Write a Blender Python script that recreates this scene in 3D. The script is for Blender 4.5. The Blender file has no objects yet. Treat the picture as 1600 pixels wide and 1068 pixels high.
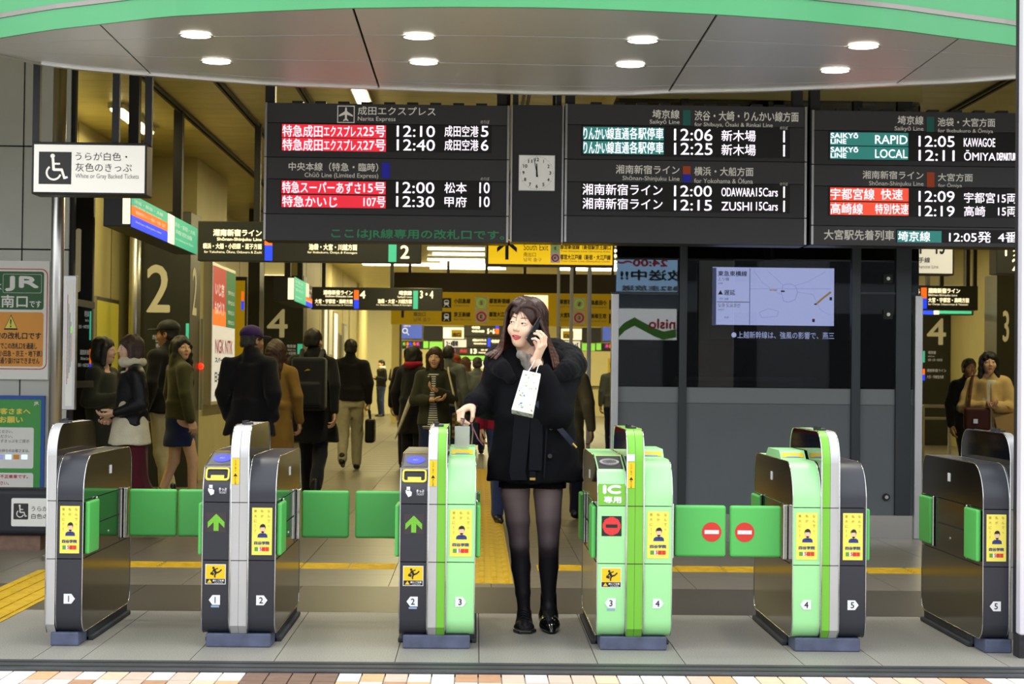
import bpy, bmesh, math, random
import numpy as np
from mathutils import Vector, Matrix, Euler

random.seed(7)
rng = np.random.default_rng(11)
SC = bpy.context.scene
COL = SC.collection
PI = math.pi

# ------------------------------------------------------------------ camera
F_PX, CAM_H = 2760.0, 1.24
ROLL, PITCH, YAW = math.radians(0.62), math.radians(1.06), math.radians(1.14)


def ray(px, py):
    u, v = px - 800.0, 534.0 - py
    x = u * math.cos(ROLL) - v * math.sin(ROLL)
    w = u * math.sin(ROLL) + v * math.cos(ROLL)
    z = w * math.cos(PITCH) + F_PX * math.sin(PITCH)
    y = F_PX * math.cos(PITCH) - w * math.sin(PITCH)
    return Vector((x * math.cos(YAW) + y * math.sin(YAW), -x * math.sin(YAW) + y * math.cos(YAW), z))


def at(px, py, Y):
    """point of the wall plane y = Y seen at a pixel"""
    d = ray(px, py)
    return Vector((0, 0, CAM_H)) + d * (Y / d.y)


def gnd(px, py, z=0.0):
    d = ray(px, py)
    return Vector((0, 0, CAM_H)) + d * ((z - CAM_H) / d.z)


def onx(px, py, X):
    """point of the plane x = X seen at a pixel"""
    d = ray(px, py)
    return Vector((0, 0, CAM_H)) + d * (X / d.x)


cam_d = bpy.data.cameras.new('camera')
cam_d.sensor_width = 36.0
cam_d.lens = 36.0 * F_PX / 1600.0
cam_d.clip_end = 300
cam = bpy.data.objects.new('camera', cam_d)
COL.objects.link(cam)
cx = (ray(801, 534) - ray(800, 534)).normalized()
cz = -ray(800, 534).normalized()
cy = cz.cross(cx)
cam.matrix_world = Matrix(((cx.x, cy.x, cz.x, 0), (cx.y, cy.y, cz.y, 0), (cx.z, cy.z, cz.z, CAM_H), (0, 0, 0, 1)))
cam_d.dof.use_dof = True
cam_d.dof.focus_distance = 8.4
cam_d.dof.aperture_fstop = 9.0
SC.camera = cam

# ------------------------------------------------------------------ world, exposure
SC.view_settings.view_transform = 'Standard'
SC.view_settings.look = 'None'
SC.view_settings.gamma = 1.0
SC.view_settings.use_curve_mapping = False
SC.view_settings.exposure = 0.0
SC.cycles.max_bounces = 8
SC.cycles.glossy_bounces = 4
SC.cycles.transparent_max_bounces = 12
SC.cycles.transmission_bounces = 6
SC.cycles.diffuse_bounces = 3
SC.cycles.sample_clamp_indirect = 6.0
SC.cycles.caustics_reflective = False
SC.cycles.caustics_refractive = False
world = bpy.data.worlds.new('overcast_sky')
SC.world = world
world.use_nodes = True
_bg = world.node_tree.nodes['Background']
_bg.inputs[0].default_value = (0.93, 0.965, 1.0, 1)
_bg.inputs[1].default_value = 2.3


# ------------------------------------------------------------------ materials
def lin(h):
    if isinstance(h, (tuple, list)):
        return tuple(h)[:3]
    h = h.lstrip('#')
    return tuple(((int(h[i:i + 2], 16) / 255 + .055) / 1.055) ** 2.4 if int(h[i:i + 2], 16) > 10 else int(h[i:i + 2], 16) / 255 / 12.92 for i in (0, 2, 4))


MATS = {}


def mat(name, col='#808080', rough=.5, metal=0., emit=None, es=1., noise=0., ns=8., bump=0., bs=60., spec=.5, alpha=1., col2=None, sheen=0., coat=0., aniso=None):
    """procedural principled material: colour with noise mottling, fine bump, optional emission"""
    if name in MATS:
        return MATS[name]
    m = bpy.data.materials.new(name)
    m.use_nodes = True
    nt = m.node_tree
    b = nt.nodes['Principled BSDF']
    c = lin(col)
    b.inputs['Base Color'].default_value = (*c, 1)
    b.inputs['Roughness'].default_value = rough
    b.inputs['Metallic'].default_value = metal
    b.inputs['Specular IOR Level'].default_value = spec
    if sheen:
        b.inputs['Sheen Weight'].default_value = sheen
    if coat:
        b.inputs['Coat Weight'].default_value = coat
        b.inputs['Coat Roughness'].default_value = .08
    if alpha < 1:
        b.inputs['Alpha'].default_value = alpha
    if emit is not None:
        b.inputs['Emission Color'].default_value = (*lin(emit), 1)
        b.inputs['Emission Strength'].default_value = es
    if noise or bump or aniso:
        tc = nt.nodes.new('ShaderNodeTexCoord')
        mp = nt.nodes.new('ShaderNodeMapping')
        nt.links.new(tc.outputs['Object'], mp.inputs[0])
        if aniso:
            mp.inputs['Scale'].default_value = aniso
    if noise:
        n = nt.nodes.new('ShaderNodeTexNoise')
        n.inputs['Scale'].default_value = ns
        n.inputs['Detail'].default_value = 5
        nt.links.new(mp.outputs[0], n.inputs['Vector'])
        r = nt.nodes.new('ShaderNodeValToRGB')
        c2 = lin(col2) if col2 else tuple(max(0, x * (1 - noise)) for x in c)
        c3 = c if col2 else tuple(min(1, x * (1 + noise * .6)) for x in c)
        r.color_ramp.elements[0].color = (*c2, 1)
        r.color_ramp.elements[1].color = (*c3, 1)
        r.color_ramp.elements[0].position = .3
        r.color_ramp.elements[1].position = .7
        nt.links.new(n.outputs[0], r.inputs[0])
        nt.links.new(r.outputs[0], b.inputs['Base Color'])
    if bump:
        n2 = nt.nodes.new('ShaderNodeTexNoise')
        n2.inputs['Scale'].default_value = bs
        n2.inputs['Detail'].default_value = 4
        nt.links.new(mp.outputs[0], n2.inputs['Vector'])
        bp = nt.nodes.new('ShaderNodeBump')
        bp.inputs['Strength'].default_value = bump
        bp.inputs['Distance'].default_value = .01
        nt.links.new(n2.outputs[0], bp.inputs['Height'])
        nt.links.new(bp.outputs[0], b.inputs['Normal'])
    MATS[name] = m
    return m


def glass_mat(name, tint='#dfe8e8', refl=.12, rough=.0):
    """thin pane: see-through with a mirror share that grows at grazing angles"""
    m = bpy.data.materials.new(name)
    m.use_nodes = True
    nt = m.node_tree
    nt.nodes.clear()
    out = nt.nodes.new('ShaderNodeOutputMaterial')
    tr = nt.nodes.new('ShaderNodeBsdfTransparent')
    tr.inputs[0].default_value = (*lin(tint), 1)
    gl = nt.nodes.new('ShaderNodeBsdfGlossy')
    gl.inputs['Roughness'].default_value = rough
    lw = nt.nodes.new('ShaderNodeFresnel')
    lw.inputs[0].default_value = 1.5
    mul = nt.nodes.new('ShaderNodeMath')
    mul.operation = 'MULTIPLY_ADD'
    mul.use_clamp = True
    mul.inputs[1].default_value = 1.3
    mul.inputs[2].default_value = refl
    mx = nt.nodes.new('ShaderNodeMixShader')
    nt.links.new(lw.outputs[0], mul.inputs[0])
    nt.links.new(mul.outputs[0], mx.inputs[0])
    nt.links.new(tr.outputs[0], mx.inputs[1])
    nt.links.new(gl.outputs[0], mx.inputs[2])
    nt.links.new(mx.outputs[0], out.inputs[0])
    MATS[name] = m
    return m


# ------------------------------------------------------------------ mesh builder
class MB:
    def __init__(self):
        self.v, self.f, self.mi = [], [], []

    def add(self, vs, fs, mi=0):
        o = len(self.v)
        self.v += [tuple(p) for p in vs]
        self.f += [tuple(i + o for i in q) for q in fs]
        self.mi += [mi] * len(fs)
        return self

    def box(self, x0, x1, y0, y1, z0, z1, mi=0):
        vs = [(x, y, z) for z in (z0, z1) for y in (y0, y1) for x in (x0, x1)]
        return self.add(vs, [(0, 2, 3, 1), (4, 5, 7, 6), (0, 1, 5, 4), (2, 6, 7, 3), (0, 4, 6, 2), (1, 3, 7, 5)], mi)

    def prism(self, poly, d, mi=0):
        """closed polygon of 3-D points extruded by vector d"""
        n = len(poly)
        a = [Vector(p) for p in poly]
        d = Vector(d)
        fs = [tuple(range(n))[::-1], tuple(range(n, 2 * n))] + [(i, (i + 1) % n, n + (i + 1) % n, n + i) for i in range(n)]
        return self.add(a + [p + d for p in a], fs, mi)

    def poly(self, pts, mi=0):
        return self.add(pts, [tuple(range(len(pts)))], mi)

    def disc(self, c, r, u=(1, 0, 0), w=(0, 0, 1), n=24, mi=0, r2=None):
        c, u, w = Vector(c), Vector(u), Vector(w)
        return self.poly([c + u * (r * math.cos(2 * PI * i / n)) + w * ((r2 or r) * math.sin(2 * PI * i / n)) for i in range(n)], mi)

    def ring(self, c, r0, r1, u=(1, 0, 0), w=(0, 0, 1), n=24, a0=0, a1=2 * PI, mi=0, asp=1.):
        c, u, w = Vector(c), Vector(u), Vector(w)
        vs = []
        for i in range(n + 1):
            a = a0 + (a1 - a0) * i / n
            e = u * math.cos(a) + w * (math.sin(a) * asp)
            vs += [c + e * r0, c + e * r1]
        return self.add(vs, [(2 * i, 2 * i + 1, 2 * i + 3, 2 * i + 2) for i in range(n)], mi)

    def tube(self, pts, r, n=8, mi=0, cap=True):
        """round tube along a path; r number or list"""
        P = [Vector(p) for p in pts]
        R = r if isinstance(r, (list, tuple)) else [r] * len(P)
        vs, fs = [], []
        t0 = (P[1] - P[0]).normalized()
        up = Vector((0, 0, 1)) if abs(t0.z) < .9 else Vector((1, 0, 0))
        a = t0.cross(up).normalized()
        for i, p in enumerate(P):
            t = (P[min(i + 1, len(P) - 1)] - P[max(i - 1, 0)]).normalized()
            a = (a - t * a.dot(t)).normalized()
            b = t.cross(a)
            vs += [p + (a * math.cos(2 * PI * k / n) + b * math.sin(2 * PI * k / n)) * R[i] for k in range(n)]
        for i in range(len(P) - 1):
            for k in range(n):
                fs.append((i * n + k, i * n + (k + 1) % n, (i + 1) * n + (k + 1) % n, (i + 1) * n + k))
        if cap:
            fs += [tuple(range(n))[::-1], tuple(range((len(P) - 1) * n, len(P) * n))]
        return self.add(vs, fs, mi)

    def strip(self, pts, w, up, mi=0, th=.002):
        """flat ribbon along a path, w = half width vector(s), thin slab"""
        P = [Vector(p) for p in pts]
        W = w if isinstance(w, list) else [w] * len(P)
        U = Vector(up) * th
        vs = []
        for p, q in zip(P, W):
            q = Vector(q)
            vs += [p - q, p + q, p + q + U, p - q + U]
        fs = []
        for i in range(len(P) - 1):
            for k in range(4):
                fs.append((4 * i + k, 4 * i + (k + 1) % 4, 4 * i + 4 + (k + 1) % 4, 4 * i + 4 + k))
        n = len(P) * 4
        fs += [(3, 2, 1, 0), (n - 4, n - 3, n - 2, n - 1)]
        return self.add(vs, fs, mi)


def wloc(o):
    l = Vector((0, 0, 0))
    while o is not None:
        l = l + o.location
        o = o.parent
    return l


def obj(name, mb, mats, parent=None, smooth=False, bevel=0., seg=2, local=False, kind=None, auto=None):
    """links one mesh object; vertices come in world space and are stored about the parent's (or its own) base"""
    me = bpy.data.meshes.new(name)
    if isinstance(mb, MB):
        vs, fs, mi = mb.v, mb.f, mb.mi
    else:
        vs, fs = mb[0], mb[1]
        mi = mb[2] if len(mb) > 2 else None
    V = np.asarray(vs, dtype=float).reshape(-1, 3)
    loc = Vector((0, 0, 0))
    if not local:
        if parent is not None:
            V = V - np.array(wloc(parent))
        else:
            lo, hi = V.min(0), V.max(0)
            loc = Vector(((lo[0] + hi[0]) / 2, (lo[1] + hi[1]) / 2, lo[2]))
            V = V - np.array(loc)
    me.from_pydata(V.tolist(), [], [tuple(int(i) for i in q) for q in fs])
    ms = mats if isinstance(mats, (list, tuple)) else [mats]
    for m in ms:
        me.materials.append(MATS[m] if isinstance(m, str) else m)
    if mi is not None and len(ms) > 1:
        me.polygons.foreach_set('material_index', np.asarray(mi, dtype=np.int32))
    if smooth:
        me.polygons.foreach_set('use_smooth', np.ones(len(me.polygons), dtype=bool))
    me.update()
    if isinstance(mb, MB):
        bm = bmesh.new()
        bm.from_mesh(me)
        bmesh.ops.recalc_face_normals(bm, faces=bm.faces)
        bm.to_mesh(me)
        bm.free()
    if auto:
        me.set_sharp_from_angle(angle=math.radians(auto))
    o = bpy.data.objects.new(name, me)
    COL.objects.link(o)
    o.location = loc
    o.parent = parent
    if bevel:
        md = o.modifiers.new('edge', 'BEVEL')
        md.width = bevel
        md.segments = seg
        md.limit_method = 'ANGLE'
        md.angle_limit = math.radians(40)
    if kind:
        o['kind'] = kind
    return o


def tag(o, label, cat, group=None):
    o['label'] = label
    o['category'] = cat
    if group:
        o['group'] = group
    return o


def thing(name, label, cat, loc=(0, 0, 0), group=None, rz=0.):
    o = bpy.data.objects.new(name, None)
    COL.objects.link(o)
    o.location = loc
    o.rotation_euler = (0, 0, rz)
    o.empty_display_size = .1
    return tag(o, label, cat, group)


def struct(name, mb, m, **k):
    return obj(name, mb, m, kind='structure', **k)


def dup(root, loc, label=None, parent=None):
    r = root.copy()
    COL.objects.link(r)
    r.location = loc
    r.parent = parent
    if label:
        r['label'] = label
    for ch in list(root.children):
        c = ch.copy()
        COL.objects.link(c)
        c.parent = r
        for g in ch.children:
            d = g.copy()
            COL.objects.link(d)
            d.parent = c
    return r


# ------------------------------------------------------------------ lettering
_TX = {}


def text_geo(s):
    """glyph outlines of a string as (verts2d, faces), normalised to its own bounding box"""
    if s not in _TX:
        c = bpy.data.curves.new('glyphs', 'FONT')
        c.body = s
        c.resolution_u = 3
        c.fill_mode = 'FRONT'
        o = bpy.data.objects.new('glyphs', c)
        me = bpy.data.meshes.new_from_object(o)
        v = np.zeros(len(me.vertices) * 3)
        me.vertices.foreach_get('co', v)
        v = v.reshape(-1, 3)[:, :2]
        f = [tuple(p.vertices) for p in me.polygons]
        bpy.data.objects.remove(o)
        bpy.data.curves.remove(c)
        bpy.data.meshes.remove(me)
        lo, hi = v.min(0), v.max(0)
        _TX[s] = ((v - lo) / np.maximum(hi - lo, 1e-6), f, (hi - lo)[0] / max(1e-6, (hi - lo)[1]))
    return _TX[s]


def lettering(parent, s, c, w, h, m, u=(1, 0, 0), n=(0, -1, 0), bold=0., name='lettering', lift=.002, keep=False, shear=0., mb=None, mi=0):
    """flat lettering filling a w x h box centred at c on a plane with right vector u and normal n"""
    v, f, asp = text_geo(s)
    if keep or s in ('1', 'I', '!'):
        w = min(w, h * asp)
    u, n = Vector(u).normalized(), Vector(n).normalized()
    up = n.cross(u)
    if up.z < 0:
        up = -up
    c = Vector(c) + n * lift
    own = mb is None
    if own:
        mb = MB()
    offs = [(0, 0)] if not bold else [(-bold, 0), (bold, 0), (0, bold), (0, -bold)]
    for k, (dx, dy) in enumerate(offs):
        q = (v[:, 0:1] - .5) * (w - 2 * bold) * np.array(u) + (v[:, 1:2] - .5) * (h - 2 * bold) * np.array(up)
        q = q + np.array(c + u * dx + up * dy + n * (.0001 * k))
        if shear:
            q = q + (v[:, 1:2] - .5) * h * shear * np.array(u)
        mb.add(q, f, mi)
    if own:
        return obj(name, mb, m, parent)


def plane_box(x0, y0, x1, y1, Y):
    """pixel rectangle on the plane y = Y -> centre, width, height in metres"""
    a, b = at(x0, y0, Y), at(x1, y1, Y)
    l, r = at(x0, (y0 + y1) / 2, Y), at(x1, (y0 + y1) / 2, Y)
    t, d = at((x0 + x1) / 2, y0, Y), at((x0 + x1) / 2, y1, Y)
    return (a + b) / 2, r.x - l.x, t.z - d.z


def ptext(parent, s, x0, y0, x1, y1, Y, m, bold=0., lift=.002, **k):
    c, w, h = plane_box(x0, y0, x1, y1, Y)
    return lettering(parent, s, c, w, h, m, bold=bold, lift=lift, **k)


def ppanel(parent, name, x0, y0, x1, y1, Y, m, th=.002, lift=.0, bevel=0., **k):
    c, w, h = plane_box(x0, y0, x1, y1, Y)
    mb = MB().box(c.x - w / 2, c.x + w / 2, Y - lift - th, Y - lift, c.z - h / 2, c.z + h / 2)
    return obj(name, mb, m, parent, bevel=bevel, **k)


def rrect(w, h, r, n=5):
    pts = []
    for cx_, cy_, a in ((w / 2 - r, h / 2 - r, 0), (-w / 2 + r, h / 2 - r, 90), (-w / 2 + r, -h / 2 + r, 180), (w / 2 - r, -h / 2 + r, 270)):
        for i in range(n + 1):
            t = math.radians(a + 90 * i / n)
            pts.append((cx_ + r * math.cos(t), cy_ + r * math.sin(t)))
    return pts
# ------------------------------------------------------------------ material library
mat('pavement_far', '#dcd7ce', .6, noise=.25, ns=9, col2='#b5aca0')
mat('grout', '#55504a', .9, noise=.2, ns=30)
mat('tile_white', '#e6e0d6', .55, noise=.08, ns=20)
mat('tile_cream', '#dcc9ac', .55, noise=.1, ns=20)
mat('tile_pink', '#d9bfae', .55, noise=.1, ns=20)
mat('tile_terracotta', '#bd8f6d', .6, noise=.14, ns=20)
mat('tile_tan', '#d8b083', .6, noise=.12, ns=20)
mat('tile_brown', '#7d6152', .65, noise=.2, ns=20)
mat('rail_black', '#3b3d40', .55, noise=.3, ns=12, bump=.2, bs=40, aniso=(1, 6, 1))
mat('granite', '#98958c', .5, noise=.38, ns=150, bump=.05, bs=300)
mat('floor_dark', '#4d483f', .42, noise=.12, ns=60)
mat('floor_tile', '#7b7567', .33, noise=.09, ns=14)
mat('floor_joint', '#4a463d', .8)
mat('tactile_yellow', '#d2ab1c', .6, noise=.2, ns=14)
mat('steel', '#c3c1bd', .3, 1., noise=.05, ns=4)
mat('steel_brushed', '#bdb9b3', .26, 1., bump=.03, bs=30, aniso=(1, 60, 1))
mat('soffit_metal', '#e2e2e2', .33, .55, bump=.012, bs=6, aniso=(1, 30, 1))
mat('rim_metal', '#d9d8d4', .3, 1.)
mat('joint_black', '#17181a', .7)
mat('fascia_green', '#4fa76d', .38, noise=.06, ns=2)
mat('fascia_strip', '#8f8a85', .35, .8)
mat('lamp_white', '#ffffff', .5, emit='#fff6e2', es=9.)
mat('lamp_rim', '#d8d6d0', .35, .7)
mat('wall_grey', '#c2c4bc', .45, noise=.05, ns=3)
mat('wall_cream', '#cfc38a', .5, noise=.06, ns=2.5)
mat('wall_far', '#d9cd92', .6, noise=.04, ns=2)
mat('ceiling_board', '#cfc27d', .36, noise=.1, ns=3)
mat('ceiling_joint', '#2d2917', .8)
mat('track_dark', '#2b271a', .5)
mat('dark_metal', '#2a2a2d', .45, .2, noise=.1, ns=9)
mat('pylon_dark', '#2c2d2a', .4, noise=.08, ns=4)
mat('digit_cream', '#d9cfa6', .6, emit='#d9cfa6', es=.15)
mat('tube_light', '#ffffff', .5, emit='#ffedb4', es=9.)
mat('post_black', '#232225', .5)
mat('mullion', '#3f4347', .4, .5, noise=.05, ns=6)
mat('alu', '#c9c8ca', .35, .85, noise=.04, ns=5)
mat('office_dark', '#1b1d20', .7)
mat('frost', '#6d747a', .5, noise=.05, ns=3)
mat('street_wall', '#5c6064', .7, noise=.1, ns=1)
mat('pillar_paint', '#e6e1ec', .35, noise=.05, ns=3)
mat('pillar_dirt', '#2b2a2e', .8, noise=.4, ns=40)
glass_mat('glass_clear', '#cfd4cf', .05)
glass_mat('glass_office', '#b4bbbf', .03)
glass_mat('glass_side', '#b9bdb0', .3)

# ------------------------------------------------------------------ street side
Y_RAIL0, Y_RAIL1 = 7.33, 7.56
struct('floor_pavement', MB().box(-14, 14, -20, Y_RAIL0, -.3, -.012), 'pavement_far')
floor_pav = bpy.data.objects['floor_pavement']
tw, td = .0955, .19
_tm = None
n_t = 0
tcols = ['tile_white'] * 9 + ['tile_cream'] * 5 + ['tile_pink'] * 5 + ['tile_terracotta'] * 4 + ['tile_tan'] * 5
for r in range(3):
    for k in range(-25, 27):
        x0 = k * tw + .02
        mb = MB().box(x0 + .003, x0 + tw - .003, Y_RAIL0 - (r + 1) * td + .003, Y_RAIL0 - r * td - .003, -.03, 0.)
        # each brick is one colour, the row of browns near the middle left
        c = 'tile_brown' if (-10 <= k <= -7 and random.random() < .8) else random.choice(tcols)
        o = obj('brick', mb, c, floor_pav)
        n_t += 1
struct('trim_1', MB().box(-14, 14, Y_RAIL0, Y_RAIL1, -.3, .012), 'rail_black', bevel=.006)
bpy.data.objects['trim_1']['label'] = 'dark metal shutter rail along the edge of the pavement'
for y in (Y_RAIL0 + .05, Y_RAIL0 + .15):
    obj('groove', MB().box(-8, 8, y, y + .02, .0125, .0135), 'joint_black', bpy.data.objects['trim_1'])

# opposite side of the street: seen only as a reflection in the glass
struct('wall_street', MB().box(-24, 24, -26, -18, 0, 6.5), 'street_wall')
opp = bpy.data.objects['wall_street']
for i in range(10):
    for j in range(2):
        obj('window_pane', MB().box(-21 + i * 4.3, -18.6 + i * 4.3, -18.0, -17.95, .6 + j * 3.1, 2.9 + j * 3.1), 'office_dark', opp)

# ------------------------------------------------------------------ concourse floor
struct('floor', MB().box(-10, 14, Y_RAIL1, 62, -.3, -.006), 'floor_joint')
floor = bpy.data.objects['floor']
Y_DARK0, Y_DARK1 = 9.2, 10.32
# granite slabs: joints run beside each gate
gx = [gnd(x, 1015).x for x in (72, 146, 312, 440, 622, 748, 925, 1055, 1230, 1345, 1530)]
gx = [gx[0] - 1.6] + gx + [gx[-1] + .9, gx[-1] + 2.2]
for a, b in zip(gx[:-1], gx[1:]):
    obj('granite_slab', MB().box(a + .002, b - .002, Y_RAIL1 + .003, Y_DARK0 - .002, -.05, 0), 'granite', floor)
x = -4.6
while x < 5.4:
    obj('dark_slab', MB().box(x + .002, x + .898, Y_DARK0 + .002, Y_DARK1 - .002, -.05, 0), 'floor_dark', floor)
    x += .9
T = .6
tiles_n = 0
base_tile = None
for j in range(0, 19):
    y0 = Y_DARK1 + j * T
    for i in range(-7, 8):
        x0 = i * T + .1
        o = obj('floor_tile', MB().box(x0 + .002, x0 + T - .002, y0 + .002, y0 + T - .002, -.05, 0), 'floor_tile', floor) if base_tile is None else None
        if base_tile is None:
            base_tile = o
            bx, by = x0, y0
        else:
            o = base_tile.copy()
            COL.objects.link(o)
            o.location = (base_tile.location.x + x0 - bx, base_tile.location.y + y0 - by, base_tile.location.z)
        tiles_n += 1
yb = Y_DARK1 + 19 * T
obj('tiled_floor', MB().box(-10, 14, yb, 62, -.05, 0), 'floor_tile', floor)
obj('tiled_floor', MB().box(-10, -7 * T + .1, Y_DARK1, yb, -.05, 0), 'floor_tile', floor)
obj('tiled_floor', MB().box(8 * T + .1, 14, Y_DARK1, yb, -.05, 0), 'floor_tile', floor)
# long joints of the far floor
jm = MB()
for i in range(-7, 9):
    jm.box(i * T + .1 - .003, i * T + .1 + .003, yb, 45, 0, .0006)
for j in range(20, 50):
    jm.box(-4.1, 4.9, Y_DARK1 + j * T - .003, Y_DARK1 + j * T + .003, 0, .0006)
obj('tile_joints', jm, 'floor_joint', floor, kind='stuff')


def tactile(cx, cy, a, s=.3, dots=False):
    """one yellow guide block with raised bars, laid at angle a"""
    mb = MB().box(-s / 2 + .002, s / 2 - .002, -s / 2 + .002, s / 2 - .002, 0, .003)
    if dots:
        for i in range(4):
            for j in range(4):
                x, y = (i - 1.5) * s / 4, (j - 1.5) * s / 4
                mb.box(x - .013, x + .013, y - .013, y + .013, .003, .008)
    else:
        for i in range(4):
            x = (i - 1.5) * s / 4
            mb.box(x - .016, x + .016, -s / 2 + .012, s / 2 - .012, .003, .008)
    o = obj('tactile_block', mb, 'tactile_yellow', floor, local=True)
    o.location = Vector((cx, cy, 0)) - floor.location
    o.location.z = -floor.location.z
    o.rotation_euler = (0, 0, a)
    return o


# strip of blocks across the concourse behind the gates
y_s = 11.38
x = -2.75
k = 0
x_p = gnd(760, 862).x
xg = gnd(35, 926).x
while x < 3.6:
    if not (x_p - .6 < x < x_p + .3 or abs(x - xg) < .34):
        tactile(x, y_s, PI / 2, dots=(k % 9 == 4))
    x += .3
    k += 1
# path leading from lane 3 into the concourse
x_p = gnd(760, 862).x
for k in range(42):
    tactile(x_p, 10.5 + .15 + k * .3, 0, dots=k == 0)
    tactile(x_p - .3, 10.5 + .15 + k * .3, 0, dots=k == 0)
# guide path running in beside the first gate
xg = gnd(35, 926).x
for k in range(8):
    tactile(xg, 8.15 + k * .38, 0, s=.38)

# ------------------------------------------------------------------ canopy over the gates
ZC = 3.0
front = [(-90, 84), (-40, 66), (0, 56), (80, 43), (152, 35), (262, 22), (412, 14), (540, 9), (700, 7), (850, 8), (980, 12), (1123, 19), (1250, 28), (1400, 43), (1503, 57), (1588, 68), (1680, 86), (1760, 104)]
back = [(-90, 70), (-40, 76), (0, 84), (60, 98), (120, 106), (236, 116), (412, 130), (590, 137), (700, 141), (850, 145), (980, 146), (1045, 143), (1200, 140), (1320, 135), (1400, 131), (1500, 127), (1588, 120), (1700, 108), (1760, 104)]
FR = [gnd(x, y, ZC) for x, y in front]
BK = [gnd(x, y, ZC) for x, y in back]


def interp(pts, px, key):
    for (a, b), (p, q) in zip(zip(key[:-1], key[1:]), zip(pts[:-1], pts[1:])):
        if a <= px <= b:
            t = (px - a) / (b - a)
            return p.lerp(q, t)
    return pts[-1] if px > key[-1] else pts[0]


canopy = thing('entrance_canopy', 'curved canopy over the gates with brushed metal soffit and green front band', 'canopy', (0, 9.5, ZC))
fk = [p[0] for p in front]
bk = [p[0] for p in back]
# soffit joints across the depth: (front pixel x, back pixel x)
cuts = [(-88, -88), (152, 236), (550, 592), (1123, 1045), (1503, 1400), (1760, 1760)]
bands = [0, .30, .62, .90, 1.0]
for ci in range(len(cuts) - 1):
    (f0, b0), (f1, b1) = cuts[ci], cuts[ci + 1]
    for bi in range(len(bands) - 1):
        t0, t1 = bands[bi], bands[bi + 1]
        n = 10
        lo, hi = [], []
        for i in range(n + 1):
            s = i / n
            s = .004 + s * .992 if 0 < ci or ci < 4 else s
            A = interp(FR, f0 + (f1 - f0) * s, fk)
            B = interp(BK, b0 + (b1 - b0) * s, bk)
            lo.append(A.lerp(B, t0 + .004))
            hi.append(A.lerp(B, t1 - .004))
        mb = MB()
        vs = lo + hi
        m_ = n + 1
        up = Vector((0, 0, .012))
        vs2 = [v + up for v in vs]
        fs = [(i, i + 1, m_ + i + 1, m_ + i) for i in range(n)]
        mb.add(vs, fs)
        mb.add(vs2, fs)
        ed = [(i, i + 1) for i in range(n)] + [(m_ + i, m_ + i + 1) for i in range(n)] + [(0, m_), (n, m_ + n)]
        mb.add(vs + vs2, [(a, b, b + 2 * m_, a + 2 * m_) for a, b in ed])
        obj('soffit_panel', mb, 'soffit_metal', canopy)
# dark deck above the joints
N = 60
keys = [-88 + (1760 + 88) * i / N for i in range(N + 1)]
fp = [interp(FR, k, fk) for k in keys]
bp = [interp(BK, k, bk) for k in keys]
mb = MB()
m_ = N + 1
dz = Vector((0, 0, .03))
mb.add([p + dz for p in fp] + [p + dz for p in bp], [(i, i + 1, m_ + i + 1, m_ + i) for i in range(N)])
dz = Vector((0, 0, .5))
mb.add([p + dz for p in fp] + [p + dz for p in bp], [(i, i + 1, m_ + i + 1, m_ + i) for i in range(N)])
obj('deck', mb, 'joint_black', canopy)
# bright rim along the back
obj('rim', MB().strip([p + Vector((0, .0, -.012)) for p in bp], Vector((0, .022, 0)), (0, 0, 1), th=.045), 'rim_metal', canopy, smooth=False)
obj('back_fascia', MB().strip([p + Vector((0, .02, .02)) for p in bp], Vector((0, .004, 0)), (0, 0, 1), th=.5), 'dark_metal', canopy)


def band(name, z0, z1, off, m, segs):
    for s0, s1 in zip(segs[:-1], segs[1:]):
        pts = [interp(FR, s0 + (s1 - s0) * i / 16, fk) + Vector((0, -off, z0)) for i in range(17)]
        obj(name, MB().strip(pts, Vector((0, .01, 0)), (0, 0, 1), th=z1 - z0), m, canopy)


SEG = [-88, 26.5, 526.5, 1145.5, 1760]
band('fascia_panel', -.015, .088, .012, 'fascia_green', SEG)
band('fascia_trim', .089, .113, .018, 'fascia_strip', SEG)
band('fascia_panel', .114, .6, .012, 'fascia_green', SEG)
# recessed round lamps
for i, (x, y) in enumerate([(306, 56), (338, 97), (654, 58), (662, 98), (1004, 64), (985, 102), (1349, 73), (1305, 111)]):
    c = gnd(x, y, ZC - .004)
    lp = thing('downlight', 'round recessed downlight in the metal soffit, %s' % ['front one of the leftmost pair', 'rear one of the leftmost pair', 'front one of the second pair from the left', 'rear one of the second pair from the left', 'front one of the third pair from the left', 'rear one of the third pair from the left', 'front one of the rightmost pair', 'rear one of the rightmost pair'][i], 'ceiling lamp', c, 'downlights in the canopy soffit')
    obj('lamp_rim', MB().ring(c - Vector((0, 0, .003)), .078, .094, (1, 0, 0), (0, 1, 0), 28), 'lamp_rim', lp)
    obj('lamp_disc', MB().disc(c, .079, (1, 0, 0), (0, 1, 0), 28), 'lamp_white', lp)
    ld = bpy.data.lights.new('downlight_lamp', 'SPOT')
    ld.energy = 38
    ld.color = (1, .95, .86)
    ld.spot_size = 2.2
    ld.spot_blend = .6
    ld.shadow_soft_size = .07
    lo = bpy.data.objects.new('lamp_light', ld)
    COL.objects.link(lo)
    lo.location = (0, 0, -.02)
    lo.parent = lp

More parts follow.
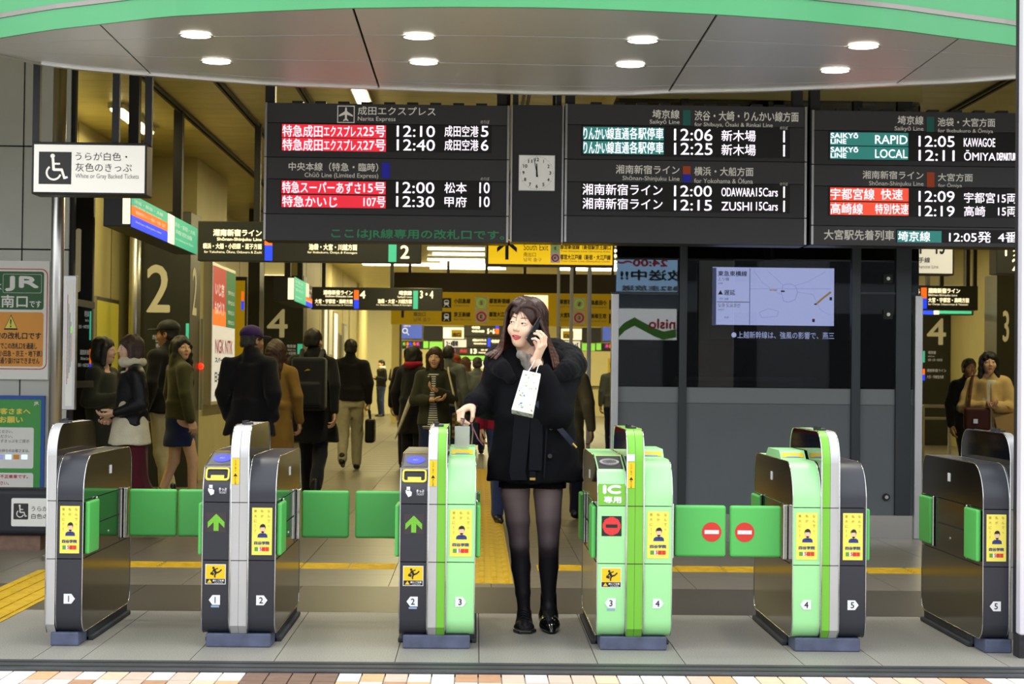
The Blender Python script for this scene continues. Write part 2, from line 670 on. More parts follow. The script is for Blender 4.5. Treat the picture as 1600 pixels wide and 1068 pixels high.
# ------------------------------------------------------------------ shell of the concourse
ZI = 3.65
struct('ceiling', MB().box(-10, 14, 10.6, 62, ZI, ZI + .2), 'ceiling_joint')
ceil = bpy.data.objects['ceiling']
y = 11.0
while y < 36:
    obj('ceiling_board', MB().box(-4.2, 9.4, y + .004, y + .296, ZI - .02, ZI), 'ceiling_board', ceil)
    y += .3
obj('ceiling_field', MB().box(-10, 14, 36.1, 61.9, ZI - .02, ZI), 'ceiling_board', ceil)
for i, X in enumerate((-2.72, -2.15, -1.5, .4, 2.4, 4.2, 6.0, 7.6)):
    o = obj('ceiling_track', MB().box(X - .035, X - .012, 11, 36, ZI - .045, ZI - .015).box(X + .012, X + .035, 11, 36, ZI - .045, ZI - .015), 'track_dark', ceil)
struct('wall_front', MB().box(-10, 14, 10.4, 10.6, 3.25, 9), 'wall_grey')  # unseen facade over the canopy, put in to block sky light
struct('roof_slab', MB().box(-10, 14, 10.6, 62, 4.2, 4.5), 'wall_grey')

# grey panelled wall on the left
YL = 13.3
struct('wall_left', MB().box(-7.5, at(112, 500, YL).x, YL + .03, YL + .09, 0, ZI), 'joint_black')
wl = bpy.data.objects['wall_left']
xa, xb, xc, xd = -7.5, at(38, 150, YL).x, at(86, 150, YL).x, at(112, 150, YL).x
zA, zB, zC = at(20, 228, YL).z, at(20, 389, YL).z, ZI
for (a, b) in ((xa, xb), (xb, xc), (xc, xd)):
    for (c, d) in ((0, zB), (zB, zA), (zA, zC)):
        obj('wall_panel', MB().box(a + .006, b - .006, YL, YL + .03, c + .006, d - .006), 'wall_grey', wl)
obj('base_strip', MB().box(xa, xd, YL - .01, YL, 0, .12), 'dark_metal', wl)
struct('wall_side_left', MB().box(-7.9, -7.5, 8, YL + .4, 0, ZI), 'wall_grey')
for k_, (a, b) in enumerate(((YL + .4, 31.99), (32.02, 52))):
    struct('wall_passage_left' if k_ == 0 else 'wall_passage_left_%d' % (k_ + 1), MB().box(-4.1 if k_ == 0 else -3.5, -3.85 if k_ == 0 else -3.2, a, b, 0, ZI), 'wall_cream')
struct('wall_pier', MB().box(-3.85, -3.14, 19.75, 22.1, 0, ZI), 'wall_cream')
struct('wall_passage_right', MB().box(8.9, 9.1, YL + .4, 52, 0, ZI), 'wall_cream')
struct('wall_side_right', MB().box(6.2, 9.1, 13.6, YL + .4, 0, ZI), 'wall_grey')
struct('wall_outer_right', MB().box(6.2, 6.4, 8, 13.6, 0, ZI), 'wall_grey')
struct('wall_end', MB().box(-10, 14, 54, 54.3, 0, ZI), 'wall_far')
# panel joints on the cream wall
wc = bpy.data.objects['wall_passage_left']
for y in (15.0, 17.0, 18.6, 23.0, 24.6, 26.6, 28.6, 33, 36, 39, 42):
    obj('wall_joint', MB().box(*((-3.852, -3.846) if y < 32 else (-3.202, -3.196)), y, y + .012, 0, ZI - .03), 'track_dark', wc)


def ceil_light(X, Y, L, W=.14, es=None, en=60, col=(1, .87, .43), label=''):
    t = thing('strip_light', label, 'ceiling lamp', (X, Y, ZI - .09), 'strip lights on the concourse ceiling')
    obj('lamp_housing', MB().box(X - W / 2, X + W / 2, Y - L / 2, Y + L / 2, ZI - .07, ZI - .02), 'lamp_rim', t)
    obj('lamp_tube', MB().box(X - W / 2 + .02, X + W / 2 - .02, Y - L / 2 + .02, Y + L / 2 - .02, ZI - .09, ZI - .07), 'tube_light', t)
    ld = bpy.data.lights.new('strip_lamp', 'AREA')
    ld.shape = 'RECTANGLE'
    ld.size, ld.size_y = W, L
    ld.energy = en
    ld.color = col
    lo = bpy.data.objects.new('lamp_light', ld)
    COL.objects.link(lo)
    lo.parent = t
    lo.location = (0, 0, -.01)
    return t


rows = [(-1.0, 15.2), (-1.0, 19.2), (-1.0, 23.2), (-1.0, 26.6), (-1.0, 29.9), (5.2, 15.4), (5.6, 22), (5.6, 27), (5.6, 32), (7.6, 29), (-3.25, 16.6)]  # last one is an added fill to brighten the left cream wall
for i, (X, Y) in enumerate(rows):
    ceil_light(X, Y, 2.4 if X > -2 else 1.6, en=46, label='long strip light on the %s concourse ceiling, %s from the gates' % ('left' if X < 2 else 'right', ['first', 'second', 'third', 'fourth', 'fifth', 'first', 'second', 'third', 'fourth', 'side one', 'added left-wall fill, back'][i]))
# bright bay far back: cross-wise tubes
for j, (y_, x0, x1) in enumerate([(381, 663, 757), (391, 668, 757), (399, 676, 757), (408, 668, 757), (413, 688, 757), (421, 672, 790)]):
    Yb = (ZI - .1 - CAM_H) * F_PX / (585 - y_)
    a, b = at(x0, y_, Yb), at(x1, y_, Yb)
    t = thing('cross_light', 'thin bright light tube across the ceiling bay, %s of six from the gates' % ['first', 'second', 'third', 'fourth', 'fifth', 'last'][j], 'ceiling lamp', ((a.x + b.x) / 2, Yb, ZI - .1), 'cross tubes in the far ceiling bay')
    obj('lamp_tube', MB().box(a.x, b.x, Yb - .03, Yb + .03, ZI - .1, ZI - .06), 'tube_light', t)
    obj('lamp_housing', MB().box(a.x, b.x, Yb - .06, Yb + .06, ZI - .06, ZI - .02), 'lamp_rim', t)
for X, Y, E in ((-6, 44, 300), (1, 44, 300), (7, 44, 250), (-1, 38.5, 130), (-1, 50, 200)):
    ld = bpy.data.lights.new('hall_lamp', 'AREA')
    ld.shape = 'RECTANGLE'
    ld.size, ld.size_y = 3.0, .5
    ld.energy = E
    ld.color = (1, .89, .5)
    t = thing('hall_light', 'wide light panel on the ceiling of the far hall, %s' % {-6: 'left end', 1: 'middle', 7: 'right end', -1: ('near the yellow band sign' if Y < 40 else 'beside the end wall')}[X], 'ceiling lamp', (X, Y, ZI - .05))
    obj('lamp_panel', MB().box(X - 1.5, X + 1.5, Y - .25, Y + .25, ZI - .05, ZI - .021), 'tube_light', t)
    lo = bpy.data.objects.new('lamp_light', ld)
    COL.objects.link(lo)
    lo.parent = t
    lo.location = (0, 0, -.01)

# ------------------------------------------------------------------ glass office
YO = 13.7
OX0, OX1 = at(957, 700, YO).x, at(1437, 700, YO).x
OYB = 23.5
office = thing('station_office', 'glass-fronted dark station office behind the right gates', 'office', ((OX0 + OX1) / 2, YO, 0))
obj('kick_plate', MB().box(OX0, OX1, YO - .02, YO + .04, 0, at(1200, 803, YO).z), 'steel_brushed', office)
zk = at(1200, 803, YO).z
zf = at(1200, 631, YO).z
mat('frost_band', '#868d92', .5)
zb_ = at(1200, 606, YO).z
xm = [at(x, 600, YO).x for x in (960, 1066, 1335, 1403, 1434)]
for a, b in zip(xm[:-1], xm[1:]):
    obj('lower_panel', MB().box(a + .01, b - .01, YO, YO + .01, zk, zf), 'frost', office)
    obj('glass_pane', MB().box(a + .01, b - .01, YO, YO + .01, zb_ + .004, 3.4), 'glass_office', office)
    obj('frosted_band', MB().box(a + .01, b - .01, YO, YO + .01, zf + .003, zb_), 'frost_band', office)
for x0, x1, m in ((1060, 1072, 'mullion'), (1329, 1343, 'mullion'), (1398, 1422, 'mullion')):
    a, b = at(x0, 600, YO).x, at(x1, 600, YO).x
    obj('mullion', MB().box(a, b, YO - .03, YO + .05, zk, 3.4), m, office, bevel=.004)
for x0, x1, yt in ((954, 965, 459), (1427, 1439, 462)):
    a, b = at(x0, 600, YO).x, at(x1, 600, YO).x
    obj('corner_post', MB().box(a, b, YO - .05, YO + .05, 0, at(x0, yt, YO).z), 'alu', office, bevel=.004)
for x0, x1 in ((955, 1060), (1343, 1430)):
    a, b = at(x0, 457, YO).x, at(x1, 457, YO).x
    obj('transom', MB().box(a, b, YO - .012, YO + .02, at(x0, 459, YO).z, at(x0, 456, YO).z), 'mullion', office)
# side glazing along the passage
ys = [YO + .06 + k * (OYB - YO) / 3 for k in range(4)]
for a, b in zip(ys[:-1], ys[1:]):
    obj('side_pane', MB().box(OX0 + .02, OX0 + .03, a + .01, b - .01, .05, 3.0), 'glass_side', office)
    obj('side_post', MB().box(OX0, OX0 + .03, b - .006, b + .006, 0, 3.4), 'alu', office)
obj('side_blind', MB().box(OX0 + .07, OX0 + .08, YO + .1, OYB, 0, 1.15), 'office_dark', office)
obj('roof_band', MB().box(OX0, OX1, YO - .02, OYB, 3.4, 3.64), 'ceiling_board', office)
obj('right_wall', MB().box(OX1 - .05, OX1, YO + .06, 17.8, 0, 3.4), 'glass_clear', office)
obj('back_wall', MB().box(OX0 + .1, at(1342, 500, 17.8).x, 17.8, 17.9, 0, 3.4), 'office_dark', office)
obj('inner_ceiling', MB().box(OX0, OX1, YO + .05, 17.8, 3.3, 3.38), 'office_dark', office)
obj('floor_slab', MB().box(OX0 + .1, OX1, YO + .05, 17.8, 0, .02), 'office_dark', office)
# ------------------------------------------------------------------ sign materials
mat('board_face', '#39383e', .5, noise=.05, ns=3)
mat('board_head', '#46454b', .45, noise=.05, ns=3)
mat('led_bed', '#1b1a1e', .6)
mat('print_grey', '#c2bfb6', .6, emit='#c2bfb6', es=.42)  # emission added to lift the printed lettering, not a light source
mat('print_green', '#3f9468', .6, emit='#3f9468', es=.12)
mat('led_white', '#ffffff', .6, emit='#fbf0ff', es=1.15)
mat('led_red', '#e6394a', .6, emit='#e4283a', es=.8)
mat('led_teal', '#3b938c', .6, emit='#38908a', es=.45)
mat('led_orange', '#f05a44', .6, emit='#ee4f38', es=.8)
mat('print_teal', '#2a7b77', .6)
mat('print_navy', '#2024a8', .6, emit='#2024a8', es=.25)  # small emission added to brighten the printed block
mat('print_orange', '#d4582a', .6)
mat('white_lit', '#e8e6de', .5, emit='#fffaf0', es=.4)
mat('white_print', '#f0efe9', .5)
mat('ink', '#1f1f22', .6)
mat('ink_grey', '#77757a', .6)
mat('sign_dark', '#2d2e2c', .45, noise=.05, ns=4)
mat('cream_lit', '#fff4cf', .5, emit='#fff1c4', es=1.2)
mat('orange_lit', '#ff7a2a', .5, emit='#ff7020', es=.75)
mat('blue_lit', '#2a49ff', .5, emit='#2344ff', es=.9)
mat('teal_lit', '#4fc7a5', .5, emit='#3fbd9a', es=.55)
mat('yellow_lit', '#f5c713', .5, emit='#f2c20c', es=.75)
mat('yellow_dim', '#b8930f', .6, emit='#b8930c', es=.3)
mat('brown_band', '#3a3328', .6)
mat('jr_green', '#205e2a', .45)
mat('orange_print', '#eda03a', .5, noise=.03, ns=5)
mat('red_print', '#c22a3c', .5)
mat('notice_green', '#49a24e', .5)
mat('notice_blue', '#2d58ab', .5)
mat('notice_yellow', '#f0e05a', .5)
mat('poster_yellow', '#f4e24b', .45)
mat('barrier_black', '#22242c', .6, noise=.1, ns=6)
mat('screen', '#c7c6e8', .3, emit='#c9c6f2', es=2.8)
mat('screen_dim', '#8f93c9', .3, emit='#8c90cc', es=.6)
mat('screen_blue', '#4a63b8', .3, emit='#455fc0', es=.6)
mat('red_lit', '#c03a3a', .5, emit='#c43838', es=.5)
mat('green_lit', '#7fc24a', .5, emit='#86d04a', es=.8)
mat('magenta_lit', '#e83ab0', .5, emit='#e83ab0', es=.8)
mat('leaf_green', '#5d9e3c', .5)
mat('sky_blue', '#9dc4e8', .5, emit='#9dc4e8', es=2.2)  # glow added so the daylit billboard shows up in the office glass
mat('board_white', '#f2f2f2', .5, emit='#f2f2f2', es=2.2)  # same added glow, to strengthen the reflection

YB = 12.8


def departure_board(name, label, x0, y0, x1, y1, seams, leds, panels, texts, posts, trims, cat='departure board'):
    c, w, h = plane_box(x0, y0, x1, y1, YB)
    t = thing(name, label, cat, (c.x, YB + .12, c.z - h / 2))
    X0, X1, Z0, Z1 = c.x - w / 2, c.x + w / 2, c.z - h / 2, c.z + h / 2
    obj('housing', MB().box(X0, X1, YB + .02, YB + .26, Z0, Z1), 'dark_metal', t, bevel=.004)
    # face panels between the seams
    zs = [Z1] + [at((x0 + x1) / 2, s, YB).z for s in seams] + [Z0]
    for k, (a, b) in enumerate(zip(zs[:-1], zs[1:])):
        obj('face_panel', MB().box(X0 + .004, X1 - .004, YB, YB + .02, b + .003, a - .003), 'board_head' if k % 2 == 0 else 'board_face', t)
    for q in leds:
        ppanel(t, 'led_row', q[0], q[1], q[2], q[3], YB, 'led_bed', th=.003)
    for q in panels:
        ppanel(t, 'colour_block', q[0], q[1], q[2], q[3], YB - .003, q[4], th=.001)
    for q in texts:
        ptext(t, q[0], q[1], q[2], q[3], q[4], YB, q[5], bold=q[6] if len(q) > 6 else 0, lift=.0065)
    for px in trims:
        a = at(px, (y0 + y1) / 2, YB).x
        for (z1, z0) in zip(zs[:-1:2], zs[2::2] + ([Z0] if len(zs) % 2 == 0 else [])):
            obj('edge_trim', MB().box(a - .008, a + .008, YB - .008, YB + .1, z0 + .006, z1 - .002), 'alu', t)
    for px in posts:
        a = at(px, y0, YB).x
        obj('hanger', MB().box(a - .035, a + .035, YB + .08, YB + .18, Z1, ZI - .02), 'post_black', t)
        obj('hanger_cap', MB().box(a - .06, a + .06, YB + .03, YB + .23, ZI - .05, ZI - .02), 'post_black', t)
    # small clips along the top edge
    k = x0 + 50
    while k < x1 - 20:
        a = at(k, y0, YB).x
        obj('top_clip', MB().box(a - .04, a + .04, YB + .02, YB + .1, Z1, Z1 + .016), 'post_black', t)
        k += 36
    return t


G, W_ = 'print_grey', 'led_white'
B1 = .0004
tx = [('成田エクスプレス', 559, 167, 680.5, 180.5, 'print_grey', B1), ('Narita Express', 559, 182.5, 618, 191, 'print_grey'), ('のりば', 751, 188, 764.5, 193.5, G),
      ('中央本線（特急・臨時）', 451, 254, 591, 267.5, G, .0008), ('Chūō Line (Limited Express)', 476, 270, 591, 279.5, G), ('のりば', 751, 277, 764.5, 282, G),
      ('ここはJR線専用の改札口です。', 517.5, 358, 788, 375.5, 'print_green', .002)]
for y0, y1, tm, num in ((195.5, 214, '12:10', '5'), (217, 235.5, '12:40', '6')):
    tx += [('特急成田', 441.5, y0, 504, y1, W_, B1), ('エクスプレス', 506, y0 + 1.5, 566, y1 - .5, W_, B1), (('25' if num == '5' else '27') + '号', 567.5, y0 + 1, 602, y1, W_, B1), (tm, 620, y0 + 1, 679.5, y1, W_, B1), ('成田空港', 694.5, y0 + 1, 747.5, y1, W_, B1), (num, 751.5, y0 + 1.5, 763, y1, W_, B1)]
for y0, y1, tr, n1, x2, tm, ds in ((284, 302, '特急スーパーあずさ', '15号', 564, '12:00', '松本'), (306, 323.5, '特急かいじ', '107号', 527, '12:30', '甲府')):
    tx += [(tr, 441, y0, x2, y1, W_, B1), (n1, 568, y0 + 1, 602, y1, W_, B1), (tm, 619, y0 + .5, 678.5, y1, W_, B1), (ds, 694.5, y0 + 1, 729, y1, W_, B1), ('10', 749, y0 + 1, 765, y1, W_, B1)]
bL = departure_board('departure_board', 'departure board with four red train rows and a plane symbol, left of the clock', 414.5, 162, 795, 377.5,
                     (194, 247.5, 281.5, 336), [(438, 194.5, 768, 237), (438, 282.5, 768, 326)],
                     [(440.5, 194.7, 603, 214.7, 'led_red'), (440.5, 216, 603, 235.8, 'led_red'), (440, 283, 602.5, 302.7, 'led_red'), (440, 305, 602.5, 324.2, 'led_red'), (596.5, 254.5, 609, 278, 'print_navy')],
                     tx, (420, 784), (414.5, 793.5))
# plane symbol in a square outline
mb = MB()
c, w, h = plane_box(527, 165, 554, 192, YB)
s = w / 2
for a in ((-s, s, s - .006, s), (-s, s, -s, -s + .006), (-s, -s + .006, -s, s), (s - .006, s, -s, s)):
    mb.poly([(c.x + a[0], YB - .003, c.z + a[2]), (c.x + a[1], YB - .003, c.z + a[2]), (c.x + a[1], YB - .003, c.z + a[3]), (c.x + a[0], YB - .003, c.z + a[3])])
pl = [(0, .85), (.1, .7), (.12, .35), (.8, -.1), (.8, -.27), (.12, -.05), (.1, -.5), (.3, -.68), (.3, -.8), (0, -.7)]
pl = pl + [(-a, b) for a, b in pl[-2:0:-1]]
for sgn in (1, -1):
    half = [(sgn * abs(a), b) for a, b in pl[:10]]
    for tri in ((0, 1, 2, 9), (2, 3, 4, 5), (2, 5, 6, 9), (6, 7, 8, 9)):
        mb.poly([(c.x + half[i][0] * s, YB - .003, c.z + half[i][1] * s) for i in tri])
obj('plane_symbol', mb, 'print_grey', bL)

tx = [('埼京線', 1019, 171.5, 1061.5, 185.5, G, .0008), ('Saikyō Line', 1015, 187, 1061.5, 195.5, G), ('渋谷・大崎・りんかい線方面', 1085, 174, 1247.5, 189.5, G, .0008), ('for Shibuya, Ōsaki & Rinkai Line', 1085, 190, 1207, 200, G), ('のりば', 1218.5, 197.5, 1230.5, 202.5, G),
      ('湘南新宿ライン', 962, 258, 1061.5, 272, G, .0008), ('Shōnan-Shinjuku Line', 972.5, 275, 1061.5, 284, G), ('横浜・大船方面', 1084.5, 261, 1177, 275, G, .0008), ('for Yokohama & Ōfuna', 1084.5, 277, 1176, 286.5, G), ('のりば', 1218.5, 285, 1230.5, 290, G)]
for y0, y1, tm in ((199.5, 218, '12:06'), (221.5, 240, '12:25')):
    tx += [('りんかい', 911.5, y0, 948, y1, W_, B1), ('線直通', 948.5, y0, 982.5, y1, W_, B1), ('各駅停車', 983.5, y0, 1036.5, y1, W_, B1), (tm, 1053, y0 + 2, 1113, y1 + 2, W_, B1), ('新木場', 1127, y0 + 4, 1180.5, y1 + 3, W_, B1), ('1', 1221.5, y0 + 5, 1228, y1 + 4.5, W_, B1)]
for y0, y1, tm, ds, x2 in ((287.5, 305, '12:00', 'ODAWARA', 1179), (309.5, 327, '12:15', 'ZUSHI', 1174.5)):
    tx += [('湘南新宿ライン', 910, y0, 1035, y1, W_, B1), (tm, 1053, y0 + 2.5, 1112, y1 + 2, W_, B1), (ds, 1127, y0 + 6, x2, y1 + 2, W_, B1), ('15Cars', 1181, y0 + 6, 1215, y1 + 2, W_, B1), ('1', 1221.5, y0 + 4, 1228, y1 + 4, W_, B1)]
departure_board('departure_board', 'departure board with two teal rows and two white rows, right of the clock', 882, 164, 1260, 381,
                (197, 251, 286, 339), [(908, 198, 1234, 245), (908, 287, 1234, 331)],
                [(911, 198.7, 1037, 218.7, 'led_teal'), (911, 221, 1037, 240.5, 'led_teal'), (1067, 172, 1079, 196, 'print_teal'), (1067, 259.5, 1079, 272, 'print_orange'), (1067, 272, 1079, 284, 'print_navy')],
                tx, (892, 1250), (884, 1258.5))

tx = [('埼京線', 1402, 181, 1442.5, 195, G, .0008), ('Saikyō Line', 1397.5, 197.5, 1442.5, 206, G), ('池袋・大宮方面', 1464.5, 184.5, 1554.5, 198, G, .0008), ('for Ikebukuro & Ōmiya', 1465, 200, 1551, 209, G),
      ('湘南新宿ライン', 1347.5, 267, 1442.5, 280, G, .0008), ('Shōnan-Shinjuku Line', 1357.5, 283, 1442.5, 292, G), ('大宮方面', 1465, 271, 1519.5, 283.5, G, .0008), ('for Ōmiya', 1465.5, 285.5, 1502.5, 294, G),
      ('大宮駅先着列車', 1287, 359, 1397, 375, G, .0012), ('埼京線', 1402.5, 361.5, 1453, 377, W_, B1), ('12:05発', 1482.5, 361.5, 1548, 379, W_, B1), ('4番線', 1559, 362, 1612, 379, W_, B1)]
for y0, y1, a, tm in ((207.5, 226, 'RAPID', '12:05'), (229.5, 248, 'LOCAL', '12:11')):
    tx += [('SAIKYō', 1297.5, y0, 1340.5, y0 + 8.5, W_, .001), ('LINE', 1297.5, y0 + 9.5, 1322, y0 + 17, W_, .001), (a, 1367, y0 + 4, 1417.5, y1 - 1, W_, B1), (tm, 1435, y0 + 5, 1491, y1 + 3.5, W_, B1)]
tx += [('KAWAGOE', 1505.5, 216, 1554.5, 229.5, W_, B1), ('ŌMIYA', 1506, 235, 1555, 251, W_, B1), ('DEPARTURE', 1557, 239, 1590, 251, W_, .001)]
for y0, y1, tr, x2, ex, e0, e1, tm in ((294.5, 312, '宇都宮線', 1366, '快速', 1376, 1410, '12:09'), (317.5, 334.5, '高崎線', 1348, '特別快速', 1367, 1419, '12:19')):
    tx += [(tr, 1297.5, y0, x2, y1, W_, B1), (ex, e0, y0 + 1, e1, y1, W_, B1), (tm, 1435, y0 + 4, 1491, y1 + 3.5, W_, B1)]
tx += [('宇都宮15両', 1506, 301, 1588, 317.5, W_, B1), ('高崎', 1506, 322, 1539, 338, W_, B1), ('15両', 1559, 323, 1588, 338, W_, B1)]
departure_board('departure_board', 'departure board with teal rapid row and orange rows at the right edge of the picture', 1266, 174, 1650, 385,
                (206, 259.5, 292.5, 354.5), [(1294, 206.5, 1640, 252), (1294, 293.5, 1640, 339), (1400, 359, 1640, 379.5)],
                [(1297, 207, 1419, 227.5, 'led_teal'), (1297, 229, 1419, 249, 'led_teal'), (1297, 293.5, 1419.5, 314, 'led_orange'), (1297, 316, 1419.5, 336, 'led_orange'), (1402, 360.5, 1471, 378.5, 'led_teal'), (1448, 182.5, 1459.5, 206, 'print_teal'), (1448, 269, 1460, 292.5, 'print_orange')],
                tx, (1277,), (1269.5,))

# clock panel between the first two boards
c, w, h = plane_box(799, 164, 880, 378, YB)
ck = thing('clock_panel', 'narrow dark panel holding the square white clock between two departure boards', 'panel', (c.x, YB + .12, c.z - h / 2))
obj('housing', MB().box(c.x - w / 2, c.x + w / 2, YB + .02, YB + .26, c.z - h / 2, c.z + h / 2), 'dark_metal', ck)
obj('face_panel', MB().box(c.x - w / 2 + .01, c.x + w / 2 - .01, YB, YB + .02, c.z - h / 2, c.z + h / 2), 'board_face', ck)
for px in (799, 879):
    a = at(px, 270, YB).x
    obj('edge_trim', MB().box(a - .006, a + .006, YB - .008, YB + .1, c.z - h / 2, c.z + h / 2), 'alu', ck)
a = at(880, 164, YB).x
for px in (806, 874):
    a = at(px, 164, YB).x
    obj('hanger', MB().box(a - .02, a + .02, YB + .08, YB + .18, c.z + h / 2, ZI - .02), 'post_black', ck)
c, w, h = plane_box(811, 243.5, 866, 297.5, YB)
cl = thing('wall_clock', 'square white clock showing two minutes to twelve', 'clock', (c.x, YB - .02, c.z - h / 2))
mat('clock_white', '#e9e9e4', .4, emit='#e9e9e4', es=.25)
obj('clock_case', MB().box(c.x - w / 2 - .004, c.x + w / 2 + .004, YB - .02, YB, c.z - h / 2 - .004, c.z + h / 2 + .004), 'alu', cl)
obj('dial', MB().box(c.x - w / 2, c.x + w / 2, YB - .023, YB - .02, c.z - h / 2, c.z + h / 2), 'clock_white', cl)
for k in range(12):
    a = PI / 2 - 2 * PI * (k + 1) / 12
    r = w * .38
    lettering(cl, str(k + 1), Vector((c.x + r * math.cos(a), YB - .023, c.z + r * math.sin(a))), .03 if k > 8 else .016, .026, 'ink', lift=.001, name='numeral', bold=.0012)
mb = MB()
for k in range(60):
    a = 2 * PI * k / 60
    r0, r1 = w * .455, w * .475
    e = Vector((math.cos(a), 0, math.sin(a)))
    p = Vector((-e.z, 0, e.x)) * (.0022 if k % 5 == 0 else .001)
    q = Vector((c.x, YB - .0243, c.z))
    mb.poly([q + e * r0 - p, q + e * r1 - p, q + e * r1 + p, q + e * r0 + p])
obj('minute_marks', mb, 'ink', cl)


def hand(a, r, wd, name, back=.03):
    e = Vector((math.sin(a), 0, math.cos(a)))
    p = Vector((e.z, 0, -e.x)) * wd
    q = Vector((c.x, YB - .03, c.z))
    obj(name, MB().prism([q - e * back - p, q + e * r - p * .6, q + e * r + p * .6, q - e * back + p], (0, .002, 0)), 'ink', cl)


hand(math.radians(-12), w * .42, .0035, 'minute_hand')
hand(math.radians(-1), w * .26, .006, 'hour_hand')

# ------------------------------------------------------------------ lightbox with wheelchair symbol
def wheelchair(parent, c, s, m, u=(1, 0, 0), n=(0, -1, 0), lift=.002):
    """accessibility pictogram, s = height"""
    u, n = Vector(u).normalized(), Vector(n).normalized()
    up = Vector((0, 0, 1))
    o = Vector(c) + n * lift
    P = lambda x, y: o + u * (x * s) + up * (y * s)
    mb = MB()
    mb.disc(P(-.08, .40), .075 * s, u, up, 16)
    def bar(a, b, wd):
        a, b = Vector(P(*a)), Vector(P(*b))
        d = (b - a).normalized()
        q = n.cross(d) * wd * s
        mb.poly([a - q, b - q, b + q, a + q])
    bar((-.07, .33), (-.04, -.08), .045)
    bar((-.06, .14), (.17, .14), .032)
    bar((-.05, -.06), (.24, -.06), .045)
    bar((.22, -.03), (.33, -.36), .04)
    bar((.31, -.34), (.43, -.30), .035)
    mb.ring(P(-.04, -.16), .2 * s, .265 * s, u, up, 28, math.radians(125), math.radians(345))
    return obj('wheelchair_symbol', mb, m, parent)


YW = 10.95
c, w, h = plane_box(49, 222, 229, 304, YW)
lb = thing('lightbox_sign', 'lit white hanging sign with wheelchair symbol and ticket text', 'sign', (c.x, YW + .1, c.z - h / 2))
obj('case', MB().box(c.x - w / 2, c.x + w / 2, YW, YW + .2, c.z - h / 2, c.z + h / 2), 'dark_metal', lb, bevel=.008)
ppanel(lb, 'lit_face', 53, 226.5, 226, 300.5, YW, 'white_lit', th=.003)
ppanel(lb, 'symbol_plate', 60.5, 237, 111.5, 287.5, YW - .003, 'sign_dark', th=.001)
cc, ww, hh = plane_box(60.5, 237, 111.5, 287.5, YW)
wheelchair(lb, cc, hh * .92, 'white_lit', lift=.006)
ptext(lb, 'うらが白色・', 118, 238, 199, 251, YW, 'ink', lift=.005)
ptext(lb, '灰色のきっぷ', 118, 255, 206, 268.5, YW, 'ink', lift=.005)
ptext(lb, 'White or Gray Backed Tickets', 118, 271.5, 217, 281, YW, 'ink_grey', lift=.005)
for px in (57, 181, 232):
    a = at(px, 222, YW + .1).x
    obj('hanger', MB().box(a - .022, a + .022, YW + .08, YW + .125, c.z + h / 2 - .01, ZI - .02), 'post_black', lb)

# ------------------------------------------------------------------ signs on the left wall
YS = YL - .03
c, w, h = plane_box(-70, 407, 77.5, 592, YL)
sg = thing('gate_sign', 'white wall sign with green and orange fields and JR lettering', 'sign', (c.x, YL, c.z - h / 2))
obj('plate', MB().box(c.x - w / 2, c.x + w / 2, YS, YL, c.z - h / 2, c.z + h / 2), 'white_print', sg)


def rr_panel(parent, name, x0, y0, x1, y1, Y, m, r=.03, th=.001):
    c, w, h = plane_box(x0, y0, x1, y1, Y)
    return obj(name, MB().prism([(c.x + a, Y, c.z + b) for a, b in rrect(w, h, r)], (0, -th, 0)), m, parent)


rr_panel(sg, 'red_border', -66, 419, 74, 576.5, YS, 'red_print', .05)
rr_panel(sg, 'white_field', -64.5, 420.5, 72.5, 575, YS - .001, 'white_print', .045)
rr_panel(sg, 'green_field', -62, 423.5, 68.5, 483, YS - .002, 'jr_green', .02)
rr_panel(sg, 'orange_field', -62, 487, 67.5, 572, YS - .002, 'orange_print', .02)
rr_panel(sg, 'logo_outline', 4.5, 428, 65, 457.5, YS - .003, 'white_print', .012)
rr_panel(sg, 'logo_field', 5, 428.5, 64.5, 457, YS - .0035, 'jr_green', .012)
ptext(sg, 'JR', 8, 431, 61.5, 455, YS, 'white_print', bold=.006, lift=.006)
ptext(sg, 'ここは', -52, 441, 3, 453, YS, 'white_print', lift=.006)
ptext(sg, '新宿駅南口', -66, 460, 43.5, 480, YS, 'white_print', bold=.002, lift=.005)
ptext(sg, 'です', 46, 469.5, 64.5, 480, YS, 'white_print', bold=.001, lift=.005)
c1 = at(17, 515, YS)
c2 = at(6, 515, YS)
tri = (c1.x - c2.x)
obj('warning_triangle', MB().prism([(c1.x - tri, YS - .003, c1.z), (c1.x + tri, YS - .003, c1.z), (c1.x, YS - .003, c1.z + tri * 2.2)], (0, -.001, 0)), 'ink', sg)
obj('warning_triangle', MB().prism([(c1.x - tri * .82, YS - .004, c1.z + .012), (c1.x + tri * .82, YS - .004, c1.z + .012), (c1.x, YS - .004, c1.z + tri * 2)], (0, -.001, 0)), 'notice_yellow', sg)
ptext(sg, '!', 15.6, 498, 18.4, 511, YS, 'ink', lift=.006, bold=.0015)
ptext(sg, 'JR線の改札口です', -19, 518.5, 64.5, 531.5, YS, 'ink', bold=.0015, lift=.005)
ptext(sg, '切符でこの改札口を通過し', -11, 535, 58, 545, YS, 'ink', bold=.0008, lift=.005)
ptext(sg, '（小田急・京王・地下鉄）', -4, 547, 66, 557, YS, 'ink', bold=.0008, lift=.005)
ptext(sg, 'への通り抜けはできません', -12, 558, 62, 568, YS, 'ink', bold=.0008, lift=.005)

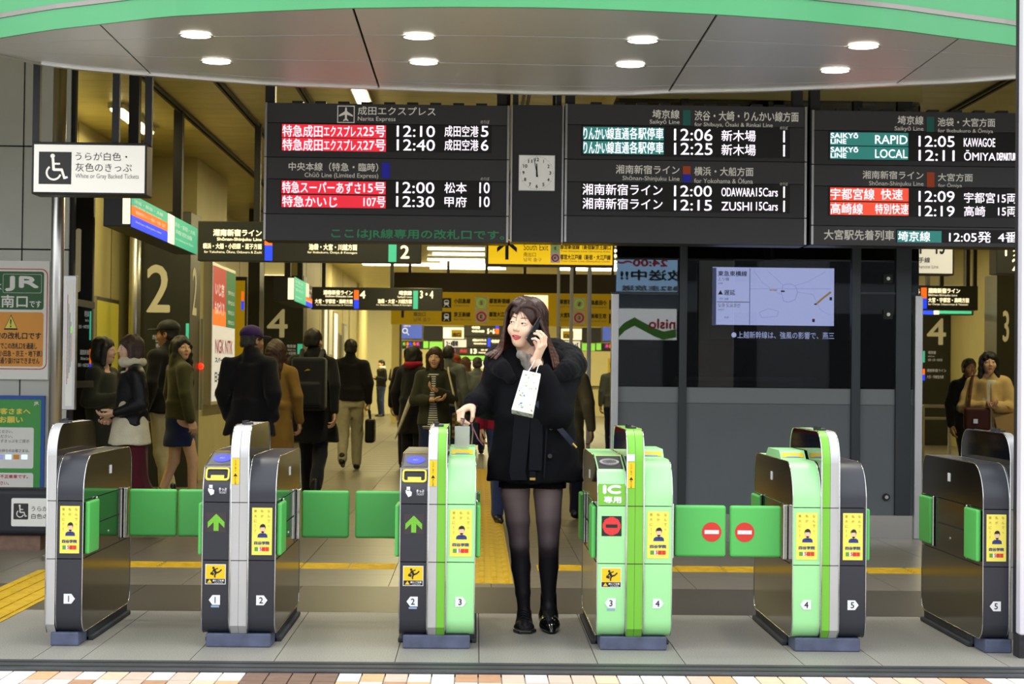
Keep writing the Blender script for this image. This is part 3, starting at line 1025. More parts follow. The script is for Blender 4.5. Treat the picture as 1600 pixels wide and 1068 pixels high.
c, w, h = plane_box(-80, 617, 70, 790, YL)
ng = thing('notice_board', 'blue-framed green notice board with yellow heading low on the left wall', 'notice', (c.x, YL, c.z - h / 2))
obj('frame', MB().box(c.x - w / 2, c.x + w / 2, YS, YL, c.z - h / 2, c.z + h / 2), 'notice_blue', ng)
ppanel(ng, 'green_field', -74, 623.5, 63, 785, YS, 'notice_green')
ptext(ng, 'お客さまへ', -11, 637, 48, 647, YS, 'notice_yellow', bold=.002, lift=.005)
ptext(ng, 'のお願い', -14, 650, 36, 660.5, YS, 'notice_yellow', bold=.002, lift=.005)
ptext(ng, 'JR', 53, 627, 61, 633.5, YS, 'white_print', lift=.005, bold=.001)
rr_panel(ng, 'white_card', -70, 667, 52.3, 731, YS - .002, 'white_print', .015)
rr_panel(ng, 'white_card', -70, 738, 51.5, 780, YS - .002, 'white_print', .015)
for k, s in enumerate(('お確かめください。', 'ご注意ください。', 'のため必ずきっぷをご提示', '', 'きっぷをお持ちのお客さまは、')):
    if s:
        ptext(ng, s, -22, 671 + k * 7.5, 46 if k > 1 else 20, 676 + k * 7.5, YS, 'ink', lift=.005)
for k, cc in enumerate(('screen_dim', 'sky_blue', 'orange_print', 'sky_blue')):
    ppanel(ng, 'ticket_picture', -4 + k * 12.5, 710, 5 + k * 12.5, 717, YS - .003, cc)
ptext(ng, '不正乗車です。', 0, 741, 44, 747, YS, 'red_print', lift=.005, bold=.0006)
ptext(ng, 'ご遠慮ください。', -30, 751, 14, 757, YS, 'red_print', lift=.005, bold=.0006)

# black barrier box in front of the wall
Yq = 12.2
c, w, h = plane_box(-120, 763, 84, 836, Yq)
bb = thing('barrier_box', 'black rounded barrier box with white wheelchair plate beside the first gate', 'barrier', (c.x, Yq + .1, 0))
obj('body', MB().box(c.x - w / 2, c.x + w / 2, Yq, Yq + .22, c.z - h / 2, c.z + h / 2), 'barrier_black', bb, bevel=.035, seg=4)
obj('foot', MB().box(c.x - w / 2 + .1, c.x + w / 2 - .1, Yq + .04, Yq + .18, 0, c.z - h / 2), 'tile_brown', bb)
rr_panel(bb, 'plate', 17.5, 778, 100, 822, Yq, 'white_print', .012)
rr_panel(bb, 'symbol_plate', 21, 786, 44, 811, Yq - .001, 'sign_dark', .006)
cc, ww, hh = plane_box(21, 786, 44, 811, Yq)
wheelchair(bb, cc, hh * .9, 'white_print', lift=.004)
ptext(bb, 'うらが', 49, 790, 75, 798, Yq, 'ink', lift=.003)
ptext(bb, '白色の', 49, 802, 75, 810, Yq, 'ink', lift=.003)

# steel pole and route-map box
Yp = 11.6
pt, pb_ = at(99, 110, Yp), at(84, 900, Yp)
pole = thing('steel_pole', 'round polished steel pole in front of the grey panel wall', 'pole', (pt.x - .02, Yp, 0))
obj('shaft', MB().tube([(pt.x - .02, Yp, 0), (pt.x - .02, Yp, ZI - .02)], .043, 24), 'steel', pole, smooth=True)
obj('base_ring', MB().tube([(pt.x - .02, Yp, 0), (pt.x - .02, Yp, .03)], .07, 24), 'steel', pole, smooth=False)
Ym = 12.4
a, b = at(98.5, 430, Ym), at(116, 640, Ym)
mp = thing('route_map_box', 'tall narrow route map case mounted beside the steel pole', 'sign', ((a.x + b.x) / 2, Ym, b.z))
obj('case', MB().box(a.x, b.x, Ym, Ym + .06, b.z, a.z), 'alu', mp, bevel=.004)
for zz in (a.z - .2, b.z + .15):
    obj('bracket', MB().box(a.x + .01, a.x + .03, Ym + .06, YL, zz, zz + .05), 'dark_metal', mp)
ppanel(mp, 'map_sheet', 103, 438, 114, 634, Ym, 'white_print', th=.002)
for k, cc in enumerate(('red_print', 'leaf_green', 'notice_blue', 'ink_grey', 'orange_print')):
    ppanel(mp, 'map_line', 104.5 + k * 1.8, 460 + k * 14, 105.3 + k * 1.8, 600 - k * 9, Ym - .002, cc, th=.001)
ppanel(mp, 'green_lamp', 110.5, 510, 112.5, 520, Ym - .003, 'green_lit', th=.002)

# ------------------------------------------------------------------ platform pylons
def pylon(label, x0, x1, Y, ytop, side, digit, dbox, depth=.7, H=2.95, extra=()):
    a, b = at(x0, 560, Y).x, at(x1, 560, Y).x
    t = thing('platform_pylon', label, 'pylon', ((a + b) / 2, Y + depth / 2, 0))
    obj('body', MB().box(a, b, Y, Y + depth, 0, H), 'pylon_dark', t, bevel=.006)
    if digit:
        ptext(t, digit, *dbox, Y, 'digit_cream', bold=.008, name='numeral', lift=.004)
    for q in extra:
        if q[0] == 't':
            ptext(t, q[1], q[2], q[3], q[4], q[5], Y, 'print_grey', lift=.003)
        else:
            ppanel(t, 'line_colour', q[2], q[3], q[4], q[5], Y, q[1], th=.003)
    return t


pylon('dark platform pylon with numeral one beside the grey wall', 111, 143, 14.2, 250, 1, '1', (118, 357, 126.5, 456), depth=.06, extra=[
    ('t', '埼京線', 132, 485, 139, 495), ('t', 'Saikyō Line', 133, 498, 139, 503), ('t', '渋谷・大崎方面', 123, 507, 139, 513), ('p', 'teal_lit', 139.8, 486, 142.4, 531),
    ('t', '湘南新宿', 125, 546, 139, 554), ('t', 'Shōnan Line', 126, 557, 139, 562), ('t', '横浜・大船方面', 122, 567, 139, 573), ('p', 'orange_lit', 139.8, 545, 142.4, 568), ('p', 'blue_lit', 139.8, 568, 142.4, 591)])
p2 = pylon('dark platform pylon with large numeral two', 217, 295.5, 19.0, 300, 1, '2', (229, 413, 266, 488), extra=[
    ('t', '渋谷・大崎・りんかい', 238, 523, 276, 530), ('t', 'for Shibuya, Osaki', 243, 531, 276, 535), ('t', '池袋・大宮方面', 243, 536, 276, 543), ('t', 'for Ikebukuro', 248, 544, 276, 548), ('p', 'teal_lit', 290, 505, 295, 560)])
X2 = at(295.5, 560, 19.0).x
lettering(p2, '2', onx(303.5, 455, X2), .3, .52, 'digit_cream', u=(0, 1, 0), n=(1, 0, 0), bold=.008, lift=.004, name='numeral')
pylon('far dark platform pylon with numeral four on the left side', 411, 473, 31.3, 435, 1, '4', (417, 482.5, 449.5, 527), extra=[
    ('t', '埼京線', 448, 538, 462, 543), ('t', 'Saikyō Line', 449, 545, 462, 548), ('t', '池袋・大宮方面', 443, 549, 462, 554), ('p', 'teal_lit', 464.5, 537, 472.5, 560), ('t', '湘南新宿ライン', 448, 565, 464, 571)])
pylon('dark platform pylon with numeral four on the right side', 1441, 1485, 33.0, 475, -1, '4', (1448, 497, 1478, 538.5), extra=[
    ('t', '埼京線', 1450, 548, 1462, 553), ('t', 'Saikyō Line', 1450, 555, 1460, 558), ('t', '池袋・大宮・川越方面', 1450, 560, 1472, 564), ('p', 'teal_lit', 1441, 548, 1445, 566),
    ('t', '湘南新宿ライン', 1448, 576, 1478, 581), ('t', '大宮・宇都宮方面', 1448, 586, 1474, 591), ('p', 'orange_lit', 1441, 576, 1445, 585), ('p', 'blue_lit', 1441, 585, 1445, 594)])
pylon('dark platform pylon with numeral three beside the right frame pillar', 1557, 1588, 28.4, 440, -1, '3', (1566.5, 485, 1576.5, 534))

# steel column between pylons, poster and lit advert on the left passage wall
cs = onx(210, 500, -3.55)
colm = thing('steel_column', 'slim steel column next to the numeral two pylon', 'column', (-3.55, cs.y, 0))
obj('shaft', MB().tube([(-3.55, cs.y, 0), (-3.55, cs.y, ZI - .02)], .06, 20), 'steel', colm, smooth=True)
obj('collar', MB().tube([(-3.55, cs.y, 0), (-3.55, cs.y, .05)], .085, 20), 'steel', colm)
XW = -3.85
mat('poster_dim', '#cfc244', .5, emit='#cfc244', es=.12)


def wall_frame(name, label, cat, x0, x1, ytop, ybot, frame_m, face_m, X=XW, fr=.04, th=.05, sgn=1):
    """flat thing mounted on a side wall x = X, from pixel columns and the rows at its near end"""
    p, q = onx(x0, ytop, X), onx(x1, ytop, X)
    zb = onx(x0, ybot, X).z
    t = thing(name, label, cat, (X, (p.y + q.y) / 2, zb))
    xs = sorted((X, X + sgn * th))
    obj('frame', MB().box(*xs, p.y, q.y, zb, p.z), frame_m, t)
    obj('sheet', MB().box(*sorted((X + sgn * th, X + sgn * (th + .004))), p.y + fr, q.y - fr, zb + fr, p.z - fr), face_m, t)
    return t, p.y, q.y, zb, p.z


t, y0_, y1_, z0_, z1_ = wall_frame('framed_poster', 'yellow poster in a steel frame on the cream wall', 'poster', 143, 179, 462, 690, 'steel', 'poster_dim')
obj('round_print', MB().disc((XW + .056, y0_ + .35, z0_ + .75), .16, (0, 1, 0), (0, 0, 1)), 'orange_print', t)
t, y0_, y1_, z0_, z1_ = wall_frame('lit_advert', 'tall lit advert with red, green and white fields on the passage wall', 'advert', 318.5, 356, 408, 632, 'steel', 'white_lit', X=-3.14, th=.1)
ym = y0_ + (y1_ - y0_) * .55
zm = z1_ - (z1_ - z0_) * .44
obj('red_field', MB().box(-3.036, -3.033, y0_ + .04, ym, zm + .18, z1_ - .04), 'red_lit', t)
obj('orange_field', MB().box(-3.036, -3.033, y0_ + .04, ym, zm, zm + .18), 'orange_lit', t)
mat('green_field', '#2a7a4a', .5, emit='#2a7a4a', es=.4)
obj('green_field', MB().box(-3.036, -3.033, ym, y1_ - .04, zm, z1_ - .04), 'green_field', t)
yc_ = (y0_ + y1_) / 2
for s, z, h_, m_ in (('NGK NTK', z0_ + .68, .17, 'red_print'), ('スパークプラグ', z0_ + .52, .07, 'ink'), ('日本特殊陶業', z0_ + .32, .13, 'ink'), ('IGNITE YOUR SPIRIT', z0_ + .12, .06, 'ink')):
    lettering(t, s, (-3.035, yc_, z), (y1_ - y0_) * .75, h_, m_, u=(0, 1, 0), n=(1, 0, 0), bold=.004, lift=.003)
lettering(t, 'いじ京', (-3.033, (y0_ + ym) / 2, z1_ - .3), .7, .16, 'white_lit', u=(0, 1, 0), n=(1, 0, 0), bold=.004, lift=.003)
lettering(t, 'ものづくり', (-3.033, (y0_ + ym) / 2, z1_ - .52), .75, .16, 'white_lit', u=(0, 1, 0), n=(1, 0, 0), bold=.004, lift=.003)
for k in range(4):
    lettering(t, '世界を支える', (-3.033, (ym + y1_) / 2, z1_ - .3 - k * .12), .55, .05, 'white_lit', u=(0, 1, 0), n=(1, 0, 0), lift=.003)
# dark stair-side pillar with a map beyond the advert
for lab, x0, x1, Y in (('dark square pillar on the left between the lit advert and the numeral four pylon', 386, 404, 26.0),):
    a, b = at(x0, 560, Y).x, at(x1, 560, Y).x
    t = thing('square_pillar', lab, 'pillar', ((a + b) / 2, Y + .3, 0))
    obj('body', MB().box(a, b, Y, Y + .5, 0, ZI - .02), 'pylon_dark', t)
    obj('skirting', MB().box(a - .01, b + .01, Y - .01, Y + .51, 0, .15), 'steel', t)
a, b = at(361, 560, 24).x, at(384, 560, 24).x
t = thing('map_stand', 'dark stand with a gold map panel left of the purple-capped man', 'sign', ((a + b) / 2, 24.1, 0))
obj('frame', MB().box(a, b, 24, 24.1, 0, at(370, 432, 24).z), 'dark_metal', t)
ppanel(t, 'map_sheet', 366, 438, 382, 600, 24, 'yellow_dim', th=.003)
ppanel(t, 'orange_mark', 377, 455, 381, 470, 24 - .003, 'orange_lit', th=.002)
ppanel(t, 'blue_mark', 377, 470, 381, 484, 24 - .003, 'blue_lit', th=.002)

# ------------------------------------------------------------------ hanging direction signs
def hanging(name, label, x0, y0, x1, y1, Y, m, hang, th=.16, parts=(), edge=None):
    c, w, h = plane_box(x0, y0, x1, y1, Y)
    t = thing(name, label, 'sign', (c.x, Y + th / 2, c.z - h / 2))
    obj('case', MB().box(c.x - w / 2, c.x + w / 2, Y, Y + th, c.z - h / 2, c.z + h / 2), edge or m, t, bevel=.006)
    if edge:
        c2, w2, h2 = plane_box(x0 + 3, y0 + 2.5, x1 - 3, y1 - 2.5, Y)
        obj('lit_face', MB().box(c2.x - w2 / 2, c2.x + w2 / 2, Y - .003, Y, c2.z - h2 / 2, c2.z + h2 / 2), m, t)
    for q in parts:
        if q[0] == 't':
            ptext(t, q[1], q[2], q[3], q[4], q[5], Y, q[6], bold=q[7] if len(q) > 7 else 0, lift=.006)
        else:
            ppanel(t, 'colour_block', q[2], q[3], q[4], q[5], Y - .003, q[1], th=.002)
    for px in hang:
        a = at(px, y0, Y).x
        obj('hanger', MB().box(a - .03, a + .03, Y + .05, Y + .11, c.z + h / 2 - .01, ZI - .02), 'post_black', t)
    return t


Y1 = 17.0
hanging('direction_sign', 'long dark hanging sign reading platform two below the left departure board', 309, 347, 658, 409, Y1, 'sign_dark', (400, 560, 640), parts=[
    ('t', '湘南新宿ライン', 333, 358, 409, 369, 'cream_lit', .002), ('t', 'Shōnan-Shinjuku Line', 339, 371, 409, 377.5, 'cream_lit', .001), ('t', '横浜・大船・小田原・逗子方面', 317, 380, 409, 389, 'cream_lit', .001), ('t', 'for Yokohama, Ōfuna, Odawara & Zushi', 319, 390.5, 409, 396, 'cream_lit'),
    ('p', 'orange_lit', 413.5, 360, 425.5, 383), ('p', 'blue_lit', 413.5, 383, 425.5, 407), ('t', '埼京線', 560, 358, 604, 369, 'cream_lit', .002), ('t', 'Saikyō Line', 565, 371, 604, 378, 'cream_lit', .001), ('t', '池袋・大宮・川越方面', 482.5, 381, 558, 391, 'cream_lit', .0015), ('t', 'for Ikebukuro, Ōmiya & Kawagoe', 480.5, 391.5, 558, 397, 'cream_lit'),
    ('p', 'teal_lit', 607, 360, 619.5, 409), ('t', '1', 628, 358, 634, 378, 'cream_lit', .003), ('t', '2', 625.5, 383, 639.5, 404, 'cream_lit', .004)])
Y2 = 29.6
hanging('direction_sign', 'dark hanging sign reading platforms three and four further down the hall', 486, 449, 691, 484, Y2, 'sign_dark', (505, 612), th=.2, parts=[
    ('t', '湘南新宿ライン', 505, 453, 551, 460.5, 'cream_lit', .003), ('t', 'Shōnan-Shinjuku Line', 508, 461, 551, 465, 'cream_lit', .001), ('t', '大宮・宇都宮・高崎方面', 492, 467, 551, 474, 'cream_lit', .002), ('t', 'for Ōmiya, Utsunomiya & Takasaki', 494, 474.5, 551, 478, 'cream_lit'),
    ('p', 'orange_lit', 553, 453, 560.5, 468), ('p', 'blue_lit', 553, 468, 560.5, 482), ('t', '4', 562, 454, 571, 466, 'cream_lit', .005), ('t', '埼京線', 623, 454, 643.5, 461, 'cream_lit', .003), ('t', 'Saikyō Line', 621, 462, 643.5, 466, 'cream_lit'), ('t', '池袋・大宮・川越方面', 590, 467, 643.5, 474, 'cream_lit', .002), ('t', 'for Ikebukuro, Ōmiya & Kawagoe', 588, 474.5, 643.5, 478, 'cream_lit'),
    ('p', 'teal_lit', 645.5, 454, 653, 482.5), ('t', '3・4', 656, 454, 677, 466, 'cream_lit', .004)])


def teal_side(label, x0, x1, yt0, yb0, X, parts, capw):
    """lit sign hung along the passage, facing it"""
    p, q = onx(x0, yt0, X), onx(x1, yt0, X)
    z1, z0 = p.z, onx(x0, yb0, X).z
    t = thing('side_sign', label, 'sign', (X - capw / 2, (p.y + q.y) / 2, z0))
    obj('case', MB().box(X - capw, X, p.y, q.y, z0, z1), 'dark_metal', t, bevel=.006)
    L = q.y - p.y
    for m, a, b, c_, d in parts:
        obj('lit_field', MB().box(X, X + .003, p.y + a * L, p.y + b * L, z0 + c_ * (z1 - z0), z0 + d * (z1 - z0)), m, t)
    obj('end_strip', MB().box(X - capw * .3, X - .005, p.y - .004, p.y, z0 + .02, z1 - .02), 'cream_lit', t)
    for yy in (p.y + .2 * L, p.y + .85 * L):
        obj('hanger', MB().box(X - capw / 2 - .04, X - capw / 2 + .04, yy - .05, yy + .05, z1 - .01, ZI - .02), 'post_black', t)
    for k, (s, a, b, zc, hh, m) in enumerate((('渋谷・新宿・大崎', .03, .42, .83, .12, 'white_lit'), ('埼京線 Saikyō Line', .03, .4, .68, .07, 'white_lit'), ('湘南新宿ライン・横浜・大船・逗子', .05, .46, .5, .12, 'white_lit'), ('Shōnan-Shinjuku Line', .05, .4, .2, .08, 'white_lit'), ('渋谷・新宿・大崎', .6, .95, .75, .16, 'white_lit'), ('埼京線', .62, .9, .5, .16, 'white_lit'), ('for Shibuya & Ōsaki', .62, .92, .25, .1, 'white_lit'))):
        lettering(t, s, (X + .003, p.y + (a + b) / 2 * L, z0 + zc * (z1 - z0)), (b - a) * L, hh * (z1 - z0), m, u=(0, 1, 0), n=(1, 0, 0), lift=.002)
    return t


teal_side('teal, orange and blue lit sign hung lengthwise along the left passage', 205, 309, 303, 354, -2.65, [('teal_lit', .0, .5, .66, 1.), ('orange_lit', 0, .5, .36, .66), ('blue_lit', 0, .5, .0, .36), ('cream_lit', .5, .6, 0, 1), ('teal_lit', .6, 1, 0, 1)], .21)
teal_side('small far teal lit sign hung lengthwise before the numeral four pylon', 460, 488, 432, 470, -2.6, [('teal_lit', 0, .62, 0, 1), ('white_lit', .62, .8, .4, 1), ('orange_lit', .62, 1, .2, .4), ('blue_lit', .62, 1, 0, .2)], .3)

YX = 13.25
ys_ = hanging('exit_sign', 'bright yellow hanging exit sign with black arrow behind the clock', 760, 372, 960, 415.5, YX, 'yellow_lit', (789, 868), th=.18, edge='post_black', parts=[
    ('t', 'South Exit', 818, 381, 856.5, 391, 'ink'), ('t', '南出口', 818, 394, 837, 401, 'ink'), ('t', '남쪽 출구', 818, 402.5, 846, 408.5, 'ink_grey'),
    ('t', '都営新宿線（新宿駅京王線口', 875, 382, 954, 390, 'ink', .001), ('t', 'Toei Shinjuku Line (Shinjuku) Keio', 876, 391, 953, 395, 'ink_grey'), ('t', '都営大江戸線（新宿・大江戸線', 875, 397.5, 954, 406, 'ink', .001), ('t', 'Toei Oedo Line (Shinjuku) Oedo', 876, 406.5, 953, 410.5, 'ink_grey')])


def line_badge(parent, x, y, r_px, Y, letter, m, lift=.006):
    c, w, h = plane_box(x - r_px, y - r_px, x + r_px, y + r_px, Y)
    c = c - Vector((0, lift, 0))
    obj('badge_plate', MB().box(c.x - w * .62, c.x + w * .62, c.y, c.y + .002, c.z - w * .62, c.z + w * .62), 'white_print', parent)
    obj('badge_ring', MB().ring(c - Vector((0, .002, 0)), w * .32, w * .5, n=28), m, parent)
    lettering(parent, letter, c, w * .26, w * .34, 'ink', lift=.003, bold=w * .015)


mat('badge_green', '#8fc13c', .5, emit='#8fc13c', es=.3)
mat('badge_red', '#a31645', .5, emit='#a31645', es=.25)
line_badge(ys_, 867.5, 388, 6, YX, 'S', 'badge_green')
line_badge(ys_, 867.5, 403, 6, YX, 'E', 'badge_red')
c = at(792, 390, YX)
sp = YX / F_PX
ar = MB()
yq = YX - .007
ar.poly([(c.x - 2.6 * sp, yq, c.z - 15.5 * sp), (c.x + 2.6 * sp, yq, c.z - 15.5 * sp), (c.x + 2.6 * sp, yq, c.z + 12 * sp), (c.x - 2.6 * sp, yq, c.z + 12 * sp)])
for s in (1, -1):
    ar.poly([(c.x, yq, c.z + 17 * sp), (c.x, yq, c.z + 9 * sp), (c.x + s * 15.5 * sp, yq, c.z - 4 * sp), (c.x + s * 15.5 * sp, yq, c.z + 3 * sp)])
obj('arrow', ar, 'ink', ys_)

Y4 = 36.0
t4 = hanging('band_sign', 'dim yellow band sign with railway symbols under a brown band across the hall', 611, 457, 960, 508, Y4, 'yellow_dim', (), th=.3, parts=[
    ('t', '小田急線', 709, 466, 735, 474, 'ink', .004), ('t', 'Odakyu Line', 709, 475.5, 733, 479.5, 'ink_grey'), ('t', '京王新線', 709, 487, 735, 495, 'ink', .004), ('t', 'Keio New Line', 709, 496.5, 736, 500.5, 'ink_grey'),
    ('t', '都営新宿線', 764, 466, 797, 474, 'ink', .004), ('t', 'Toei Shinjuku', 764, 476, 790, 479.5, 'ink_grey'), ('t', '都営大江戸線', 764, 487, 800, 495, 'ink', .004), ('t', 'Toei Oedo', 764, 496.5, 790, 500.5, 'ink_grey'),
    ('t', '南出口', 646, 487, 665, 494, 'ink_grey', .002), ('t', '남쪽 출구', 646, 496, 673, 502, 'ink_grey'), ('p', 'ink', 627, 482, 631, 496), ('p', 'cream_lit', 819, 461, 856, 500), ('p', 'orange_lit', 850, 466, 856, 492)])
line_badge(t4, 752, 473, 8, Y4, 'S', 'badge_green')
line_badge(t4, 752, 494.5, 8, Y4, 'E', 'badge_red')
for yy in (473, 494.5):
    ppanel(t4, 'train_plate', 690, yy - 7.5, 705, yy + 7.5, Y4 - .004, 'ink', th=.002)
    c, w, h = plane_box(691.5, yy - 5, 703.5, yy + 5, Y4)
    f_ = Y4 - .008
    tr = MB()
    tr.prism([(c.x + a, f_, c.z + b + .01) for a, b in rrect(w * .62, h * .8, .03)], (0, -.002, 0))
    obj('train_symbol', tr, 'print_grey', t4)
    obj('train_window', MB().box(c.x - w * .22, c.x + w * .22, f_ - .004, f_ - .002, c.z + .01, c.z + .045), 'ink', t4)
    obj('train_track', MB().poly([(c.x - w * .4, f_, c.z - h * .6), (c.x - w * .28, f_, c.z - h * .6), (c.x - w * .12, f_, c.z - h * .35), (c.x - w * .2, f_, c.z - h * .35)]).poly([(c.x + w * .4, f_, c.z - h * .6), (c.x + w * .28, f_, c.z - h * .6), (c.x + w * .12, f_, c.z - h * .35), (c.x + w * .2, f_, c.z - h * .35)]), 'print_grey', t4)
c, w, h = plane_box(611, 427, 960, 457, Y4)
t = thing('brown_band', 'plain brown band above the dim yellow band sign', 'panel', (c.x, Y4 + .15, c.z - h / 2))
obj('board', MB().box(c.x - w / 2, c.x + w / 2, Y4, Y4 + .3, c.z - h / 2, c.z + h / 2), 'brown_band', t)
for px in (640, 700, 760, 820):
    a = at(px, 440, Y4).x
    obj('hanger', MB().box(a - .03, a + .03, Y4 + .1, Y4 + .2, c.z + h / 2 - .01, ZI - .02), 'post_black', t)

# ------------------------------------------------------------------ right passage signs
hanging('line_sign', 'white lit sign for a loop line hanging above the right passage', 1372, 366, 1491, 429, 17.4, 'white_lit', (1385, 1478), edge='post_black', th=.2, parts=[
    ('t', '14・15', 1426, 372, 1476, 397, 'ink', .004), ('t', '山手線', 1426, 401.5, 1453, 410.5, 'ink', .001), ('t', 'Yamanote Line', 1426, 413.5, 1466, 419, 'ink_grey')])
hanging('direction_sign', 'dark hanging sign with orange and blue block in the right passage', 1426, 446, 1528, 484, 27.0, 'sign_dark', (1473, 1514, 1525), th=.3, parts=[
    ('p', 'orange_lit', 1439, 449, 1448, 466), ('p', 'blue_lit', 1439, 466, 1448, 482), ('t', '4', 1429, 451, 1437, 460, 'cream_lit', .004), ('t', '湘南新宿ライン', 1450, 450, 1500, 458, 'cream_lit', .003), ('t', 'Shōnan-Shinjuku Line', 1450, 459, 1495.5, 463.5, 'cream_lit'), ('t', '大宮・宇都宮・高崎方面', 1450, 465, 1514, 472.5, 'cream_lit', .002), ('t', 'for Ōmiya, Utsunomiya & Takasaki', 1450, 473, 1512, 477.5, 'cream_lit')])
hanging('platform_sign', 'dark sign with numerals one and two beside the right frame pillar', 1557, 388, 1640, 428, 17.0, 'sign_dark', (1570, 1630), th=.25, parts=[
    ('t', '1 2', 1570, 390, 1592, 400, 'cream_lit', .003), ('t', '2', 1581, 404, 1591, 423, 'cream_lit', .004)])
a, b = at(1440, 484, 30.2), at(1521, 492, 30.2)
t = thing('side_sign', 'narrow blue and teal lit sign below the right passage sign', 'sign', ((a.x + b.x) / 2, 30.2, b.z))
obj('case', MB().box(a.x, b.x, 30.2, 30.5, b.z, a.z), 'dark_metal', t)
ppanel(t, 'lit_field', 1441, 485, 1459, 491, 30.2, 'blue_lit')
ppanel(t, 'lit_field', 1459, 485, 1467, 491, 30.2, 'cream_lit')
ppanel(t, 'lit_field', 1467, 485, 1518, 490, 30.2, 'teal_lit')
for px in (1450, 1510):
    q = at(px, 484, 30.3).x
    obj('hanger', MB().box(q - .03, q + .03, 30.3, 30.4, a.z - .01, ZI - .02), 'post_black', t)
# hand rail at the stair
p, q = at(1442, 634, 26), at(1484, 634, 26)
t = thing('stair_rail', 'steel stair rail in front of the right numeral four pylon', 'rail', ((p.x + q.x) / 2, 26, 0))
obj('top_bar', MB().tube([(p.x, 26, p.z), (q.x, 26, p.z)], .025, 10), 'steel', t)
obj('mid_bar', MB().tube([(p.x, 26, p.z - .18), (q.x, 26, p.z - .18)], .02, 10), 'steel', t)
for x_ in (p.x, q.x):
    obj('post', MB().tube([(x_, 26, 0), (x_, 26, p.z)], .025, 10), 'steel', t)

# ------------------------------------------------------------------ far end: shop fronts and lit boards on the end wall
YE = 53.95


def far(name, label, x0, y0, x1, y1, m, Y=YE, th=.1, parts=(), cat='sign'):
    c, w, h = plane_box(x0, y0, x1, y1, Y)
    t = thing(name, label, cat, (c.x, Y, c.z - h / 2))
    obj('board', MB().box(c.x - w / 2, c.x + w / 2, Y - th, Y, c.z - h / 2, c.z + h / 2), 'dark_metal', t)
    ppanel(t, 'face', x0 + .4, y0 + .4, x1 - .4, y1 - .4, Y - th, m, th=.01)
    for q in parts:
        if q[0] == 't':
            ptext(t, q[1], q[2], q[3], q[4], q[5], Y - th - .01, q[6], bold=.012, lift=.02)
        else:
            ppanel(t, 'colour_block', q[2], q[3], q[4], q[5], Y - th - .012, q[1], th=.01)
    return t


t = far('wall_screen', 'blue wall screen with magnifier symbol in the far hall', 627, 506, 660, 529, 'screen_blue', cat='screen', parts=[('t', 'JR東日本', 630, 507.5, 642, 510.5, 'white_lit')])
c, w, h = plane_box(628.5, 512, 637.5, 521, YE)
obj('magnifier', MB().ring(c - Vector((0, .13, 0)), w * .32, w * .5).poly([c + Vector((w * .3, -.13, -h * .4)), c + Vector((w * .4, -.13, -h * .3)), c + Vector((w * .75, -.13, -h * .7)), c + Vector((w * .65, -.13, -h * .8))]), 'white_lit', t)
far('wall_display', 'switched-off black display right of the blue wall screen', 662, 509, 691, 531, 'ink', cat='screen')
far('gold_board', 'cream wall board with two gold squares in the far hall', 692, 511, 725, 529, 'cream_lit', parts=[('p', 'yellow_dim', 705, 515, 722, 527), ('t', '出口', 707, 519, 720, 526, 'ink')])
far('platform_board', 'dark far board reading five and six with orange square', 725, 507, 800, 525, 'sign_dark', parts=[('t', '中央線', 737, 509, 750, 514, 'cream_lit'), ('t', '中央本線', 737, 515, 757, 519.5, 'cream_lit'), ('t', '5・6', 761, 513, 773, 521.5, 'cream_lit'), ('p', 'orange_lit', 774, 513, 779.5, 521.5), ('p', 'blue_lit', 774, 509, 779.5, 512.5), ('t', '特急', 786, 511, 796, 518, 'cream_lit')])
far('white_board', 'small white lit board in the far hall below the gold board', 694, 530, 729, 542.5, 'white_lit', parts=[('t', '2・4番線', 697, 531.5, 716, 541, 'ink')])
far('platform_board', 'dark far board with a single blue square', 729, 526.5, 800, 542.5, 'sign_dark', parts=[('t', '成田エクスプレス', 738, 529, 760, 533.5, 'cream_lit'), ('t', 'Narita Express', 740, 535, 760, 538.5, 'cream_lit'), ('p', 'blue_lit', 762, 528, 766, 541.5), ('t', '中央本線', 767.5, 530, 786, 536, 'cream_lit')])
k = far('kiosk_sign', 'black shop sign with rainbow letters reading kiosk', 628, 532.5, 661, 544, 'ink')
for ch, x0, x1, m in (('K', 629.5, 634.5, 'green_lit'), ('I', 636, 637.6, 'orange_lit'), ('O', 638.5, 644, 'blue_lit'), ('S', 645, 649.5, 'orange_lit'), ('K', 650.5, 656, 'magenta_lit')):
    ptext(k, ch, x0, 534, x1, 540, YE - .11, m, bold=.02, lift=.02)
ptext(k, 'NewDays', 635, 541, 645, 543, YE - .11, 'white_lit', bold=.006, lift=.02)
far('green_board', 'narrow green lit panel beside the kiosk sign', 661, 532.5, 669.5, 544, 'green_lit')
far('green_board', 'wide green lit panel right of the kiosk sign', 670.5, 533, 692, 545.5, 'green_lit')
far('platform_board', 'dark far board reading thirteen', 704, 543.5, 790, 553.5, 'sign_dark', parts=[('t', '13', 735, 544.5, 745, 552.5, 'cream_lit'), ('t', '中央・総武線', 751, 545, 766, 548, 'cream_lit'), ('t', 'Chūō-Sōbu Line', 747, 549.5, 766, 552, 'cream_lit'), ('p', 'magenta_lit', 708, 545, 711, 550), ('t', '売店', 718, 545, 730, 551, 'red_lit')])
far('green_board', 'low green lit shop fascia at the far end', 716, 555, 766, 562.5, 'green_lit', parts=[('t', 'K', 709, 555.5, 713, 559, 'magenta_lit')])
far('shop_front', 'pale shop shutter under the kiosk sign at the far end', 628, 545, 693, 600, 'wall_far', cat='shop front', parts=[('p', 'yellow_dim', 630, 556, 650, 599)])
far('shop_front', 'white lit shop window under the low green fascia', 716, 563, 790, 590, 'white_lit', cat='shop front', parts=[('p', 'wall_far', 718, 575, 788, 589)])
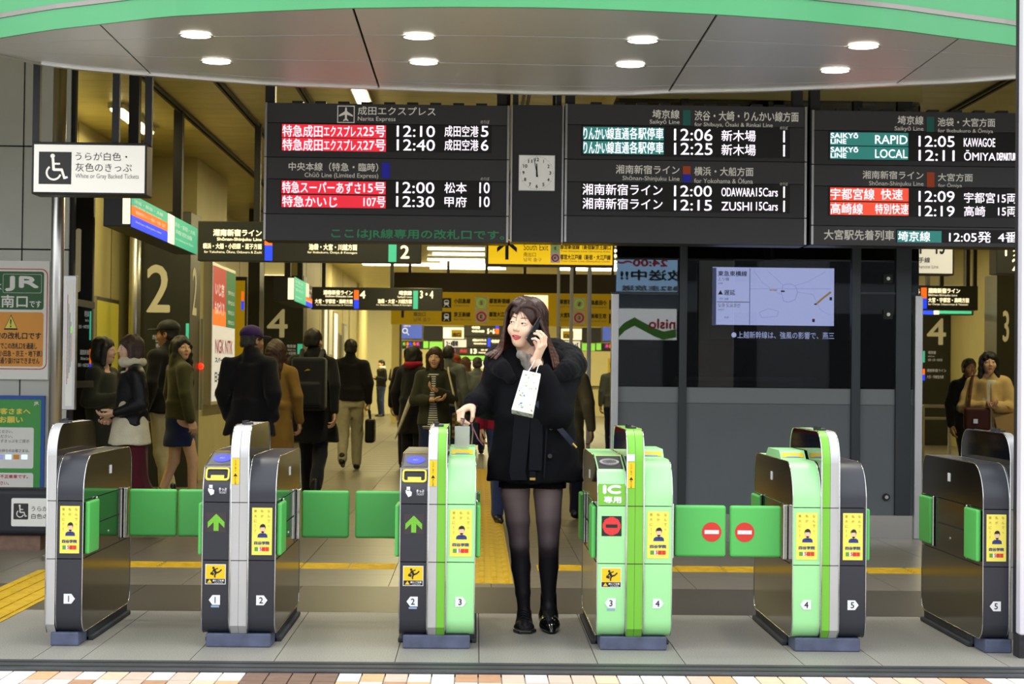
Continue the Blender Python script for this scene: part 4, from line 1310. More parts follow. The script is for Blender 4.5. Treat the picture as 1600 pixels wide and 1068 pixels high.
# slim column and fire post in the far hall
a = at(619, 560, 44)
t = thing('corner_column', 'pale corner column at the left side of the far hall', 'column', (a.x, 44, 0))
obj('shaft', MB().box(a.x - .12, a.x + .08, 44, 44.3, 0, ZI - .02), 'wall_far', t)
obj('corner_strip', MB().box(a.x + .08, a.x + .12, 43.98, 44.3, 0, ZI - .02), 'track_dark', t)
struct('wall_far_left', MB().box(-3.2, at(560, 560, 47).x, 47, 47.2, 0, ZI), 'wall_far')
# dim ad frames on the left wall further back
for k_, (x0, x1, yt, yb, m) in enumerate(((503, 508, 470, 560, 'white_lit'), (510, 516, 476, 556, 'wall_grey'), (519, 524, 486, 600, 'cream_lit'), (527, 531, 520, 590, 'pylon_dark'), (534, 540, 505, 600, 'wall_grey'))):
    wall_frame('wall_poster', 'small poster in a thin frame on the far left wall, %s from the pylon' % ['first', 'second', 'third', 'fourth', 'fifth'][k_], 'poster', x0, x1, yt, yb, 'steel', m, X=-3.2)

# ------------------------------------------------------------------ monitor in the office window
YM = 13.95
c, w, h = plane_box(1110, 415, 1306, 531, YM)
tv = thing('information_monitor', 'large information monitor showing a route map inside the office window', 'monitor', (c.x, YM, c.z - h / 2))
obj('case', MB().box(c.x - w / 2, c.x + w / 2, YM, YM + .1, c.z - h / 2, c.z + h / 2), 'ink', tv, bevel=.006)
for x0, x1 in ((1087, 1109), (1307, 1326)):
    ppanel(tv, 'speaker_box', x0, 413, x1, 530, YM + .08, 'office_dark', th=.06)
obj('mount', MB().box(c.x - .05, c.x + .05, YM + .1, YM + .2, c.z + h / 2 - .1, 3.3), 'post_black', tv)
ppanel(tv, 'screen', 1113, 418, 1303, 508, YM, 'screen', th=.003)
ppanel(tv, 'screen_edge', 1113, 418, 1119, 508, YM - .003, 'screen_dim', th=.001)
ptext(tv, '東急東横線', 1121.5, 423, 1167, 431.5, YM, 'ink', lift=.006, bold=.0008)
ptext(tv, '上り線', 1121.5, 433, 1139, 438.5, YM, 'ink', lift=.006)
ptext(tv, '全線', 1121.5, 441, 1129, 444, YM, 'ink_grey', lift=.006)
ptext(tv, '遅延', 1131, 452.5, 1148.5, 461, YM, 'ink', lift=.006, bold=.0006)
ptext(tv, '원인: 混雑', 1124, 465, 1138, 468.5, YM, 'ink_grey', lift=.006)
ptext(tv, '도큐 도요코선', 1121.5, 473.5, 1156, 480, YM, 'ink', lift=.006)
ptext(tv, '상행선', 1121.5, 482, 1131, 485, YM, 'ink_grey', lift=.006)
ptext(tv, '지연', 1131, 494, 1138, 497.5, YM, 'ink_grey', lift=.006)
c_ = at(1125.5, 460, YM)
tri = 4 * YM / F_PX
obj('warning_triangle', MB().poly([(c_.x - tri, YM - .006, c_.z), (c_.x + tri, YM - .006, c_.z), (c_.x, YM - .006, c_.z + 1.8 * tri)]), 'orange_print', tv)
ppanel(tv, 'rule', 1171, 419, 1171.8, 507, YM - .003, 'ink_grey', th=.001)
ppanel(tv, 'rule', 1120, 471, 1171, 472, YM - .003, 'ink', th=.001)
mat('delay_orange', '#d9a860', .5, emit='#dba75e', es=1.6)
mat('map_grey', '#a9a8c8', .5, emit='#b5b2dc', es=2.2)


def screen_line(pts, wpx, m, name='map_line'):
    P = [at(x, y, YM) - Vector((0, .0045, 0)) for x, y in pts]
    mb = MB()
    hw = wpx * YM / F_PX / 2
    for a, b in zip(P[:-1], P[1:]):
        d = (b - a).normalized()
        q = Vector((-d.z, 0, d.x)) * hw
        mb.poly([a - q, b - q, b + q, a + q])
    obj(name, mb, m, tv)


screen_line([(1172, 451), (1298, 451)], 1, 'map_grey')
screen_line([(1223, 445), (1233, 443), (1242, 446), (1246, 456), (1242, 468), (1232, 472), (1224, 470), (1221, 458), (1223, 445)], 1.2, 'map_grey')
screen_line([(1178, 423), (1190, 440), (1205, 452), (1225, 462)], .8, 'map_grey')
screen_line([(1186, 488), (1200, 482), (1216, 486), (1214, 494), (1190, 496), (1186, 488)], 1, 'map_grey')
screen_line([(1242, 446), (1262, 440), (1290, 424)], .8, 'map_grey')
screen_line([(1246, 456), (1270, 460), (1282, 484), (1296, 492)], .8, 'map_grey')
screen_line([(1200, 424), (1216, 438), (1223, 445)], .8, 'map_grey')
screen_line([(1202, 453), (1214, 453)], 1.8, 'delay_orange', 'delay_line')
screen_line([(1275, 475), (1285, 466), (1298, 456)], 3.2, 'delay_orange', 'delay_line')
ppanel(tv, 'red_mark', 1220, 453.5, 1226, 456, YM - .004, 'red_print', th=.001)
ppanel(tv, 'map_label', 1296, 464, 1300, 469, YM - .004, 'ink', th=.001)
ppanel(tv, 'map_label', 1272, 474, 1276, 476, YM - .004, 'ink', th=.001)
ppanel(tv, 'map_label', 1269, 498, 1273, 503, YM - .004, 'orange_print', th=.001)
ptext(tv, '上越新幹線は、強風の影響で、燕三', 1152, 518, 1303, 529, YM, 'screen', lift=.004)
c_ = at(1146.5, 523, YM)
obj('ticker_dot', MB().disc(c_ - Vector((0, .004, 0)), .02), 'screen', tv)
# desk things behind the glass
a, b = at(1062, 588, 15.2), at(1330, 588, 15.2)
t = thing('office_desk', 'dark office desk with pale edge behind the glass', 'desk', ((a.x + b.x) / 2, 15.6, 0))
mat('desk_edge', '#8f959a', .5)
obj('desk_top', MB().box(a.x + .05, b.x - .3, 15.2, 16, a.z - .03, a.z), 'desk_edge', t)
obj('desk_front', MB().box(a.x + .08, b.x - .33, 15.25, 15.3, .02, a.z - .03), 'office_dark', t)
obj('desk_side', MB().box(a.x + .08, a.x + .12, 15.3, 15.95, .02, a.z - .03).box(b.x - .37, b.x - .33, 15.3, 15.95, .02, a.z - .03), 'office_dark', t)
c_ = at(1112, 570, 15.5)
t = thing('desk_monitor', 'small dark desk monitor on a stand behind the office glass', 'monitor', (c_.x, 15.5, a.z))
obj('panel', MB().box(c_.x - .17, c_.x + .17, 15.48, 15.52, a.z + .1, a.z + .34), 'ink', t)
obj('stand', MB().box(c_.x - .02, c_.x + .02, 15.5, 15.54, a.z, a.z + .2), 'ink', t)
obj('foot', MB().box(c_.x - .09, c_.x + .09, 15.42, 15.6, a.z, a.z + .015), 'ink', t)
c_ = at(1143, 563, 17.7)
t = tag(obj('wall_print', MB().disc(c_, .13), 'notice_blue'), 'round dark blue print on the back wall of the office', 'poster')
for k_, (px, py) in enumerate(((1388, 435), (1388, 491))):
    c_ = at(px, py, YO - .03)
    t = thing('door_lock', ['round lock plate high on the glass office door', 'round lock plate at head height on the glass office door'][k_], 'lock', (c_.x, YO - .03, c_.z))
    obj('plate', MB().box(c_.x - .035, c_.x + .035, YO - .02, YO - .001, c_.z - .035, c_.z + .035), 'ink', t)
    obj('cylinder', MB().tube([(c_.x, YO - .035, c_.z), (c_.x, YO - .02, c_.z)], .014, 14), 'steel', t)
c_ = at(1384, 776, YO)
t = thing('door_lock', 'round steel lock low on the grey door panel', 'lock', (c_.x, YO, c_.z))
obj('plate', MB().tube([(c_.x, YO - .02, c_.z), (c_.x, YO, c_.z)], .028, 18), 'ink', t)
obj('cylinder', MB().tube([(c_.x, YO - .03, c_.z), (c_.x, YO - .02, c_.z)], .014, 14), 'steel', t)

# ------------------------------------------------------------------ billboards across the street, mirrored in the glass
YR = 2 * YO + 18.0


def billboard(label, x0, y0, x1, y1, m, parts):
    a, b = at(x0, y1, YR), at(x1, y0, YR)
    t = thing('billboard', label, 'billboard', ((a.x + b.x) / 2, -17.85, a.z))
    obj('panel', MB().box(a.x, b.x, -17.94, -17.8, a.z, b.z), m, t)
    for s, p0, q0, p1, q1, mm in parts:
        c, w, h = plane_box(p0, q0, p1, q1, YR)
        lettering(t, s, (c.x, -17.8, c.z), w, h, mm, u=(-1, 0, 0), n=(0, 1, 0), bold=.012, lift=.01)
    return t


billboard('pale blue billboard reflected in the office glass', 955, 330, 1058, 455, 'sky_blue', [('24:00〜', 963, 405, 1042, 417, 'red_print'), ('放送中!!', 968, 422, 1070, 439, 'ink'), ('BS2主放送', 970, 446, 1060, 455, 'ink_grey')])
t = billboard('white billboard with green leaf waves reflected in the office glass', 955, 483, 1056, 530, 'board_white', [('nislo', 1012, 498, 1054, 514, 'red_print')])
mb = MB()
pts = [(965, 522), (975, 512), (990, 504), (1005, 512), (1020, 520), (1035, 526), (1055, 522)]
top = [at(x, y - 8, YR) for x, y in pts]
bot = [at(x, y + 5, YR) for x, y in pts]
mb.add([(p.x, -17.79, p.z) for p in top] + [(p.x, -17.79, p.z) for p in bot], [(i, i + 1, 7 + i + 1, 7 + i) for i in range(6)])
obj('leaf_wave', mb, 'leaf_green', t)

# red alarm lamp on its white plate beside the lit advert
c_ = at(314, 572, 19.72)
t = thing('alarm_lamp', 'small glowing red alarm lamp on a pale plate beside the lit advert', 'lamp', (c_.x, 19.7, c_.z))
mat('alarm_red', '#e0301a', .3, emit='#ff2a12', es=2.)
ppanel(t, 'plate', 312.5, 498, 317.5, 640, 19.75, 'wall_grey', th=.015)
V_, Q_ = [], []
obj('lamp_dome', MB().tube([(c_.x, 19.70, c_.z), (c_.x, 19.66, c_.z), (c_.x, 19.64, c_.z)], [.035, .03, .012], 14), 'alarm_red', t, smooth=True)
# ------------------------------------------------------------------ ticket gates
mat('gate_black', '#30313a', .38, noise=.06, ns=5)
mat('gate_mint', '#aaefa6', .4, noise=.04, ns=5)
mat('gate_lime', '#78c23a', .4)
mat('gate_silver', '#c6c5c6', .35, .35, noise=.05, ns=6)
mat('gate_side', '#4f4b45', .12, 1., bump=.01, bs=4)
mat('gate_acrylic', '#0c0c0d', .06, 0, spec=.6)
mat('gate_plinth', '#59607a', .6, noise=.25, ns=14)
mat('plinth_dark', '#34363c', .7, noise=.3, ns=10)
mat('flap_green', '#5cc660', .42, bump=.12, bs=9)
mat('chrome', '#d6d6d6', .15, 1.)
mat('sticker_white', '#ececf0', .5)
mat('sticker_yellow', '#f2c916', .5)
mat('slot_yellow', '#f3e04a', .4, emit='#f3e04a', es=.25)
mat('reader_blue', '#4a52e8', .3, emit='#474ff0', es=.6)
mat('reader_grey', '#77777c', .3, .3)
mat('led_panel', '#3a3236', .5)
mat('led_green', '#79c437', .5, emit='#6fc42c', es=.3)
mat('led_stop', '#e23b3b', .5, emit='#e03434', es=.35)
mat('sign_red', '#dd3a2c', .45)
mat('poster_paper', '#f3e562', .45)
mat('skin_print', '#e8c3a4', .6)
mat('navy_print', '#26397a', .6)
mat('gold_print', '#a3842c', .6)
mat('pale_sticker', '#93b0d0', .5)
GY = 7.98          # front line of the gates
GL = 1.10          # length of a gate


def gx_(px, y=850, Y=GY):
    return at(px, y, Y).x


def arc(cx_, cy_, r, a0, a1, n=6):
    return [(cx_ + r * math.cos(math.radians(a0 + (a1 - a0) * i / n)), cy_ + r * math.sin(math.radians(a0 + (a1 - a0) * i / n))) for i in range(n + 1)]


def unit_profile(kind):
    """side outline (depth, height) from the front bottom, up over the top, down the back"""
    bot = arc(.075, .135, .075, 270, 180, 5)
    if kind == 'plain':
        top = arc(.17, .685, .17, 180, 90, 9)
    else:
        top = [(.0, .70), (.004, .73), (.014, .752), (.045, .805), (.06, .812), (.30, .868)]
    zt = .855 if kind == 'plain' else .868
    bk_ = arc(GL - .09, zt - .09, .09, 90, 0, 5)
    return bot + top + bk_ + arc(GL - .06, .12, .06, 0, -90, 4)


def clip_z(poly, z0, z1):
    def half(P, f):
        out = []
        for i in range(len(P)):
            a, b = P[i], P[(i + 1) % len(P)]
            fa, fb = f(a), f(b)
            if fa >= 0:
                out.append(a)
            if (fa >= 0) != (fb >= 0):
                t = fa / (fa - fb)
                out.append((a[0] + (b[0] - a[0]) * t, a[1] + (b[1] - a[1]) * t))
        return out
    return half(half(poly, lambda p: p[1] - z0), lambda p: z1 - p[1])


def extrude(poly, x0, x1, mi_rim=0, mi_side=1):
    """profile in (depth, z) extruded across x; rim faces one material, side faces another"""
    n = len(poly)
    mb = MB()
    vs = [(x0, GY + d, z) for d, z in poly] + [(x1, GY + d, z) for d, z in poly]
    mb.add(vs, [(i, (i + 1) % n, n + (i + 1) % n, n + i) for i in range(n)], mi_rim)
    mb.add(vs, [tuple(range(n)), tuple(range(n, 2 * n))[::-1]], mi_side)
    # weld the doubled rows
    m = MB()
    m.v = vs
    m.f = mb.f[:n] + [tuple(i - 2 * n for i in q) for q in mb.f[n:]]
    m.mi = mb.mi
    return m


def quad(mb, c, w, h, u=(1, 0, 0), up=(0, 0, 1), mi=0):
    c, u, up = Vector(c), Vector(u), Vector(up)
    return mb.poly([c - u * w / 2 - up * h / 2, c + u * w / 2 - up * h / 2, c + u * w / 2 + up * h / 2, c - u * w / 2 + up * h / 2], mi)


def poster(parent, xc, w):
    zt, zb = .652 - .022, .653 - .235
    h = zt - zb
    zc = (zt + zb) / 2
    w = min(w, h * .50)
    y = GY - .002
    p = obj('advert_poster', MB().box(xc - w / 2, xc + w / 2, y, GY, zb, zt), 'poster_paper', parent)
    yy = y - .0008
    P = lambda a, b: Vector((xc + a * w, yy, zb + b * h))
    for k, s in enumerate(('なんで、', '私が', '東大に!?')):
        n = len(s)
        for i, ch in enumerate(s):
            lettering(p, ch, P(.33 - k * .33, .93 - i * .105), .0125, .0125 if ch not in '、' else .006, 'gold_print', lift=.0006, keep=True)
    # portrait
    obj('portrait_shirt', MB().poly([P(-.22, .37), P(.28, .37), P(.26, .43), P(.17, .46), P(-.1, .46), P(-.2, .43)]), 'navy_print', p)
    obj('portrait_face', MB().disc(P(.04, .54), w * .125, n=18, r2=h * .075).poly([P(-.03, .44), P(.1, .44), P(.1, .5), P(-.03, .5)]), 'skin_print', p)
    hy = yy - .0006
    obj('portrait_hair', MB().poly([(q.x, hy, q.z) for q in (P(-.1, .55), P(-.08, .6), P(-.06, .585), P(.13, .59), P(.165, .545), P(.18, .6), P(.13, .645), P(.04, .66), P(-.06, .64), P(-.11, .6))]), 'ink', p)
    lettering(p, '四谷学院', P(0, .255), w * .76, h * .075, 'navy_print', lift=.0006, bold=.0006)
    for k, m in enumerate(('leaf_green', 'sticker_white', 'sign_red', 'sign_red')):
        obj('colour_tab', quad(MB(), P(-.27 + k * .18, .125), w * .17, h * .085), m, p)
    lettering(p, '55', P(0, .13), w * .22, h * .075, 'sign_red', lift=.0012, bold=.0006)


def number_sticker(parent, xc, n, left, z=.215, bar=False):
    y = GY - .0015
    s = .022
    d = -1 if left else 1
    o = obj('number_sticker', MB().prism([(xc - d * s, y, z - s), (xc + d * s * .55, y, z - s), (xc + d * s * 1.3, y, z), (xc + d * s * .55, y, z + s), (xc - d * s, y, z + s)], (0, -.0008, 0)), 'sticker_white', parent)
    lettering(o, str(n), (xc, y - .0008, z), .02, .028, 'ink', lift=.0006, bold=.0006, keep=True)
    if bar:
        obj('blue_sticker', MB().box(xc - .018, xc + .018, y - .0006, GY, z - s - .011, z - s - .003), 'pale_sticker', parent)


def caution(parent, xc, z0=.285, w=.092, h=.09):
    y = GY - .0015
    o = obj('caution_sticker', MB().box(xc - w / 2, xc + w / 2, y, GY, z0, z0 + h), 'sticker_white', parent)
    obj('yellow_field', MB().box(xc - w / 2 + .003, xc + w / 2 - .003, y - .0005, y, z0 + h * .28, z0 + h - .003), 'sticker_yellow', o)
    obj('black_field', MB().box(xc - w / 2 + .003, xc + w / 2 - .003, y - .0005, y, z0 + .003, z0 + h * .27), 'ink', o)
    yy = y - .0012
    P = lambda a, b: Vector((xc + a * w, yy, z0 + b * h))
    mb = MB().disc(P(-.1, .82), .0055, n=12)
    for a, b, wd in (((-.08, .76), (.02, .56), .0055), ((.02, .56), (.18, .62), .0035), ((.18, .62), (.30, .74), .003), ((.02, .56), (-.04, .44), .0035), ((-.04, .44), (-.02, .34), .003), ((-.04, .74), (.12, .8), .0025), ((-.08, .72), (-.16, .6), .0025)):
        p, q = P(*a), P(*b)
        d = (q - p).normalized()
        n = Vector((-d.z, 0, d.x)) * wd
        mb.poly([p - n, q - n, q + n, p + n])
    mb.poly([P(-.26, .5), P(-.1, .44), P(-.06, .56), P(-.22, .62)])
    obj('running_figure', mb, 'ink', o)
    obj('warning_triangle', MB().poly([P(-.4, .07), P(-.16, .07), P(-.28, .25)]), 'sticker_yellow', o)
    lettering(o, '扉にご注意', P(.14, .19), w * .55, h * .1, 'sticker_white', lift=.0004, bold=.0003)
    lettering(o, 'CAUTION', P(.16, .08), w * .4, h * .06, 'sticker_white', lift=.0004)


def led_sign(parent, xc, kind, z=.562, s=.090):
    y = GY - .0015
    o = obj('led_display', MB().box(xc - s / 2, xc + s / 2, y, GY, z - s / 2, z + s / 2), 'led_panel' if kind == 'arrow' else 'ink', parent)
    n = 24
    dots = MB()
    for i in range(n):
        for j in range(n):
            a, b = (i + .5) / n * 2 - 1, (j + .5) / n * 2 - 1
            if kind == 'arrow':
                on = (abs(a) < .21 and -.85 < b < .5) or (abs(b + abs(a) * .95 - .56) < .31 and abs(a) < .85)
            else:
                on = a * a + b * b < .82 and not (abs(b) < .14 and abs(a) < .62)
            if on:
                quad(dots, (xc + a * s / 2, y - .0008, z + b * s / 2), s / n * .86, s / n * .86)
    obj('led_dots', dots, 'led_green' if kind == 'arrow' else 'led_stop', o, kind='stuff')


def flap(parent, x_hinge, sgn, ypos, closed, width=.238, z0=.412, z1=.648, stop=False):
    """padded green door; closed = across the lane, else folded along the side of the gate"""
    if not closed:
        ypos = GY + .25 if ypos < GY + .5 else GY + .85
    xs = sorted((x_hinge, x_hinge + sgn * (.022 if closed else .012)))
    hb_ = .035 if closed else .009
    obj('hinge_bracket', MB().box(*xs, ypos - hb_, ypos + hb_, z0 - .008, z1 + .008), 'chrome', parent, bevel=.004)
    if closed:
        a = x_hinge + sgn * .026
        xs = sorted((a, a + sgn * width))
        o = obj('flap_door', MB().box(*xs, ypos - .02, ypos + .02, z0, z1), 'flap_green', parent, bevel=.012, seg=3)
        if stop:
            cx_ = a + sgn * width * .72
            obj('stop_disc', MB().disc((cx_, ypos - .0215, (z0 + z1) / 2 - .003), .045, n=32), 'sign_red', o)
            obj('stop_bar', quad(MB(), (cx_, ypos - .0225, (z0 + z1) / 2 - .003), .066, .018), 'sticker_white', o)
    else:
        xs = sorted((x_hinge + sgn * .001, x_hinge + sgn * .024))
        ya = ypos - .225 if ypos < GY + .5 else ypos + .012
        obj('flap_door', MB().box(*xs, ya, ya + .213, z0, z1), 'flap_green', parent, bevel=.009, seg=3)


def side_details(parent, x, sgn):
    """panel joints, sensor plate and seams on the steel side"""
    xs = lambda a, b: sorted((x + sgn * a, x + sgn * b))
    obj('side_seam', MB().box(*xs(0, .0015), GY + .33, GY + .80, .528, .534), 'joint_black', parent)
    obj('side_seam', MB().box(*xs(0, .0015), GY + .30, GY + .304, .40, .66), 'joint_black', parent)
    obj('side_seam', MB().box(*xs(0, .0015), GY + .82, GY + .824, .40, .66), 'joint_black', parent)
    obj('side_seam', MB().box(*xs(0, .0015), GY + .06, GY + 1.04, .392, .396), 'joint_black', parent)
    obj('sensor_plate', MB().box(*xs(0, .003), GY + .56, GY + .60, .745, .785), 'sticker_white', parent)
    obj('screw_cap', MB().tube([(x, GY + .56, .47), (x + sgn * .003, GY + .56, .47)], .008, 10), 'chrome', parent)


def gate(label, units, strips, flaps, fin_side=None, plinth=(0, 0)):
    """units: (x0px, x1px, kind, colour, number, arrow-left, display), strips: (x0px, x1px, material)"""
    xs = [gx_(p) for u in units for p in u[:2]] + [gx_(p) for s in strips for p in s[:2]]
    X0, X1 = min(xs), max(xs)
    g = thing('ticket_gate', label, 'ticket gate', ((X0 + X1) / 2, GY + GL / 2, 0), 'automatic ticket gates in a row')
    obj('plinth', MB().box(X0 + .018, X1 - .018, GY + .022, GY + .2, 0, .062), 'gate_plinth', g, bevel=.006)
    obj('plinth_rear', MB().box(X0 + .005, X1 - .005, GY + .2, GY + GL - .03, 0, .062), 'plinth_dark', g, bevel=.006)
    obj('plinth_skirt', MB().box(X0 - .012, X1 + .012, GY + .2, GY + GL - .02, 0, .022), 'plinth_dark', g, bevel=.006)
    for (p0, p1, kind, colr, num, left, disp) in units:
        a, b = gx_(p0), gx_(p1)
        xc = (a + b) / 2
        prof = unit_profile(kind)
        m = 'gate_black' if colr == 'black' else 'gate_mint'
        for nm, z0, z1 in (('lower_cover', .06, .391), ('middle_cover', .395, .651), ('top_cover', .655, .9)):
            obj(nm, extrude(clip_z(prof, z0, z1), a, b), [m, 'gate_side'], g, auto=25, smooth=True)
        # bright edge trims along the outline
        for xe in (a, b):
            out = [(xe, GY + d, z) for d, z in prof]
            obj('edge_trim', MB().tube(out + [out[0]], .0026, 5, cap=False), 'chrome', g, smooth=True)
        number_sticker(g, xc, num, left, bar=disp is not None)
        if disp is None:
            poster(g, xc, b - a - .03)
            if colr == 'mint':
                hood = [(.34, .85), (.40, .895), (.72, .895), (.80, .85)]
                obj('display_hood', extrude(hood, a + .004, b - .004), [m, m], g)
                up = Vector((0, .06, .045)).normalized()
                nn = Vector((0, -up.z, up.y))
                cc = Vector((xc, GY + .37, .8725)) + nn * .002
                obj('hood_label', quad(MB(), cc, (b - a) * .8, .034, up=up), 'sticker_yellow', g)
                obj('hood_label', quad(MB(), cc + nn * .001 - up * .012, (b - a) * .5, .008, up=up), 'pale_sticker', g)
        else:
            led_sign(g, xc, disp)
            caution(g, xc)
        if kind != 'plain':
            # sloping reader plate
            d0, z0, d1, z1 = .075, .8158, .28, .8635
            up = Vector((0, d1 - d0, z1 - z0))
            L = up.length
            up.normalize()
            nrm = Vector((0, -up.z, up.y))
            cc = Vector((xc, GY + (d0 + d1) / 2, (z0 + z1) / 2)) + nrm * .0015
            w = b - a - .016
            obj('reader_plate', quad(MB(), cc, w, L, up=up), 'reader_grey' if kind == 'ticket' else 'ink', g)
            o = obj('reader_disc', MB().disc(cc + nrm * .002, w * .40, (1, 0, 0), up, 28, r2=L * .3), 'reader_blue' if kind == 'ticket' else 'reader_grey', g)
            if kind == 'ic':
                obj('reader_disc', MB().ring(cc + nrm * .003, w * .3, w * .4, (1, 0, 0), up, 28, asp=.95), 'alu', g)
            lettering(o, 'IC', cc + nrm * .002, w * .2, L * .1, 'sticker_white' if kind == 'ticket' else 'ink', u=(1, 0, 0), n=nrm, lift=.001)
            obj('rear_label', MB().box(a + .008, b - .008, GY + .30, GY + .315, .868, .8695), 'sticker_yellow', g)
        if kind == 'ticket':
            # yellow-framed ticket slot on the steep nose
            p0_, p1_ = Vector((0, .012, .750)), Vector((0, .043, .803))
            up = (p1_ - p0_)
            L = up.length
            up.normalize()
            nrm = Vector((0, -up.z, up.y))
            cc = Vector((xc, GY, 0)) + (p0_ + p1_) / 2
            w = b - a - .014
            ring_o, ring_i = rrect(w, L * 1.02, .014), rrect(w - .016, L * 1.02 - .016, .008)
            mb = MB()
            n = len(ring_o)
            vs = [cc + Vector((1, 0, 0)) * x + up * y_ + nrm * .006 for x, y_ in ring_o] + [cc + Vector((1, 0, 0)) * x + up * y_ + nrm * .006 for x, y_ in ring_i] + [cc + Vector((1, 0, 0)) * x + up * y_ - nrm * .004 for x, y_ in ring_o]
            mb.add(vs, [(i, (i + 1) % n, n + (i + 1) % n, n + i) for i in range(n)] + [(i, (i + 1) % n, 2 * n + (i + 1) % n, 2 * n + i) for i in range(n)])
            o = obj('slot_frame', mb, 'slot_yellow', g)
            obj('slot_mouth', quad(MB(), cc + nrm * .001, w - .016, L - .016, up=up), 'ink', o)
            obj('slot_lip', quad(MB(), cc + nrm * .002 - up * (L * .22), w * .55, L * .28, up=up), 'slot_yellow', o)
            lettering(g, 'きっぷ', (xc + .028, GY, .712), .035, .014, 'sticker_white', lift=.003, bold=.0005)
            lettering(g, 'TICKET', (xc + .028, GY, .697), .034, .009, 'sticker_white', lift=.003)
            mb = MB()
            quad(mb, (xc - .026, GY - .003, .722), .016, .018)
            mb.poly([(xc - .038, GY - .003, .716), (xc - .022, GY - .003, .716), (xc - .010, GY - .003, .706), (xc - .012, GY - .003, .690), (xc - .026, GY - .003, .684), (xc - .032, GY - .003, .694), (xc - .038, GY - .003, .704)])
            obj('hand_symbol', mb, 'sticker_white', g)
        if kind == 'ic':
            obj('lime_field', MB().box(a + .003, b - .003, GY - .0015, GY, .657, .752), 'gate_lime', g)
            lettering(g, 'IC', (xc, GY - .0015, .727), .084, .042, 'sticker_white', lift=.001, bold=.004)
            lettering(g, '専用', (xc + .003, GY - .0015, .681), .080, .032, 'sticker_white', lift=.001, bold=.0016)
    # tall fin in the middle: one strip per half
    fin = [(.03, .06)] + [(-.006, .10), (-.006, .855)] + arc(.135, .855, .141, 180, 90, 9) + arc(.70, .886, .11, 90, 0, 6) + [(.81, .06)]
    for k, (p0, p1, m) in enumerate(strips):
        a, b = gx_(p0), gx_(p1)
        o = obj('centre_fin', extrude(fin, a, b), [m, 'gate_acrylic' if m != 'skip' else m], g, auto=25, smooth=True)
        xe = a if k == 0 else b
        out = [(xe, GY + d, z) for d, z in fin]
        obj('fin_trim', MB().tube(out, .0032, 5), 'chrome', o, smooth=True)
        for z in (.393, .653):
            obj('fin_seam', MB().box(a, b, GY - .0072, GY - .005, z - .0015, z + .0015), 'joint_black', o)
        if k == 0 and any(u[2] != 'plain' for u in units):
            xc = (a + b) / 2
            w = (b - a) * .86
            obj('yellow_sticker', MB().box(xc - w / 2, xc + w / 2, GY - .0078, GY - .006, .735, .850), 'sticker_yellow', o)
            for i, ch in enumerate('とび出し禁止'):
                lettering(o, ch, (xc, GY - .0078,   .842 - i * .0088), .0095, .0078, 'ink', lift=.0004, keep=True)
            obj('warning_triangle', MB().poly([(xc - .009, GY - .0082, .770), (xc + .009, GY - .0082, .770), (xc, GY - .0082, .785)]), 'ink', o)
            for i, ch in enumerate('扉に注意'):
                lettering(o, ch, (xc, GY - .0078,   .764 - i * .0085), .0095, .0078, 'ink', lift=.0004, keep=True)
            obj('white_label', MB().box(xc - w / 2, xc + w / 2, GY - .0068, GY + .006, .855, .886), 'sticker_white', o)
    a, b = gx_(strips[0][0]), gx_(strips[-1][1])
    for dy in (.22, .30):
        obj('sensor_eye', MB().tube([((a + b) / 2 - .012, GY + dy, .996), ((a + b) / 2 - .012, GY + dy, 1.014)], .011, 12).tube([((a + b) / 2 - .012, GY + dy - .01, 1.0), ((a + b) / 2 + .02, GY + dy - .01, 1.0)], .006, 8), 'dark_metal', g)
    for (px, sgn, front_closed, rear_closed, stop) in flaps:
        x = gx_(px)
        side_details(g, x, sgn)
        flap(g, x, sgn, GY + .16, front_closed, stop=stop)
        flap(g, x, sgn, GY + .93, rear_closed)
    return g


gate('single black ticket gate with number one sticker at the left end of the row', [(88, 129, 'plain', 'black', 1, False, None)], [(72.5, 87, 'gate_silver')], [(129, 1, False, True, False)])
gate('black double ticket gate with stickers one and two and green arrow display', [(316, 358.5, 'ticket', 'black', 1, True, 'arrow'), (388, 430, 'plain', 'black', 2, False, None)], [(360, 373.3, 'gate_silver'), (373.7, 387, 'gate_silver')], [(316, -1, False, True, False), (430, 1, False, True, False)])
gate('ticket gate half black and half pale green with stickers two and three', [(624.5, 667.5, 'ticket', 'black', 2, True, 'arrow'), (697.5, 742, 'plain', 'mint', 3, False, None)], [(668.5, 682.3, 'gate_silver'), (682.7, 696.5, 'gate_lime')], [(624.5, -1, False, True, False), (742, 1, False, False, False)])
gate('pale green ticket gate with IC lettering and red stop display', [(933, 977.5, 'ic', 'mint', 3, True, 'stop'), (1006, 1050, 'plain', 'mint', 4, False, None)], [(978.5, 991.3, 'gate_lime'), (991.7, 1005, 'gate_lime')], [(933, -1, False, False, False), (1050, 1, True, False, True)])
gate('ticket gate half pale green and half black with stickers four and five', [(1238.5, 1282, 'plain', 'mint', 4, True, None), (1311.5, 1353, 'plain', 'black', 5, False, None)], [(1283, 1296, 'gate_lime'), (1296.4, 1310.5, 'gate_silver')], [(1238.5, -1, True, False, True), (1353, 1, False, False, False)])
gate('single black ticket gate with number five sticker beside the right pillar', [(1536, 1577, 'plain', 'black', 5, True, None)], [(1578, 1591, 'gate_silver')], [(1536, -1, False, False, False)])

